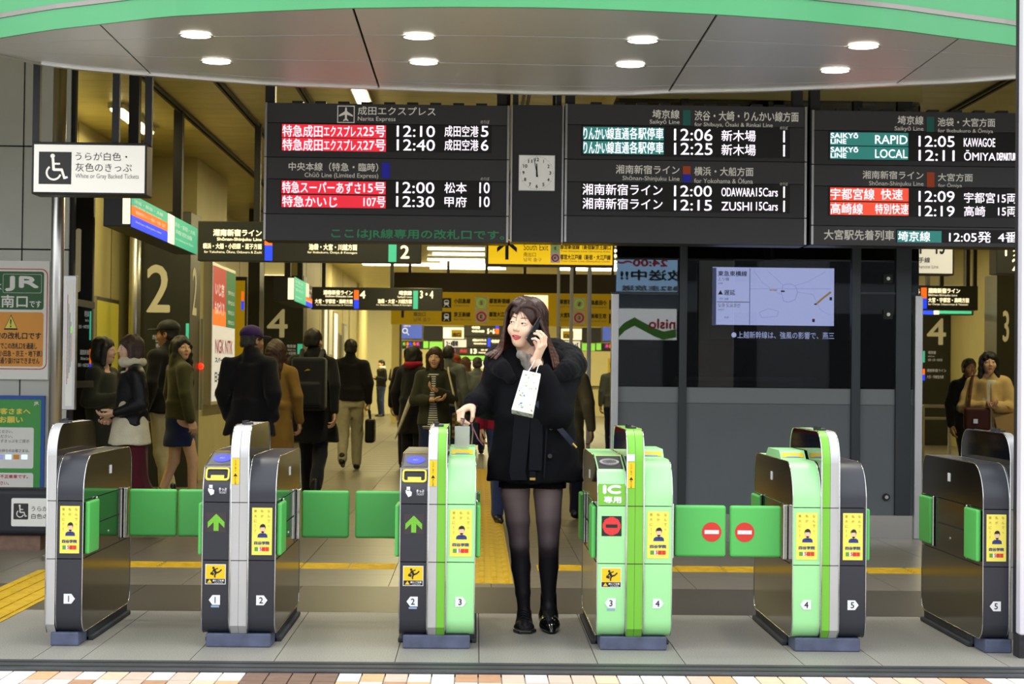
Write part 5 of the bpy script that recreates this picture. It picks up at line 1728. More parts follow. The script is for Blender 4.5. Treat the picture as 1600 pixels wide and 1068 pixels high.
# pillar at the right edge of the picture
Yr = 7.86
a = at(1588, 500, Yr + .08).x
pr = thing('frame_pillar', 'pale lilac metal pillar at the right edge of the picture', 'pillar', (a + .2, Yr + .1, 0))
obj('shaft', MB().box(a, a + .4, Yr, Yr + .08, .1, 3.6), 'pillar_paint', pr, bevel=.01, seg=3)
obj('edge_strip', MB().box(a - .006, a + .004, Yr + .06, Yr + .09, .1, 3.6), 'dark_metal', pr)
obj('base', MB().box(a - .004, a + .4, Yr - .004, Yr + .09, 0, .1), 'pillar_dirt', pr)
# ------------------------------------------------------------------ organic shapes: blended distance fields turned into meshes
class Field:
    """list of blended primitives, meshed on a regular grid (surface nets)"""

    def __init__(self):
        self.ops, self.lo, self.hi = [], np.full(3, 9e9), np.full(3, -9e9)

    def _bb(self, a, b):
        self.lo = np.minimum(self.lo, a)
        self.hi = np.maximum(self.hi, b)

    def put(self, f, lo, hi, k=.02, op='u'):
        lo, hi = np.asarray(lo, float), np.asarray(hi, float)
        if op == 'u':
            self._bb(lo, hi)
        self.ops.append((f, lo, hi, k, op))
        return self

    def cone(self, a, b, ra, rb, k=.02, op='u', sx=1., sy=1.):
        a, b = np.asarray(a, float), np.asarray(b, float)
        sc = np.array([1 / sx, 1 / sy, 1.])
        A, ba = a * sc, (b - a) * sc
        L2 = max(1e-9, ba @ ba)

        def f(P):
            Q = P * sc - A
            t = np.clip(Q @ ba / L2, 0, 1)
            return np.linalg.norm(Q - t[..., None] * ba, axis=-1) - (ra + (rb - ra) * t)
        r = max(ra, rb) * max(sx, sy, 1)
        return self.put(f, np.minimum(a, b) - r, np.maximum(a, b) + r, k, op)

    def chain(self, pts, rs, k=.02, kk=None, op='u', **q):
        rs = rs if isinstance(rs, (list, tuple)) else [rs] * len(pts)
        for i in range(len(pts) - 1):
            self.cone(pts[i], pts[i + 1], rs[i], rs[i + 1], k if i == 0 or kk is None else kk, op, **q)
        return self

    def ell(self, c, r, k=.02, op='u', R=None):
        c, r = np.asarray(c, float), np.asarray(r, float)
        M = None if R is None else np.array(Euler([math.radians(x) for x in R]).to_matrix())

        def f(P):
            Q = P - c
            if M is not None:
                Q = Q @ M
            k0 = np.linalg.norm(Q / r, axis=-1)
            k1 = np.linalg.norm(Q / (r * r), axis=-1)
            return np.where(k1 > 1e-9, k0 * (k0 - 1) / np.maximum(k1, 1e-9), -r.min())
        m = r.max() if M is not None else r
        return self.put(f, c - m, c + m, k, op)

    def ecol(self, z0, z1, r0, r1, k=.02, op='u', c0=(0, 0), c1=None, rnd=.01):
        """upright elliptical frustum with flat ends"""
        c1 = c0 if c1 is None else c1
        r0, r1, c0, c1 = (np.asarray(q, float) for q in (r0, r1, c0, c1))

        def f(P):
            t = np.clip((P[..., 2] - z0) / (z1 - z0), 0, 1)[..., None]
            r = r0 + (r1 - r0) * t
            q = P[..., :2] - (c0 + (c1 - c0) * t)
            d = (np.linalg.norm(q / r, axis=-1) - 1) * r.min(-1)
            return smax(d, np.abs(P[..., 2] - (z0 + z1) / 2) - (z1 - z0) / 2, rnd)
        m = np.maximum(r0, r1)
        lo = np.append(np.minimum(c0, c1) - m, z0)
        hi = np.append(np.maximum(c0, c1) + m, z1)
        return self.put(f, lo, hi, k, op)

    def fn(self, f):
        self.ops.append((f, None, None, 0, 'd'))
        return self

    def mesh(self, h, pad=.03):
        lo = self.lo - pad
        n = np.ceil((self.hi + pad - lo) / h).astype(int) + 1
        F = np.full(n, .5, dtype=np.float32)
        ax = [lo[i] + h * np.arange(n[i]) for i in range(3)]
        for f, a, b, k, op in self.ops:
            if op == 'd':
                band = np.abs(F) < .06
                idx = np.nonzero(band)
                P = np.stack([ax[i][idx[i]] for i in range(3)], -1)
                F[idx] += f(P)
                continue
            m = max(k * 1.5, .02) + 2 * h
            i0 = np.clip(((a - m - lo) / h).astype(int), 0, n - 1)
            i1 = np.clip(((b + m - lo) / h).astype(int) + 2, 1, n)
            if (i1 <= i0).any():
                continue
            sl = tuple(slice(x, y) for x, y in zip(i0, i1))
            G = np.stack(np.meshgrid(*[ax[i][sl[i]] for i in range(3)], indexing='ij'), -1)
            d = f(G)
            c = F[sl]
            if op == 'u':
                F[sl] = smin(c, d, k)
            elif op == 's':
                F[sl] = smax(c, -d, k)
            elif op == 'i':
                F[sl] = smax(c, d, k)
        return nets(F, lo, h)


def smin(a, b, k):
    if k <= 0:
        return np.minimum(a, b)
    h = np.clip(.5 + .5 * (b - a) / k, 0, 1)
    return b + (a - b) * h - k * h * (1 - h)


def smax(a, b, k):
    return -smin(-a, -b, k)


def nets(F, lo, h):
    S = F < 0
    n = np.array(F.shape)
    c = n - 1
    corner = [(i, j, k) for i in (0, 1) for j in (0, 1) for k in (0, 1)]
    cnt = np.zeros(c, dtype=np.int8)
    for i, j, k in corner:
        cnt += S[i:c[0] + i, j:c[1] + j, k:c[2] + k]
    I = np.argwhere((cnt > 0) & (cnt < 8))
    idx = np.full(c, -1, dtype=np.int64)
    idx[tuple(I.T)] = np.arange(len(I))
    vals = np.stack([F[I[:, 0] + i, I[:, 1] + j, I[:, 2] + k] for i, j, k in corner], 1)
    acc, num = np.zeros((len(I), 3)), np.zeros(len(I))
    for a in range(8):
        for b in range(a + 1, 8):
            d = np.abs(np.array(corner[a]) - np.array(corner[b]))
            if d.sum() != 1:
                continue
            fa, fb = vals[:, a], vals[:, b]
            m = (fa < 0) != (fb < 0)
            t = np.where(m, fa / np.where(m, fa - fb, 1), 0)
            p = np.array(corner[a]) + t[:, None] * (np.array(corner[b]) - np.array(corner[a]))
            acc[m] += p[m]
            num[m] += 1
    V = lo + h * (I + acc / np.maximum(num, 1)[:, None])
    faces = []
    for axis in range(3):
        o = [1 if i == axis else 0 for i in range(3)]
        A = S[:n[0] - o[0], :n[1] - o[1], :n[2] - o[2]]
        B = S[o[0]:, o[1]:, o[2]:]
        E = np.argwhere(A != B)
        u, v = (axis + 1) % 3, (axis + 2) % 3
        ok = (E[:, u] > 0) & (E[:, v] > 0) & (E[:, u] < n[u] - 1) & (E[:, v] < n[v] - 1)
        E = E[ok]
        if not len(E):
            continue
        du, dv = np.zeros(3, int), np.zeros(3, int)
        du[u], dv[v] = 1, 1
        q = np.stack([idx[tuple((E - du - dv).T)], idx[tuple((E - dv).T)], idx[tuple(E.T)], idx[tuple((E - du).T)]], 1)
        flip = ~A[tuple(E.T)]
        q[flip] = q[flip][:, ::-1]
        faces.append(q)
    Q = np.concatenate(faces)
    return V, Q[(Q >= 0).all(1)]


def fold(amp, sc, seed=0):
    """cloth folds: slow wavy displacement"""
    r = np.random.default_rng(seed)
    D = r.normal(size=(5, 3)) * sc
    D[:, 2] *= .6
    ph = r.uniform(0, 6.28, 5)

    def f(P):
        return amp * np.sin(P @ D.T + ph).sum(-1) / 2.2
    return f


def xf(V, M):
    M = np.array(M)
    return V @ M[:3, :3].T + M[:3, 3]


class Part:
    """several surfaces gathered into one mesh with material slots"""

    def __init__(self):
        self.v, self.f, self.m, self.n = [], [], [], 0

    def add(self, V, Q, mi=0):
        self.v.append(np.asarray(V))
        for q, m in zip(np.asarray(Q) + self.n, np.broadcast_to(np.asarray(mi), len(Q))):
            self.f.append(tuple(q))
            self.m.append(int(m))
        self.n += len(V)
        return self

    def link(self, p, q):
        """hidden sliver joining the surfaces nearest to two points into one mesh"""
        V = np.concatenate(self.v)
        ia = [int(i) for i in np.argsort(((V[:self.cut] - np.asarray(p)) ** 2).sum(1))[:2]]
        ib = int(np.argmin(((V[self.cut:] - np.asarray(q)) ** 2).sum(1))) + self.cut
        self.f.append((ia[0], ia[1], ib))
        self.m.append(0)

    def add_linked(self, V, Q, mi, p):
        self.cut = self.n
        self.add(V, Q, mi)
        self.link(p, p)

    def out(self):
        return np.concatenate(self.v), self.f, self.m


# ------------------------------------------------------------------ head and hand templates
def head_mesh(h, mouth='closed', gaze=0., smile=0.):
    """head about its middle, face towards -Y; slots: skin, lip, white, iris, brow, mouth, teeth"""
    F = Field()
    F.ell((0, .014, .032), (.073, .091, .082))
    F.ell((0, -.018, -.035), (.059, .070, .068), .03)
    F.ell((0, -.050, -.090), (.026, .024, .020), .035)
    EX, EZ = .0305, .009
    for s in (-1, 1):
        F.ell((s * .035, -.054, -.028), (.027, .026, .026), .02)
        F.ell((s * .076, .012, -.004), (.010, .019, .031), .006)
        F.ell((s * .080, .006, -.002), (.005, .010, .018), .004, 's')
        F.ell((s * EX, -.098, EZ + .001), (.019, .014, .012), .012, 's')
        F.ell((s * EX, -.0685, EZ), (.0165, .0150, .0140), .006)
    F.cone((0, -.081, .022), (0, -.096, -.016), .0062, .0095, .012)
    F.ell((0, -.0965, -.021), (.0105, .0105, .0085), .008)
    for s in (-1, 1):
        F.ell((s * .0105, -.088, -.0245), (.0072, .009, .0062), .006)
        F.ell((s * .006, -.0965, -.0295), (.0028, .0035, .0025), .003, 's')
    # eyelid slits: almond between two arcs
    hw, hh = .0148, .0046 if not smile else .0040
    Rl = (hw * hw + hh * hh) / (2 * hh)
    for s in (-1, 1):
        def lens(P, s=s):
            x, z = P[..., 0] - s * EX, P[..., 2] - EZ - .06 * (P[..., 0] - s * EX) * s
            d = np.maximum(np.hypot(x, z - (hh - Rl)) - Rl, np.hypot(x, z + (hh - Rl)) - Rl)
            return np.maximum(d, P[..., 1] + .066)
        F.put(lens, (s * EX - .016, -.1, EZ - .008), (s * EX + .016, -.066, EZ + .008), .0008, 's')
    zl = -.058
    wide = .0225 + .005 * smile
    lift = .007 * smile
    gap = {'closed': .0, 'smile': .0048, 'open': .010}[mouth]
    curves = []
    for dz, rz in ((.0035 + gap * .5, .0040), (-.0045 - gap, .0050)):
        ts = np.linspace(-1, 1, 9)
        C = [np.array((t * wide, -.0845 + .013 * t * t, zl + dz * (1 - t * t) + lift * t * t)) for t in ts]
        R_ = [rz * (1 - .6 * abs(t)) for t in ts]
        curves.append((C, R_))
        for a, b, ra, rb in zip(C[:-1], C[1:], R_[:-1], R_[1:]):
            F.cone(a, b, ra, rb, .004)
    if gap:
        def slit(P):
            t = np.clip(P[..., 0] / wide, -1, 1)
            zc = zl - gap * .25 + lift * t * t
            hz = gap * .72 * np.sqrt(np.maximum(0, 1 - (t / .9) ** 2)) - .0002
            return np.maximum(np.abs(P[..., 2] - zc) - hz, P[..., 1] + .070)
        F.put(slit, (-wide, -.1, zl - .02), (wide, -.07, zl + .02), .001, 's')
    else:
        F.ell((0, -.094, zl), (wide * .9, .010, .0008), .002, 's')
    F.cone((0, .022, -.07), (0, .032, -.19), .047, .050, .03)
    V, Q = F.mesh(h, .012)
    C = V[Q].mean(1)
    m = np.zeros(len(Q), int)
    x, y, z = C.T
    ax = np.abs(x)
    near = np.nonzero((ax < wide * 1.05) & (y < -.06) & (np.abs(z - zl) < .03))[0]
    for Cc, R_ in curves:
        for a, b, ra, rb in zip(Cc[:-1], Cc[1:], R_[:-1], R_[1:]):
            q = C[near] - a
            ba = b - a
            t = np.clip(q @ ba / (ba @ ba), 0, 1)
            d = np.linalg.norm(q - t[:, None] * ba, axis=1) - (ra + (rb - ra) * t)
            m[near[d < .0017]] = 1
    if gap:
        tq = np.clip(x / wide, -1, 1)
        m[(ax < wide * .9) & (y > -.0800) & (y < -.06) & (np.abs(z - (zl - gap * .25 + lift * tq * tq)) < gap)] = 5
    zb = .0305 + .0045 * np.cos((ax - .032) * 62) - .003 * (ax > .044)
    P = Part().add(V, Q, m)

    def join(V_, faces, mi):
        P.cut = off = P.n
        P.v.append(np.asarray(V_))
        for k, qf in enumerate(faces):
            P.f.append(tuple(i + off for i in qf))
            P.m.append(int(mi[k] if hasattr(mi, '__len__') else mi))
        P.n += len(V_)
        P.link(V_[0], V_[0])
    for s in (-1, 1):
        c = np.array((s * EX, -.0690, EZ))
        u, w = np.meshgrid(np.linspace(0, PI, 15), np.linspace(0, 2 * PI, 21)[:-1], indexing='ij')
        r = .0132
        d = np.stack([r * np.sin(u) * np.cos(w), -r * np.cos(u), r * np.sin(u) * np.sin(w)], -1).reshape(-1, 3)
        g = math.radians(gaze)
        e = c + np.stack([d[:, 0] * math.cos(g) - d[:, 1] * math.sin(g), d[:, 0] * math.sin(g) + d[:, 1] * math.cos(g), d[:, 2]], -1)
        q = [(i * 20 + j, i * 20 + (j + 1) % 20, (i + 1) * 20 + (j + 1) % 20, (i + 1) * 20 + j) for i in range(14) for j in range(20)]
        join(e, q, np.array([3 if i < 2 else 2 for i in range(14) for j in range(20)]))
        # brow: a tapering ridge laid on the surface
        bp = []
        for a in np.linspace(.012, .049, 9):
            zz = .0305 + .0048 * math.cos((a - .033) * 62) - max(0, a - .043) * .5
            kk = np.argmin((V[:, 0] - s * a) ** 2 + (V[:, 2] - zz) ** 2 + np.where(V[:, 1] < -.03, 0, 9))
            bp.append((s * a, V[kk, 1] + .0004, zz))
        tb = MB().tube(bp, [.0013, .0022, .0025, .0024, .0022, .002, .0017, .0013, .0006], 6)
        join(np.array(tb.v), tb.f, 4)
        # lash line along the upper lid
        pts = []
        for a in np.linspace(-1, 1, 11):
            zz = EZ + (hh - Rl) + math.sqrt(Rl ** 2 - (a * hw) ** 2) + .06 * a * hw * s
            pts.append((s * EX + a * hw, -.0690 - math.sqrt(max(1e-8, .0152 ** 2 - (a * hw) ** 2 * .9)) * .985, zz + .0003))
        tb = MB().tube(pts, [.0004, .0007, .0009, .001, .0011, .0011, .0011, .0012, .0012, .001, .0006][::int(s)], 5)
        join(np.array(tb.v), tb.f, 4)
    if gap:
        ts = np.linspace(-1, 1, 9)
        tb = MB().prism([(a * wide * .78, -.0818 + .010 * a * a, zl + gap * .5 + lift * a * a) for a in ts] + [(a * wide * .78, -.0818 + .010 * a * a, zl - gap * .6 + lift * a * a) for a in ts[::-1]], (0, .003, 0))
        join(np.array(tb.v), tb.f, 6)
    return P


def hand_mesh(h, curl, thumb, spread=(4, 1, -2, -6), arm=.12, arm_dir=(0, 0, -1), arm_r=(.026, .033), sc=1.):
    """hand about the wrist: fingers along +Z, palm towards -Y, thumb on the +X side; curl = degrees per joint per finger"""
    F = Field()
    kx = (.030, .010, -.010, -.028)
    kz = (.086, .090, .086, .077)
    ln = ((.040, .024, .020), (.044, .028, .021), (.041, .026, .020), (.032, .020, .018))
    F.cone((.006, 0, .0), (.004, 0, .045), .021, .022, .02, sy=.62)
    F.cone((-.008, 0, .0), (-.012, 0, .045), .019, .020, .02, sy=.62)
    for i in range(4):
        kn = np.array((kx[i], .002, kz[i]))
        F.cone((kx[i] * .55, .001, .03), kn, .0125, .0102, .012)
    for i in range(4):
        p = np.array((kx[i], .002, kz[i]))
        a = 0.
        sp = math.radians(spread[i])
        r = (.0095, .0086, .0076, .0066) if i < 3 else (.0083, .0075, .0067, .0058)
        for j in range(3):
            a += math.radians(curl[i][j])
            d = np.array((math.sin(sp) * math.cos(a), -math.sin(a), math.cos(a) * math.cos(sp)))
            q = p + d * ln[i][j]
            F.cone(p, q, r[j], r[j + 1], .004 if j else .007)
            p = q
    t = [np.array((.018, -.006, .018))] + [np.array(q) for q in thumb]
    F.cone(t[0], t[1], .0165, .0125, .014)
    F.cone(t[1], t[2], .0115, .0098, .005)
    F.cone(t[2], t[3], .0096, .0075, .004)
    d = np.asarray(arm_dir, float)
    F.cone((0, 0, .004), d * arm, arm_r[0] * .86, arm_r[1], .015, sy=.9)
    V, Q = F.mesh(h, .012)
    return V * sc, Q


RELAX = hand_mesh(.0042, [(22, 28, 18), (26, 30, 20), (30, 32, 22), (34, 34, 24)], [(.040, -.018, .048), (.046, -.026, .078), (.044, -.034, .1)])
GRIP = hand_mesh(.0042, [(62, 75, 45), (64, 76, 46), (66, 78, 46), (68, 78, 46)], [(.036, -.026, .044), (.030, -.042, .066), (.016, -.050, .078)])
HEADS = {'closed': head_mesh(.0042), 'open': head_mesh(.0042, 'open')}

mat('skin', '#e3b796', .48, noise=.05, ns=30)
mat('skin_tan', '#b98a68', .5, noise=.05, ns=30)
mat('lip', '#c4524f', .38)
mat('eye_white', '#f1eeea', .25)
mat('eye_dark', '#1a1210', .12)
mat('brow', '#3a2a24', .7)
mat('mouth_dark', '#3a1214', .6)
mat('teeth', '#f6f2ea', .25)
mat('sole', '#4a3f22', .7)
mat('shoe_black', '#15141a', .35)
mat('hair_black', '#16120f', .42, noise=.3, ns=6, bump=.5, bs=40, aniso=(9, 9, .8))
mat('hair_brown', '#3b2318', .42, noise=.3, ns=6, bump=.5, bs=40, aniso=(9, 9, .8))
mat('hair_auburn', '#5b3420', .42, noise=.3, ns=6, bump=.5, bs=40, aniso=(9, 9, .8))
mat('hair_orange', '#8a3d20', .45, noise=.3, ns=6, bump=.4, bs=40, aniso=(9, 9, .8))
mat('hair_grey', '#3c3835', .5, noise=.3, ns=6, bump=.4, bs=40, aniso=(9, 9, .8))
SKIN = ['skin', 'lip', 'eye_white', 'eye_dark', 'brow', 'mouth_dark', 'teeth']


def cloth(name, col, rough=.85, bump=.25, bs=180, noise=.12, ns=12, sheen=.15):
    return mat(name, col, rough, noise=noise, ns=ns, bump=bump, bs=bs, sheen=sheen, spec=.2)


def person(label, px, Y, H, heading=0., sex='f', head_yaw=0., head_tilt=0., mouth='closed', hair=('hair_black', 'bob'), top=None, bottom=None, shoes='shoe_black',
           arms=('down', 'down'), hands=('relax', 'relax'), stride=0., swing=1, lean=0., skin='skin', hat=None, extra=None, X=None, scarf=None, seed=0):
    """a clothed figure standing at (X, Y): body is one mesh; hair and garments are its children"""
    if X is None:
        X = at(px, 560, Y).x
    s = H / 1.65
    root = thing('person', label, 'person', (X, Y, 0))
    M = Matrix.Translation((X, Y, 0)) @ Matrix.Rotation(math.radians(heading), 4, 'Z') @ Matrix.Rotation(math.radians(lean), 4, 'X') @ Matrix.Scale(s, 4)
    w = 1. if sex == 'f' else 1.1
    sh = .158 * w
    armj = []
    for i, (sd, a) in enumerate(zip((1, -1), arms)):     # person's left is +X when facing -Y
        if isinstance(a, str):
            a = {'down': ((.225, .03, 1.10), (.235, -.03, .86)), 'front': ((.222, -.07, 1.11), (.215, -.23, .93)), 'back': ((.225, .11, 1.11), (.23, .14, .87)),
                 'bent': ((.215, .03, 1.09), (.08, -.2, 1.13)), 'pocket': ((.25, .09, 1.10), (.19, -.05, .93)), 'bag': ((.22, .05, 1.08), (.14, -.17, 1.06))}[a]
        armj.append([np.array((sd * sh, .012, 1.325))] + [np.array((sd * q[0], q[1], q[2])) for q in a])
    legj = []
    for sd in (1, -1):
        f = stride * (sd * swing)
        foot_z = .075 + max(0, f) * .35
        legj.append([np.array((sd * .082, 0, .86)), np.array((sd * .082, -.02 - f * .42 - abs(f) * .12, .47 + abs(f) * .02)), np.array((sd * .078, .02 + f * -1. * .9 if f < 0 else .02 + f * .95, foot_z))])
        if f < 0:
            legj[-1][2] = np.array((sd * .078, .02 + f * .9, .075))
            legj[-1][1] = np.array((sd * .082, -.03 + f * .55, .465))
        elif f > 0:
            legj[-1][2] = np.array((sd * .078, .02 + f, .075 + f * .35))
            legj[-1][1] = np.array((sd * .082, -.02 + f * .30, .465))
    hc = np.array((0, -.012, 1.535))
    # ---- body
    B = Field()
    B.ecol(.80, 1.05, (.15, .105), (.122 * w, .088), .05, rnd=.04)
    B.ecol(1.02, 1.345, (.122 * w, .088), (.135 * w, .095), .06, rnd=.05)
    for sd in (-1, 1):
        B.cone((sd * .04, .015, 1.385), (sd * sh * .9, .01, 1.33), .046, .045, .04)
    B.cone((0, .02, 1.36), (0, .012, 1.46), .052, .048, .04)
    for a in armj:
        B.chain(a, [.046, .036, .026], .03, .015)
    for l in legj:
        B.chain(l, [.078, .052, .034], .04, .02)
        B.cone(l[2] + (0, .02, -.03), l[2] + (0, -.12, -.045), .034, .028, .03)
    V, Q = B.mesh(.019)
    P = Part().add(V, Q, 0)
    hd = HEADS[mouth].out()
    R = Matrix.Translation(Vector(hc)) @ Matrix.Rotation(math.radians(head_yaw), 4, 'Z') @ Matrix.Rotation(math.radians(head_tilt), 4, 'Y')
    hv = xf(hd[0], R)
    P.cut = P.n
    off = P.n
    P.v.append(hv)
    P.f += [tuple(i + off for i in q) for q in hd[1]]
    P.m += hd[2]
    P.n += len(hv)
    P.link(hc + (0, .03, -.13), hc + (0, .03, -.13))
    for k, (a, hk) in enumerate(zip(armj, hands)):
        hv, hq = RELAX if hk == 'relax' else GRIP
        d = a[2] - a[1]
        d = Vector(d / np.linalg.norm(d))
        sd = (1, -1)[k]
        # fingers along the forearm, palm turned inwards, thumb to the front
        fwd = Vector((0, -1, 0)) - d * Vector((0, -1, 0)).dot(d)
        if fwd.length < .3:
            fwd = Vector((0, 0, 1)) - d * d.z
        fwd.normalize()
        pal = d.cross(fwd) * 1.0
        Rm = Matrix((fwd, -pal if False else d.cross(fwd), d)).transposed()
        hv2 = hv * np.array((1, 1, 1))
        if sd > 0:
            hv2 = hv * np.array((1, -1, 1))
            hq = hq[:, ::-1]
        hv2 = hv2 @ np.array(Rm).T + a[2]
        P.add_linked(hv2, hq, 0, a[2])
    V, Fc, mi = P.out()
    sk = [skin] + SKIN[1:]
    obj('body', (xf(V, M), Fc, mi), sk, root, smooth=True)

    def wear(name, Fd, m, h=.012, par=None):
        V, Q = Fd.mesh(h)
        return obj(name, (xf(V, M), Q), m, par or root, smooth=True)
    # ---- lower garment
    b = dict(kind='trousers', m='shoe_black', hem=.09, flare=1.)
    b.update(bottom or {})
    L = Field()
    lowc = (top or {}).get('hem', .84) < .8
    hp, wp = ((.140, .10), (.118, .088)) if lowc else ((.163, .118), (.135, .10))
    lr = .080 if lowc else .098
    if b['kind'] == 'trousers':
        L.ecol(.80, 1.04, hp, wp, .03, rnd=.02)
        for l in legj:
            a = l[2] + (l[1] - l[2]) * max(0, (b['hem'] - .075) / .4)
            L.chain([l[0], l[1], a], [lr, .070 * b['flare'], .056 * b['flare']], .04, .02)
        L.fn(fold(.0045, 30, seed))
    elif b['kind'] == 'wide':
        L.ecol(.80, 1.04, hp, wp, .03, rnd=.02)
        for l in legj:
            L.chain([l[0], l[1] + (0, .02, 0), l[2] + (0, .02, .03)], [.105, .10, .115], .04, .02)
        L.fn(fold(.006, 26, seed))
    else:
        z1 = 1.04
        L.ecol(b['hem'], z1, (b.get('rx', .20), b.get('ry', .16)), (.14, .11), .02, rnd=.012)
        L.fn(fold(.004, 34, seed))
    wear(b['kind'] if b['kind'] == 'skirt' else 'trousers', L, b['m'])
    # ---- upper garment
    t = dict(m='shoe_black', hem=.84, rx=.185, ry=.135, arm=(.066, .056, .046), collar=True)
    t.update(top or {})
    T = Field()
    hr = (t['rx'] * w, t['ry'])
    zmid = max(t['hem'] + .05, 1.02)
    T.ecol(t['hem'], zmid, hr, (.158 * w, .125), .03, rnd=.012)
    T.ecol(zmid - .02, 1.35, (.158 * w, .125), (.145 * w, .105), .05, rnd=.04)
    for sd in (-1, 1):
        T.cone((sd * .045, .015, 1.385), (sd * sh * .92, .012, 1.325), .055, .06, .04)
    for a in armj:
        cuff = a[2] + (a[1] - a[2]) * t.get('cuff', .04)
        T.chain([a[0], a[1], cuff], list(t['arm']), .03, .015)
    if t['collar']:
        T.cone((0, .025, 1.38), (0, .02, 1.445), .072, .066, .02)
        T.cone((0, .005, 1.40), (0, -.01, 1.50), .050, .058, .008, 's')
    T.fn(fold(t.get('fold', .005), 22, seed + 3))
    if t.get('open'):
        T.put(lambda P: np.maximum(np.abs(P[..., 0]) - t['open'] * np.clip((1.42 - P[..., 2]) * 1.2, .3, 1.), P[..., 1] + .06), (-.2, -.3, t['hem'] - .02), (.2, -.06, 1.45), .01, 's')
    jk = wear(t.get('name', 'jacket'), T, t['m'])
    if t.get('inner'):
        I = Field()
        I.ecol(t['inner'][1], 1.1, (t['inner'][2], max(.118, t['inner'][2] * .74)), (.142 * w, .112), .02, rnd=.01)
        I.ecol(1.06, 1.36, (.142 * w, .112), (.11 * w, .09), .03, rnd=.03)
        I.fn(fold(.004, 30, seed + 5))
        wear('shirt', I, t['inner'][0])
    # ---- shoes
    if shoes:
        for l in legj:
            S = Field()
            lift = l[2][2] - .075
            a = l[2]
            pt = lift * 1.4
            S.cone(a + (0, .03, -.025), a + (0, -.04, -.035), .036, .038, .02)
            S.cone(a + (0, -.04, -.035), a + (0, -.15, -.047 - pt * .4), .036, .024, .02, sx=1.15)
            S.cone(a + (0, .01, .05), a + (0, .02, -.02), .040, .036, .02)
            if lift < .01:
                S.fn(lambda P: np.maximum(0, (.004 - P[..., 2]) * 3))
            wear('shoe', S, shoes, .009)
    # ---- hair
    hm, style = hair
    Hf = Field()
    Hf.ell((0, .018, .036), (.083, .101, .090), .01)
    face_lo = -.16
    if style == 'short':
        Hf.ell((0, .05, -.02), (.074, .068, .06), .02)
        Hf.ell((0, -.095, -.03), (.072, .075, .085), .012, 's')
        Hf.ecol(-.3, -.055, (.2, .2), (.2, .2), .01, 's')
        Hf.fn(fold(.004, 90, seed))
    elif style == 'bob':
        Hf.ell((0, .035, -.045), (.093, .085, .10), .03)
        for sd in (-1, 1):
            Hf.cone((sd * .074, -.02, .03), (sd * .078, -.015, -.12), .026, .024, .02)
        Hf.ell((0, -.10, -.045), (.058, .085, .085), .015, 's')
        Hf.ell((0, -.02, -.14), (.05, .06, .06), .01, 's')
        Hf.fn(fold(.0025, 110, seed))
    else:
        n = .30 if style == 'long' else .22
        Hf.cone((0, .055, 0), (0, .085, -n), .085, .07, .03, sx=1.15)
        for sd in (-1, 1):
            Hf.cone((sd * .074, -.012, .03), (sd * .092, -.01, -n * .85), .025, .028, .02)
        Hf.ell((0, -.10, -.045), (.058, .085, .085), .015, 's')
        Hf.fn(fold(.004, 90, seed))
    V, Q = Hf.mesh(.008)
    obj('hair', (xf(xf(V, R), M), Q), hm, root, smooth=True)
    if hat:
        K = Field()
        K.ell((0, .015, .055), (.090, .108, .082), .01)
        K.ecol(-.3, .035, (.3, .3), (.3, .3), .01, 's')
        if hat[1] == 'cap':
            K.ell((0, -.125, .042), (.068, .062, .010), .012)
        V, Q = K.mesh(.008)
        obj('cap', (xf(xf(V, R), M), Q), hat[0], root, smooth=True)
    if scarf:
        K = Field()
        for k in range(14):
            a0, a1 = 2 * PI * k / 14, 2 * PI * (k + 1) / 14
            K.cone((.078 * math.cos(a0), .01 + .078 * math.sin(a0), 1.43), (.078 * math.cos(a1), .01 + .078 * math.sin(a1), 1.43), .034, .034, .02)
        K.fn(fold(.006, 40, seed))
        wear('scarf', K, scarf)
    return root, M, R, armj
# ------------------------------------------------------------------ passers-by
cloth('olive', '#4a4a2e')
cloth('olive_dark', '#35362a')
cloth('leather', '#17171b', .38, bump=.3, bs=40, sheen=0)
cloth('cream_knit', '#d8d0b4', bump=.4, bs=120)
cloth('maroon', '#4c141f')
cloth('denim', '#23305a')
cloth('denim_light', '#34426a')
cloth('black_wool', '#15151a')
cloth('navy_cloth', '#1b1d2b')
cloth('camel', '#8a6a30')
cloth('beige_coat', '#c9ac72')
cloth('taupe', '#6b6248')
cloth('khaki', '#b5af95')
cloth('grey_cloth', '#6a6f70')
cloth('white_shirt', '#dcdad6')
cloth('red_cloth', '#9a1230')
cloth('purple_cap', '#3c2560')
cloth('black_cap', '#17181d', .6)
cloth('white_coat', '#cfcdc4')
cloth('brown_bag', '#4a2018', .45, sheen=0)
cloth('black_bag', '#121216', .45, sheen=0)
mat('tan_paper', '#b9955a', .7, noise=.06, ns=6)


def stripes(name, c1, c2, n):
    m = mat(name, c1, .85)
    nt = m.node_tree
    b = nt.nodes['Principled BSDF']
    tc = nt.nodes.new('ShaderNodeTexCoord')
    w = nt.nodes.new('ShaderNodeTexWave')
    w.bands_direction = 'Z'
    w.inputs['Scale'].default_value = n
    nt.links.new(tc.outputs['Object'], w.inputs[0])
    r = nt.nodes.new('ShaderNodeValToRGB')
    r.color_ramp.interpolation = 'CONSTANT'
    r.color_ramp.elements[0].color = (*lin(c1), 1)
    r.color_ramp.elements[1].color = (*lin(c2), 1)
    r.color_ramp.elements[1].position = .5
    nt.links.new(w.outputs[0], r.inputs[0])
    nt.links.new(r.outputs[0], b.inputs['Base Color'])
    return m


stripes('striped', '#d9d7cf', '#26262b', 14)

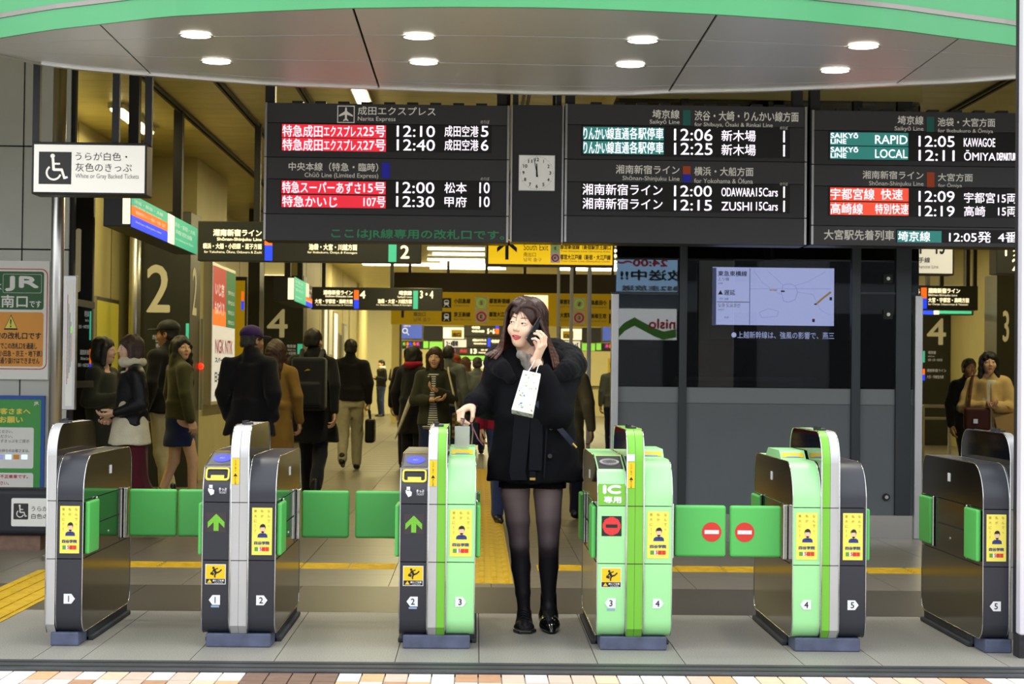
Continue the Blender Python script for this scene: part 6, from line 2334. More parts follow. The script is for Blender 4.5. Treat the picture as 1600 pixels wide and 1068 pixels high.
person('woman in a dark olive coat with bobbed hair at the far left of the crowd', 161, 14.0, 1.50, heading=75, hair=('hair_black', 'bob'), top=dict(m='olive_dark', hem=.60, rx=.2), bottom=dict(m='navy_cloth'), arms=('bent', 'bent'), head_yaw=10, seed=1)
person('woman in a black leather jacket, cream scarf and maroon trousers with tied hair', 205, 13.2, 1.505, heading=-62, hair=('hair_brown', 'bob'), top=dict(m='leather', hem=.92, rx=.19, inner=('cream_knit', .76, .228), fold=.008), bottom=dict(kind='wide', m='maroon'), arms=(((.21, .04, 1.09), (.10, -.15, 1.02)), ((.22, .04, 1.1), (.10, -.13, .98))), scarf='cream_knit', stride=.12, head_tilt=0, seed=2)
person('man in a black cap and dark jacket behind the woman in olive', 262, 16.6, 1.70, heading=-125, sex='m', hair=('hair_black', 'short'), top=dict(m='black_wool', hem=.82), bottom=dict(m='khaki'), hat=('black_cap', 'cap'), head_yaw=22, stride=.12, skin='skin_tan', seed=3)
person('woman in an olive jacket and short denim skirt looking over her shoulder', 282, 15.9, 1.555, heading=118, hair=('hair_black', 'long'), top=dict(m='olive', hem=.86, rx=.185, fold=.007), bottom=dict(kind='skirt', m='denim', hem=.60, rx=.175, ry=.15), arms=('down', 'down'), head_yaw=-78, stride=.14, seed=4)
person('man in a purple cap and bulky black jacket walking away', 388, 14.6, 1.61, heading=166, sex='m', hair=('hair_grey', 'short'), top=dict(m='black_wool', hem=.74, rx=.20, ry=.15, arm=(.078, .07, .056), fold=.009), bottom=dict(m='navy_cloth'), hat=('purple_cap', 'cap'), arms=(((.225, .06, 1.09), (.20, -.04, .90)), ((.225, .06, 1.09), (.20, -.04, .90))), head_yaw=-30, lean=3, skin='skin_tan', seed=5)
person('woman in a long camel coat beside the purple-capped man', 431, 16.2, 1.535, heading=172, hair=('hair_brown', 'long'), top=dict(m='camel', hem=.42, rx=.205, ry=.16), bottom=dict(m='navy_cloth'), stride=.12, seed=6)
p_bp = person('man in a long black coat wearing a black backpack', 490, 16.9, 1.655, heading=176, sex='m', hair=('hair_black', 'short'), top=dict(m='black_wool', hem=.58, rx=.23, ry=.17, fold=.01), bottom=dict(m='navy_cloth'), stride=.26, swing=-1, arms=('front', 'back'), head_yaw=-20, seed=7)
p_bg = person('man in a black jacket and pale trousers carrying a black briefcase', 548, 22.6, 1.665, heading=180, sex='m', hair=('hair_black', 'short'), top=dict(m='black_wool', hem=.88, rx=.19, ry=.14, arm=(.075, .066, .05)), bottom=dict(m='khaki', flare=1.1), arms=('down', 'down'), hands=('relax', 'grip'), stride=.2, seed=8)
p_ob = person('woman with bobbed hair in an olive jacket and striped shirt, mouth open, arms folded', 680, 17.6, 1.505, heading=-8, mouth='open', hair=('hair_brown', 'bob'), top=dict(m='olive_dark', hem=.80, rx=.19, open=.075, inner=('striped', .76, .17), fold=.007), bottom=dict(m='denim'), arms=(((.22, -.04, 1.09), (.06, -.19, 1.17)), ((.215, -.05, 1.07), (-.04, -.19, 1.08))), seed=9)
person('person with dark hair and a colourful scarf behind the woman with folded arms', 646, 19.6, 1.545, heading=150, hair=('hair_black', 'bob'), top=dict(m='black_wool', hem=.62, rx=.2), bottom=dict(m='navy_cloth'), scarf='red_cloth', seed=10)
person('young man in a black hooded jacket standing by the far counter', 596, 50.6, 1.62, heading=-60, sex='m', hair=('hair_black', 'short'), top=dict(m='black_wool', hem=.88), bottom=dict(m='denim_light'), arms=('bent', 'bent'), scarf='white_coat', seed=11)
person('woman in a long black coat over a pale skirt standing by the far counter', 621, 50.8, 1.66, heading=200, hair=('hair_black', 'long'), top=dict(m='olive_dark', hem=.52, rx=.21), bottom=dict(kind='skirt', m='cream_knit', hem=.34, rx=.2), arms=('bent', 'bent'), seed=12)
person('dark-haired man in a grey jacket behind the woman with folded arms', 701, 24.0, 1.62, heading=172, sex='m', hair=('hair_black', 'short'), top=dict(m='grey_cloth', hem=.82), bottom=dict(m='denim'), stride=.1, seed=13)
person('person with an orange knit hat in the far crowd', 712, 27.0, 1.53, heading=180, hair=('hair_orange', 'short'), top=dict(m='grey_cloth', hem=.8), bottom=dict(m='navy_cloth'), hat=('rust_knit' if 'rust_knit' in MATS else cloth('rust_knit', '#8c3a1c'), 'knit'), seed=14)
person('woman with long auburn hair in the far crowd', 727, 29.0, 1.52, heading=186, hair=('hair_auburn', 'long'), top=dict(m='olive_dark', hem=.7), bottom=dict(m='navy_cloth'), seed=15)
person('man in a pale grey jacket in the far crowd beside the auburn-haired woman', 746, 27.5, 1.50, heading=178, sex='m', hair=('hair_grey', 'short'), top=dict(m='grey_cloth', hem=.82), bottom=dict(m='denim'), stride=.1, seed=16)
p_rd = person('person in a red jacket and blue jeans half hidden behind the woman on the phone', 790, 14.9, 1.52, heading=12, hair=('hair_brown', 'long'), top=dict(m='red_cloth', hem=.84, rx=.18), bottom=dict(m='denim_light'), arms=('down', 'down'), stride=.1, seed=17)
person('person in a long taupe coat walking away behind the woman on the phone', 886, 15.2, 1.50, heading=160, hair=('hair_auburn', 'long'), top=dict(m='taupe', hem=.48, rx=.19, ry=.16), bottom=dict(m='navy_cloth'), stride=.1, seed=18)
p_be = person('woman in a long beige coat with a brown handbag and paper carrier on the right', 1545, 16.2, 1.50, heading=-14, hair=('hair_black', 'long'), top=dict(m='beige_coat', hem=.36, rx=.235, ry=.17, open=.05, inner=('white_coat', .7, .15), arm=(.075, .07, .05), fold=.008), bottom=dict(m='black_wool'), arms=(((.24, -.02, 1.09), (.07, -.2, 1.09)), ((.25, -.02, 1.09), (.03, -.22, 1.10))), head_yaw=8, stride=.14, seed=19)
person('man in a black suit and white shirt walking beside the woman in beige', 1514, 18.5, 1.46, heading=10, sex='m', hair=('hair_grey', 'short'), top=dict(m='black_wool', hem=.80, open=.035, inner=('white_shirt', .95, .12)), bottom=dict(m='black_wool'), stride=.14, skin='skin_tan', seed=20)
person('dark-coated person at the far left edge of the crowd', 640, 23.0, 1.58, heading=185, hair=('hair_black', 'short'), top=dict(m='black_wool', hem=.7), bottom=dict(m='navy_cloth'), seed=21)

# ---- things they carry
M = p_bp[1]


def carried(name, label, cat, Fd, m, M, h=.01, group=None):
    V, Q = Fd.mesh(h)
    return tag(obj(name, (xf(V, M), Q), m, smooth=True), label, cat)


K = Field()
K.put(lambda P: np.linalg.norm(np.maximum(np.abs(P - np.array((0, .235, 1.13))) - np.array((.125, .055, .215)), 0), axis=-1) - .035, (-.17, .14, .87), (.17, .34, 1.4))
K.put(lambda P: np.linalg.norm(np.maximum(np.abs(P - np.array((0, .31, 1.03))) - np.array((.10, .02, .09)), 0), axis=-1) - .022, (-.15, .26, .9), (.15, .37, 1.17), .012)
bp_ = thing('backpack', 'black backpack on the back of the man in the long black coat', 'backpack', (p_bp[0].location.x, p_bp[0].location.y - .2, 1.0))
V, Q = K.mesh(.01)
cloth('pack_fabric', '#1b1c21', .7, bump=.3, bs=90)
obj('bag_body', (xf(V, M), Q), 'pack_fabric', bp_, smooth=True)
S = Field()
for sd in (-1, 1):
    S.chain([(sd * .09, .2, 1.36), (sd * .10, .06, 1.44), (sd * .11, -.08, 1.36), (sd * .13, -.12, 1.2)], .022, .01)
V, Q = S.mesh(.01)
obj('shoulder_strap', (xf(V, M), Q), 'pack_fabric', bp_, smooth=True)
mat('logo_yellow', '#b8a21e', .6)
V = xf(np.array([(-.03, .35, 1.26), (.0, .35, 1.27), (.03, .35, 1.25), (.0, .35, 1.255)]), M)
obj('logo_patch', (V, [(0, 1, 2, 3)]), 'logo_yellow', bp_)

M, aj = p_bg[1], p_bg[3]
wr = aj[1][2]
K = Field()
K.put(lambda P: np.linalg.norm(np.maximum(np.abs(P - (wr + np.array((-.02, -.02, -.36)))) - np.array((.03, .15, .12)), 0), axis=-1) - .03, wr + (-.1, -.22, -.55), wr + (.06, .18, -.18))
br = thing('briefcase', 'black soft briefcase in the right hand of the man in pale trousers', 'bag', M @ Vector(wr + (0, 0, -.52)))
V, Q = K.mesh(.01)
obj('bag_body', (xf(V, M), Q), 'black_bag', br, smooth=True)
S = Field()
S.chain([wr + (-.02, -.10, -.22), wr + (-.01, -.06, -.12), wr + (0, -.02, -.085), wr + (0, .04, -.12), wr + (-.02, .08, -.22)], .011, .01)
V, Q = S.mesh(.007)
obj('handle', (xf(V, M), Q), 'black_bag', br, smooth=True)

M = p_be[1]
K = Field()
K.put(lambda P: np.linalg.norm(np.maximum(np.abs(P - np.array((-.12, -.235, .97))) - np.array((.10, .035, .085)), 0), axis=-1) - .03, (-.28, -.32, .84), (.03, -.15, 1.1))
hb = thing('handbag', 'brown handbag held in front by the woman in beige', 'bag', M @ Vector((-.12, -.23, .86)))
V, Q = K.mesh(.009)
obj('bag_body', (xf(V, M), Q), 'brown_bag', hb, smooth=True)
S = Field().chain([(-.2, -.22, 1.06), (-.19, -.16, 1.2), (-.16, -.06, 1.4), (-.15, .02, 1.43)], .014, .01)
V, Q = S.mesh(.008)
obj('strap', (xf(V, M), Q), 'brown_bag', hb, smooth=True)
obj('clasp', MB().box(*[q for a, b in zip((M @ Vector((-.14, -.31, .95))), (.02, .012, .02)) for q in (a - b, a + b)]), 'chrome', hb)
K = MB().box(-.17, .17, -.05, .05, 0, .36)
V = [M @ (Matrix.Translation((.30, -.16, .68)) @ Matrix.Rotation(math.radians(-14), 4, 'Y') @ Vector(v)) for v in K.v]
pc = thing('paper_carrier', 'plain tan paper carrier bag at the left arm of the woman in beige', 'bag', M @ Vector((.30, -.16, .68)))
mb = MB()
mb.add(V, K.f)
obj('bag_body', mb, 'tan_paper', pc)
S = MB().tube([M @ Vector(q) for q in ((.20, -.16, 1.07), (.16, -.16, 1.12), (.12, -.18, 1.13), (.24, -.16, 1.07))], .005, 6)
obj('handle', S, 'tan_paper', pc)
# shoulder tote and strap of the bobbed woman, umbrella of her neighbour
M = p_ob[1]
tb_ = thing('tote_bag', 'brown checked tote bag hanging beside the woman with folded arms', 'bag', M @ Vector((.26, .02, .66)))
K = Field()
K.put(lambda P: np.linalg.norm(np.maximum(np.abs(P - np.array((.27, .03, .80))) - np.array((.045, .13, .12)), 0), axis=-1) - .02, (.19, -.14, .64), (.35, .2, .96))
V, Q = K.mesh(.011)
mc = mat('check_brown', '#6b5a2a', .7)
nt = mc.node_tree
ck_ = nt.nodes.new('ShaderNodeTexChecker')
ck_.inputs['Scale'].default_value = 34
ck_.inputs[1].default_value = (*lin('#7c6a33'), 1)
ck_.inputs[2].default_value = (*lin('#3f3418'), 1)
tcn = nt.nodes.new('ShaderNodeTexCoord')
nt.links.new(tcn.outputs['Object'], ck_.inputs[0])
nt.links.new(ck_.outputs[0], nt.nodes['Principled BSDF'].inputs['Base Color'])
obj('bag_body', (xf(V, M), Q), 'check_brown', tb_, smooth=True)
S = Field().chain([(.26, -.06, .92), (.22, -.10, 1.15), (.16, -.07, 1.38), (.14, .03, 1.425), (.18, .10, 1.3), (.25, .10, .95)], .012, .01)
V, Q = S.mesh(.008)
obj('strap', (xf(V, M), Q), 'cream_knit', tb_, smooth=True)
a, b = at(648, 606, 19.4), at(617, 686, 19.4)
um = thing('folded_umbrella', 'pale folded umbrella slanting down beside the woman with folded arms', 'umbrella', (b.x, 19.4, b.z))
obj('canopy', MB().tube([a.lerp(b, t) for t in (0, .12, .3, .6, .85, .97)], [.010, .022, .025, .02, .013, .006], 10), 'white_coat', um, smooth=True)
obj('tip', MB().tube([a.lerp(b, .97), b], .006, 8), 'chrome', um)
obj('handle', MB().tube([a + (a - b) * .22, a + (a - b) * .1, a], .012, 8), 'black_bag', um)
# clutch of the person in red
a = at(741, 676, 14.6)
cl_ = thing('black_pouch', 'small black pouch with pale edge hanging left of the woman on the phone', 'bag', (a.x, 14.6, a.z - .09))
obj('pouch', MB().box(a.x - .045, a.x + .045, 14.58, 14.63, a.z - .10, a.z + .09), 'black_bag', cl_, bevel=.02, seg=3)
obj('piping', MB().tube([(a.x - .02, 14.575, a.z - .09), (a.x - .012, 14.57, a.z), (a.x - .02, 14.575, a.z + .08)], .006, 6), 'cream_knit', cl_)
obj('cord', MB().tube([(a.x, 14.6, a.z + .09), (a.x + .04, 14.68, a.z + .2), (a.x + .11, 14.8, a.z + .34)], .005, 6), 'black_bag', cl_)
# ------------------------------------------------------------------ the woman on the phone, walking out through lane three
YH = 8.66
cloth('coat_wool', '#0b0b10', .95, bump=.12, bs=420, sheen=0)
cloth('coat_fur', '#0a0a0e', .9, bump=.5, bs=300, sheen=.04)
cloth('coat_belt', '#0f1016', .85, bump=.1, bs=300, sheen=0)
cloth('knit_black', '#0d0d11', .9, bump=.5, bs=120, sheen=0)
cloth('scarf_grey', '#8d8680', .9, noise=.35, ns=30)
mat('boot_shine', '#0e0e13', .16, coat=.6)
mat('phone_black', '#101218', .18, coat=.4)
mat('phone_edge', '#7d8797', .2, .8)
mat('bag_white', '#f2f1ec', .55, noise=.03, ns=10)
mat('strap_navy', '#262b3d', .4)
mat('gold', '#b99a55', .3, .9)
mat('cord_purple', '#6a3b56', .5)
mat('skin_fair', '#f6ccb0', .45, noise=.04, ns=40)
MATS['skin_fair'].node_tree.nodes['Principled BSDF'].inputs['Subsurface Weight'].default_value = .12
MATS['skin_fair'].node_tree.nodes['Principled BSDF'].inputs['Subsurface Scale'].default_value = .01
mat('lip_red', '#d5484f', .3)
mat('brow_brown', '#4a3328', .7)
mat('nail', '#e8a9a0', .3)

tm_ = mat('tights', '#17141a', .55, spec=.3)
nt = tm_.node_tree
b_ = nt.nodes['Principled BSDF']
tc_ = nt.nodes.new('ShaderNodeTexCoord')
sx_ = nt.nodes.new('ShaderNodeSeparateXYZ')
rp_ = nt.nodes.new('ShaderNodeValToRGB')
nt.links.new(tc_.outputs['Object'], sx_.inputs[0])
mr_ = nt.nodes.new('ShaderNodeMapRange')
mr_.inputs[1].default_value, mr_.inputs[2].default_value = .1, .8
nt.links.new(sx_.outputs[2], mr_.inputs[0])
nt.links.new(mr_.outputs[0], rp_.inputs[0])
cr = rp_.color_ramp
cr.elements[0].position, cr.elements[0].color = 0, (*lin('#15131a'), 1)
cr.elements[1].position, cr.elements[1].color = 1, (*lin('#8c787a'), 1)
for p_, c_ in ((.36, '#1d1a20'), (.45, '#4d4145'), (.58, '#54464a'), (.8, '#7f6d6d')):
    e_ = cr.elements.new(p_)
    e_.color = (*lin(c_), 1)
nt.links.new(rp_.outputs[0], b_.inputs['Base Color'])
b_.inputs['Sheen Weight'].default_value = 0

hm_ = mat('hair_long', '#2c1a14', .44, spec=.4)
nt = hm_.node_tree
b_ = nt.nodes['Principled BSDF']
tc_ = nt.nodes.new('ShaderNodeTexCoord')
sx_ = nt.nodes.new('ShaderNodeSeparateXYZ')
nt.links.new(tc_.outputs['Object'], sx_.inputs[0])
mr_ = nt.nodes.new('ShaderNodeMapRange')
mr_.inputs[1].default_value, mr_.inputs[2].default_value = 1.25, 1.52
nt.links.new(sx_.outputs[2], mr_.inputs[0])
rp_ = nt.nodes.new('ShaderNodeValToRGB')
nt.links.new(mr_.outputs[0], rp_.inputs[0])
rp_.color_ramp.elements[0].color = (*lin('#8f5a3a'), 1)
rp_.color_ramp.elements[1].color = (*lin('#46291f'), 1)
e_ = rp_.color_ramp.elements.new(.3)
e_.color = (*lin('#5f3828'), 1)
nz_ = nt.nodes.new('ShaderNodeTexNoise')
mp_ = nt.nodes.new('ShaderNodeMapping')
mp_.inputs['Scale'].default_value = (130, 130, 9)
nt.links.new(tc_.outputs['Object'], mp_.inputs[0])
nt.links.new(mp_.outputs[0], nz_.inputs['Vector'])
nz_.inputs['Scale'].default_value = 1
mx_ = nt.nodes.new('ShaderNodeMixRGB')
mx_.blend_type = 'MULTIPLY'
mx_.inputs[0].default_value = .85
nt.links.new(rp_.outputs[0], mx_.inputs[1])
nt.links.new(nz_.outputs[0], mx_.inputs[2])
nt.links.new(mx_.outputs[0], b_.inputs['Base Color'])
bp_n = nt.nodes.new('ShaderNodeBump')
bp_n.inputs['Strength'].default_value = .5
bp_n.inputs['Distance'].default_value = .004
nt.links.new(nz_.outputs[0], bp_n.inputs['Height'])
nt.links.new(bp_n.outputs[0], b_.inputs['Normal'])


def wv(px, py, dd=0.):
    return np.array(at(px, py, YH + dd))


def frame(o, X, Y, Z):
    return np.array([[X[0], Y[0], Z[0], o[0]], [X[1], Y[1], Z[1], o[1]], [X[2], Y[2], Z[2], o[2]], [0, 0, 0, 1]])


def unit(v):
    v = np.asarray(v, float)
    return v / np.linalg.norm(v)


foot = gnd(842, 986)
wm = thing('person', 'smiling woman in a black hooded coat and dark tights talking on a phone', 'person', (foot.x, YH, 0))

# ---- skeleton points
HCn = wv(820.5, 506, -.03)
HR = Matrix.Translation(Vector(HCn)) @ Matrix.Rotation(math.radians(-29), 4, 'Z') @ Matrix.Rotation(math.radians(7), 4, 'Y') @ Matrix.Rotation(math.radians(4), 4, 'X')
HM = np.array(HR)
shR, shL = wv(786, 579, .02), wv(882, 579, .02)
elR, wrR = wv(762, 628, .14), wv(739, 631, -.10)
elL, wrL = wv(870, 642, -.13), wv(836.5, 563, -.15)
hipR, knR, anR = wv(808, 726, .0), wv(811.5, 850, -.03), wv(819, 957, .0)
hipL, knL, anL = wv(858, 724, .0), wv(857, 848, -.07), wv(857, 945, .0)

# ---- body: head, torso, arms and legs as one mesh
B = Field()
cx0 = wv(835, 650)[0]
B.ecol(.78, 1.02, (.15, .105), (.115, .085), .05, c0=(cx0, YH), rnd=.04)
B.ecol(1.0, 1.28, (.115, .085), (.135, .09), .06, c0=(cx0, YH), rnd=.05)
B.cone(shR, shL, .045, .045, .05)
B.cone((cx0, YH + .01, 1.27), HCn + (.012, .035, -.10), .05, .046, .04)
B.chain([shR, elR, wrR], [.042, .034, .026], .03, .012)
B.chain([shL, elL, wrL], [.042, .034, .026], .03, .012)
B.chain([hipR, wv(805, 770, -.01), wv(809, 812, -.025), knR, wv(814, 885, .0), wv(817, 925, .0), anR], [.076, .069, .058, .0475, .0465, .036, .030], .02, .012)
B.chain([hipL, wv(856, 770, -.02), wv(857, 812, -.05), knL, wv(857, 885, -.02), wv(857, 920, -.0), anL], [.078, .071, .061, .0505, .0485, .037, .030], .008, .006)
B.ell(knR + (0, -.028, 0), (.033, .022, .04), .02)
B.ell(knL + (0, -.030, 0), (.034, .022, .04), .02)
B.cone(anR + (0, .0, -.02), anR + (.0, -.1, -.055), .032, .026, .03)
B.cone(anL + (0, .0, -.02), anL + (.0, -.1, -.07), .032, .026, .03)
V, Q = B.mesh(.0085)
C = V[Q].mean(1)
P = Part().add(V, Q, np.where(C[:, 2] < .86, 7, 0))
hd = head_mesh(.0016, 'smile', gaze=-20, smile=1.)
hv, hf, hmi = hd.out()
hv = xf(hv, HM)
P.cut = off = P.n
P.v.append(hv)
P.f += [tuple(i + off for i in q) for q in hf]
P.m += hmi
P.n += len(hv)
P.link(HCn + (.01, .03, -.12), HCn + (.01, .03, -.12))
# left hand wrapped round the phone
Z = unit(wv(849, 534, -.175) - wrL)
Pm = np.array((-.86, .46, .12))
Pm = unit(Pm - Z * (Pm @ Z))
Xh = np.cross(Pm, Z)
lv, lq = hand_mesh(.0021, [(24, 46, 30), (22, 50, 34), (24, 52, 36), (30, 54, 36)], [(.036, -.022, .040), (.040, -.042, .062), (.030, -.060, .074)], spread=(7, 2, -2, -8), arm=.1, arm_dir=unit(np.linalg.inv(frame(np.zeros(3), Xh, Pm, Z)[:3, :3]) @ (elL - wrL)) * np.array((1, -1, 1)), arm_r=(.025, .031), sc=.96)
lv = lv * np.array((1, -1, 1))
LM = frame(wrL, Xh, Pm, Z)
P.add_linked(xf(lv, LM), lq[:, ::-1], 0, wrL)
# right hand, loosely closed
Z = unit(wv(718, 644, -.15) - wrR)
Pm = np.array((.25, -.1, -1.))
Pm = unit(Pm - Z * (Pm @ Z))
Xr = np.cross(-Pm, Z)
rv, rq = hand_mesh(.0021, [(48, 55, 30), (52, 58, 32), (56, 60, 34), (60, 60, 34)], [(.038, -.024, .044), (.040, -.046, .062), (.028, -.062, .072)], arm=.1, arm_dir=unit(np.linalg.inv(frame(np.zeros(3), Xr, -Pm, Z)[:3, :3]) @ (elR - wrR)), arm_r=(.025, .031), sc=1.0)
RM = frame(wrR, Xr, -Pm, Z)
P.add_linked(xf(rv, RM), rq, 0, wrR)
V, Fc, mi = P.out()
bd = obj('body', (V, Fc, mi), ['skin_fair', 'lip_red', 'eye_white', 'eye_dark', 'brow_brown', 'mouth_dark', 'teeth', 'tights'], wm, smooth=True)


def wear(name, Fd, m, h=.008, par=None):
    V, Q = Fd.mesh(h)
    return obj(name, (V, Q), m, par or wm, smooth=True)


# ---- coat
T = Field()
T.ecol(.722, 1.04, (.232, .165), (.182, .142), .04, c0=(wv(836, 757)[0], YH), c1=(cx0, YH), rnd=.012)
T.ecol(1.02, 1.27, (.182, .142), (.165, .12), .06, c0=(cx0, YH), rnd=.05)
T.cone(shR + (0, 0, -.005), shL + (0, 0, -.005), .068, .068, .06)
T.cone(shR, (cx0 - .03, YH + .02, 1.34), .062, .06, .05)
T.cone(shL, (cx0 + .03, YH + .02, 1.34), .062, .06, .05)
cuR = wrR + (elR - wrR) * .10
cuL = wrL + (elL - wrL) * .22
T.chain([shR, elR, cuR], [.076, .084, .058], .05, .03)
T.chain([shL, elL, cuL], [.076, .080, .058], .05, .03)
# hollow cuffs
T.cone(wrR, wrR + (elR - wrR) * .2, .040, .030, .006, 's')
T.cone(wrL + (wrL - elL) * .1, wrL + (elL - wrL) * .3, .040, .03, .006, 's')
T.cone((cx0 - .01, YH - .03, 1.30), HCn + (0, -.02, -.06), .05, .075, .01, 's')
T.fn(fold(.0055, 20, 31))
T.fn(fold(.0025, 48, 32))
ct = wear('coat', T, 'coat_wool', .0075)
# turned-back fur hood lying over the shoulders
H = Field()
ring = [(797, 590, -.105, .030), (783, 575, -.085, .040), (772, 567, -.03, .046), (776, 557, .06, .05), (800, 548, .13, .055), (836, 545, .16, .06), (868, 550, .13, .064), (889, 560, .06, .066), (896, 570, -.02, .060), (887, 578, -.09, .046), (866, 590, -.125, .03)]
for q0, q1 in zip(ring[:-1], ring[1:]):
    H.cone(wv(*q0[:3]), wv(*q1[:3]), q0[3], q1[3], .03)
H.ell(wv(842, 585, .13), (.17, .07, .13), .05)
rr = np.random.default_rng(5)
D1, D2 = rr.normal(size=(6, 3)) * 130, rr.normal(size=(6, 3)) * 240
H.fn(lambda Pn: .0012 * np.sin(Pn @ D1.T).sum(-1) / 2 + .0008 * np.sin(Pn @ D2.T).sum(-1) / 2)
wear('fur_hood', H, 'coat_fur', .006, ct)
# front edge, belt ends and hem tab
def ribbon(name, pts, wpx, m, dd, par, th=.006):
    P0 = [Vector(wv(x, y, d)) for x, y, d in pts]
    w_ = wpx * YH / F_PX / 2
    obj(name, MB().strip(P0, Vector((w_, 0, 0)), (0, -1, 0), th=th), m, par, bevel=.002)


ribbon('front_edge', [(856, 590, -.135), (855, 640, -.150), (853, 690, -.158), (850, 748, -.172)], 3, 'coat_belt', 0, ct)
ribbon('belt_end', [(818, 632, -.152), (815, 665, -.160), (812, 700, -.168), (808, 738, -.178), (811, 750, -.180)], 25, 'coat_belt', 0, ct)
ribbon('belt_end', [(836, 632, -.150), (838, 680, -.160), (836, 735, -.174)], 20, 'coat_belt', 0, ct)
ribbon('hem_tab', [(832, 736, -.182), (832, 750, -.184)], 9, 'coat_belt', 0, ct)
ribbon('tab_tip', [(832, 746, -.191), (832, 750, -.191)], 9, 'gold', 0, ct, th=.003)
for x_, y_ in ((862, 625), (861, 668), (859, 712)):
    c = Vector(wv(x_, y_, -.160))
    obj('coat_button', MB().tube([c + Vector((0, .01, 0)), c + Vector((0, -.006, 0))], .011, 14), 'phone_black', ct)
# ---- knit shorts
S = Field()
S.chain([wv(811, 722, .0), wv(805, 775, -.01)], [.094, .083], .02)
S.chain([wv(855, 720, .0), wv(857, 775, -.02)], [.096, .086], .008)
S.ecol(-.1, .688, (1, 1), (1, 1), .004, 's', c0=(cx0, YH))
S.fn(lambda Pn: .0012 * np.sin(Pn[..., 0] * 700))
wear('knit_shorts', S, 'knit_black', .006)
# ---- scarf at the neck
K = Field()
for k in range(9):
    t0, t1 = k / 9, (k + 1) / 9
    f = lambda t: wv(813 + 24 * t + 3 * math.sin(9 * t), 553 + 32 * t * (1 - .1 * t), -.105 + .03 * t)
    K.cone(f(t0), f(t1), .019, .019, .01)
K.cone(wv(826, 560, -.09), wv(829, 584, -.115), .024, .017, .012)
K.fn(fold(.003, 90, 3))
wear('scarf', K, 'scarf_grey', .005)
# ---- shoes: laced shoe and shiny ankle boot
S = Field()
S.cone(anR + (0, .03, -.055), anR + (-.002, -.07, -.07), .036, .038, .03, sx=1.05)
S.cone(anR + (-.002, -.07, -.068), anR + (.004, -.165, -.088), .038, .026, .03, sx=1.25)
S.cone(anR + (0, .005, .0), anR + (0, .01, -.06), .036, .040, .02)
S.ecol(-.3, .012, (1, 1), (1, 1), .004, 's', c0=(anR[0], YH))
s1 = wear('shoe', S, 'shoe_black', .005)
obj('shoe_sole', MB().prism([(anR[0] + a * .047 * (1.1 if b < -.08 else .9), YH + b, 0) for a, b in ((-1, .05), (-1.0, -.04), (-1.08, -.12), (-.6, -.185), (.6, -.185), (1.08, -.12), (1., -.04), (1, .05))], (0, 0, .016)), 'shoe_black', s1, bevel=.004)
for k in range(4):
    yy, zz = -.055 - k * .020, .092 - k * .009
    c = Vector(anR) + Vector((0, yy, 0))
    obj('lace', MB().tube([(c.x - .02, c.y, zz), (c.x - .008, c.y - .006, zz + .006), (c.x + .012, c.y - .012, zz - .001), (c.x + .02, c.y - .014, zz - .006)], .0028, 6), 'knit_black', s1)
S = Field()
S.cone(anL + (0, .015, .05), anL + (0, .01, -.05), .040, .043, .03)
S.cone(anL + (0, .01, -.06), anL + (.003, -.08, -.085), .043, .040, .03)
S.cone(anL + (.003, -.08, -.085), anL + (.008, -.175, -.105), .038, .016, .03, sx=1.2)
S.ecol(-.3, .006, (1, 1), (1, 1), .004, 's', c0=(anL[0], YH))
s2 = wear('ankle_boot', S, 'boot_shine', .005)
obj('boot_heel', MB().box(anL[0] - .026, anL[0] + .026, YH - .005, YH + .05, .0, .03), 'boot_shine', s2, bevel=.004)

# ---- hair
Hh = Field()
sh_ = lambda l: xf(np.array([l], float), HM)[0]
IH = np.linalg.inv(HM)
# skull cap in head space, opened for the face
cap_c, cap_r = np.array((0, .018, .038)), np.array((.083, .101, .086))


def capf(Pn):
    L = xf(Pn.reshape(-1, 3), IH)
    q = (L - cap_c)
    k0 = np.linalg.norm(q / cap_r, axis=-1)
    k1 = np.linalg.norm(q / cap_r ** 2, axis=-1)
    d = k0 * (k0 - 1) / np.maximum(k1, 1e-9)
    # face opening: wide ellipse, higher at the parting
    o = np.sqrt(((L[:, 0] + .002) / .062) ** 2 + ((L[:, 2] + .030) / .098) ** 2) - 1
    d = np.where(L[:, 1] < -.01, np.maximum(d, -o * .05), d)
    return np.maximum(d, -(L[:, 2] + .06)).reshape(Pn.shape[:-1])


Hh.put(capf, HCn - .13, HCn + .14, .005)


def on_skull(th, y_, sd, lift):
    """point on the hair shell: th degrees down from the parting at depth y_ in head space"""
    k = math.sqrt(max(.05, 1 - ((y_ - cap_c[1]) / cap_r[1]) ** 2))
    t = math.radians(th)
    return sh_((sd * (cap_r[0] * k + lift) * math.sin(t), y_, cap_c[2] + (cap_r[2] * k + lift) * math.cos(t)))


def smooth_path(pts, n=5):
    out = []
    for j in range(len(pts) - 1):
        p0, p1, p2, p3 = pts[max(j - 1, 0)], pts[j], pts[j + 1], pts[min(j + 2, len(pts) - 1)]
        for u in np.linspace(0, 1, n)[:-1]:
            out.append(.5 * ((2 * p1) + (-p0 + p2) * u + (2 * p0 - 5 * p1 + 4 * p2 - p3) * u * u + (-p0 + 3 * p1 - 3 * p2 + p3) * u ** 3))
    return out + [pts[-1]]


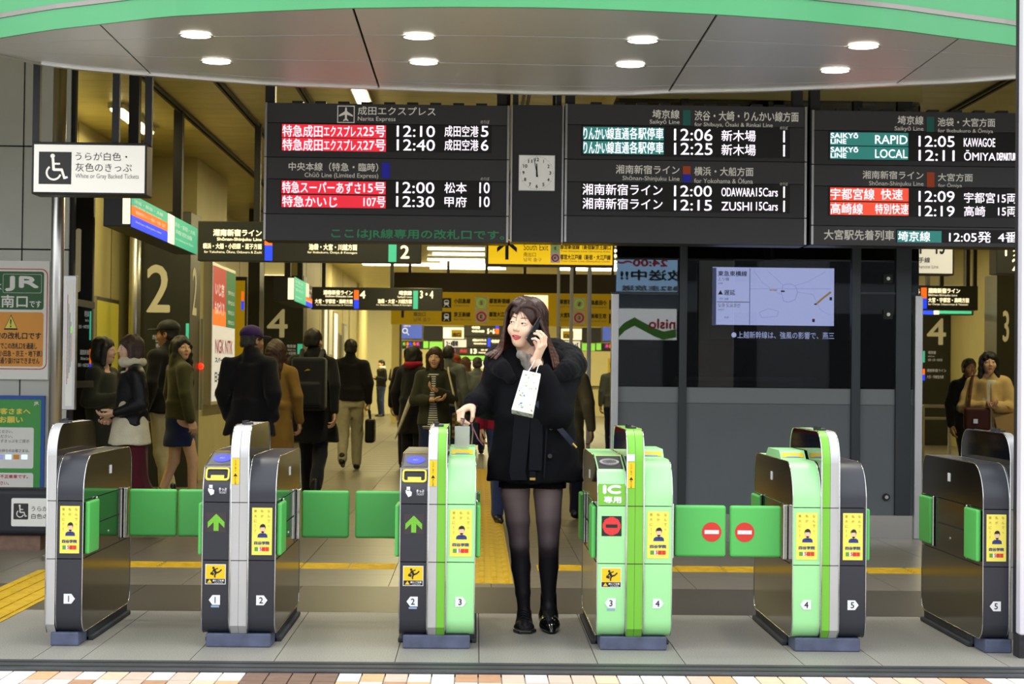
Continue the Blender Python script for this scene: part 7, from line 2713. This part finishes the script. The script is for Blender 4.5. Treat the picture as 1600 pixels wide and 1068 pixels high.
def side_lock(sd, t, lift=0., jit=0.):
    """guide of one lock: t = 0 beside the face, 1 at the nape"""
    y0, y1 = -.066 + .135 * t, -.028 + .105 * t
    pts = []
    for th in (2, 22, 45, 68, 90):
        f = min(1, th / 80)
        f = f * f * (3 - 2 * f)
        pts.append(on_skull(th, y0 + (y1 - y0) * f, sd, lift + (.017 if sd < 0 else .010) * math.sin(math.radians(th)) + rr.normal() * jit))
    if sd > 0:     # image right: down over the shoulder
        a = np.array((855, 531, -.10)) * (1 - t) + np.array((851, 535, .085)) * t
        b = np.array((861, 555, -.10)) * (1 - t) + np.array((858, 560, .075)) * t
        c = np.array((866, 577, -.11)) * (1 - t) + np.array((862, 580, .03)) * t
        bow = 12 * math.sin(PI * t)
        a, b, c = a + (bow * .5, 0, 0), b + (bow, 0, 0), c + (bow * 1.35, -2, 0)
    else:          # image left: swings outwards over the hood
        a = np.array((786, 527, -.075)) * (1 - t) + np.array((799, 532, .085)) * t
        b = np.array((785, 547, -.08)) * (1 - t) + np.array((792, 552, .05)) * t
        c = np.array((775, 561, -.11)) * (1 - t) + np.array((786, 566, -.02)) * t
        bow = 13 * math.sin(PI * min(1, t * 1.15))
        a, b, c = a - (bow * .5, 0, 0), b - (bow * 1.0, 4 * math.sin(PI * t), 0), c - (bow * 1.7, 9 * math.sin(PI * t), 0)
    for q in (a, b, c):
        pts.append(wv(*q) + rr.normal(size=3) * jit)
    return smooth_path(pts)


for sd in (-1, 1):
    for i in range(19):
        t = i / 18
        out = side_lock(sd, t, 0, .0015)
        m_ = len(out)
        rs = [.0082 * (1 - .6 * (j / (m_ - 1)) ** 2.2) for j in range(m_)]
        Hh.chain(out, rs, .005, .005)
# fill behind the neck
Hh.cone(sh_((0, .06, .0)), wv(832, 556, .07), .075, .05, .02)
# fringe swept to her right across the brow
for i in range(9):
    t = i / 8
    pts = [on_skull(th, y_, -1, .002) for th, y_ in ((3, -.062 - .008 * t), (18 + 4 * (1 - t), -.074 - .006 * t), (38 - 8 * t, -.076 - .006 * t), (58 - 22 * t, -.068 - .014 * t))]
    Hh.chain(smooth_path(pts, 4), [.0058 - .0033 * (j / 12) for j in range(13)], .004, .004)
hr_o = wear('hair', Hh, 'hair_long', .0030)
# fine loose strands over the locks
st = MB()
for i in range(130):
    out = side_lock((-1, 1)[i % 2], rng.random() * .8, .0075, .0022)
    m_ = len(out)
    st.tube([Vector(q) for q in out[1::2]], [.0011 * (1 - .5 * j / m_) for j in range(len(out[1::2]))], 4)
for k, (x_, x1_) in enumerate(((818, 821.5), (813.5, 816), (809, 806), (805, 800))):
    st.tube([Vector(q) for q in smooth_path([on_skull(4, -.066, -1, .003), wv((822 + x_) / 2, 480, -.112), wv(x_, 489 - 2 * (k % 2), -.127), wv(x1_, 501 - 5 * (k % 2), -.128)], 4)], [.0013 - .0002 * (k % 2)] * 9 + [.001, .0009, .0007, .0004], 5)
obj('loose_strands', st, 'hair_long', hr_o, smooth=True, kind='stuff')

# ---- phone at the ear
pa, pb = sh_((.093, -.002, .030)), sh_((.073, -.088, -.080))
ax = unit(pa - pb)
pn = sh_((1, -.22, .05)) - sh_((0, 0, 0))
pn = unit(pn - ax * (pn @ ax))
ps = np.cross(pn, ax)
pc_ = (pa + pb) / 2 + pn * .004
ph = thing('mobile_phone', 'dark mobile phone held to the ear of the woman in black', 'phone', Vector(pc_ - ax * .069))
box_l = MB().prism([(x, y_, -.0045) for x, y_ in rrect(.066, .138, .01)], (0, 0, .009))
PV = [Vector(pc_ + ps * v[0] + ax * v[1] + pn * v[2]) for v in box_l.v]
mb = MB()
mb.add(PV, box_l.f)
obj('phone_body', mb, 'phone_black', ph)
eb = MB().prism([(x, y_, -.002) for x, y_ in rrect(.0675, .1395, .0105)], (0, 0, .004))
mb = MB()
mb.add([Vector(pc_ + ps * v[0] + ax * v[1] + pn * v[2]) for v in eb.v], eb.f)
obj('phone_edge', mb, 'phone_edge', ph)
mb = MB()
cc = Vector(pc_ + ax * .052 + ps * .018 + pn * .0052)
mb.disc(cc, .006, Vector(ps), Vector(ax), 14)
obj('camera_lens', mb, 'phone_edge', ph)

# ---- patterned paper bag hanging from the wrist
U = unit((.22, .30, .92))
Rg = np.array((.96, -.10, -.2))
Rg = unit(Rg - U * (Rg @ U))
Nn = np.cross(Rg, U) * 1.0
if Nn[1] > 0:
    Nn = -Nn
bc = wv(823.5, 614, -.285)
pbag = thing('paper_bag', 'white paper bag with leaf print hanging from the wrist of the woman in black', 'bag', Vector(bc - U * .105))
w2, h2, d2 = .052, .105, .032
bl = lambda x, y_, z: Vector(bc + Rg * x + U * y_ + Nn * z)
mb = MB()
tp = .82
vs = [bl(sx * w2 * (tp if sy > 0 else 1), sy * h2, sz * d2 * (.45 if sy > 0 else 1)) for sz in (-1, 1) for sy in (-1, 1) for sx in (-1, 1)]
mb.add(vs, [(0, 1, 3, 2), (4, 6, 7, 5), (0, 2, 6, 4), (1, 5, 7, 3), (0, 4, 5, 1), (2, 3, 7, 6)])
obj('bag_body', mb, 'bag_white', pbag, bevel=.002)
pr_ = np.random.default_rng(8)
for k in range(34):
    y_ = pr_.uniform(-.95, .92)
    x_ = pr_.uniform(-.9, .9) * (1 + (tp - 1) * (y_ + 1) / 2)
    zf_ = 1 + (.45 - 1) * (y_ + 1) / 2
    c = bl(x_ * w2, y_ * h2, zf_ * d2 + .0015)
    a = pr_.uniform(0, 3.14)
    e1 = Vector(Rg) * math.cos(a) + Vector(U) * math.sin(a)
    e2 = Vector(U) * math.cos(a) - Vector(Rg) * math.sin(a)
    m = pr_.choice(['leaf_green', 'leaf_green', 'notice_blue', 'notice_yellow', 'red_print', 'leaf_green', 'gold_print'])
    r = pr_.uniform(.003, .0075) if m != 'red_print' else .002
    obj('printed_motif', MB().disc(c, r, e1, e2 * .45, 10), str(m), pbag)
for k in range(8):
    c = bl(pr_.uniform(-.85, .85) * w2, -h2 - .001, pr_.uniform(-.8, .8) * d2)
    obj('printed_motif', MB().disc(c, pr_.uniform(.005, .01), Vector(Rg), Vector(Nn) * .5, 10), str(pr_.choice(['leaf_green', 'gold_print', 'jr_green'])), pbag)
tpc = bl(0, h2, 0)
obj('bag_cord', MB().tube([bl(-.02, h2 - .01, d2 * .45), (tpc + Vector(wrL)) / 2 + Vector((-.012, -.03, 0)), Vector(wrL) + Vector((-.005, -.032, .0)), Vector(wrL) + Vector((.03, -.0, -.005)), (tpc + Vector(wrL)) / 2 + Vector((.02, -.02, 0)), bl(.02, h2 - .01, d2 * .45)], .0022, 6), 'bag_white', pbag)
# ---- shoulder strap and card case
sb_ = thing('bag_strap', 'dark leather bag strap slanting over the side of the black coat', 'strap', Vector(wv(898, 697, -.15)))
pts = [(838, 628, -.165), (852, 644, -.170), (868, 662, -.168), (884, 680, -.150), (897, 695, -.128)]
obj('strap', MB().strip([Vector(wv(*q)) for q in pts], Vector((.010, 0, .008)), (0, -1, 0), th=.004), 'strap_navy', sb_)
c = Vector(wv(897, 695, -.135))
obj('strap_clip', MB().tube([c + Vector((-.008, 0, .008)), c + Vector((.012, 0, -.012))], .006, 8), 'gold', sb_)
kc = Vector(RM[:3, 3]) + Vector(Z) * .085
mat('clear_plastic', '#dfe3df', .15, alpha=.4)
cc_ = Vector(wv(722, 682, -.30))
cs_ = thing('card_case', 'clear plastic card case dangling from the hand of the woman in black', 'card case', cc_ - Vector((0, 0, .05)))
obj('case', MB().box(cc_.x - .036, cc_.x + .036, cc_.y - .004, cc_.y + .004, cc_.z - .05, cc_.z + .05), 'clear_plastic', cs_, bevel=.003)
obj('card', MB().box(cc_.x - .03, cc_.x + .03, cc_.y - .001, cc_.y + .001, cc_.z - .044, cc_.z + .03), 'khaki', cs_)
obj('cord', MB().tube([cc_ + Vector((0, 0, .05)), cc_ + Vector((.01, .0, .085)), kc + Vector((0, -.01, -.03)), kc + Vector((.05, -.01, -.05)), cc_ + Vector((.075, -.01, -.01)), cc_ + Vector((.10, 0, -.04))], .0035, 6), 'cord_purple', cs_)
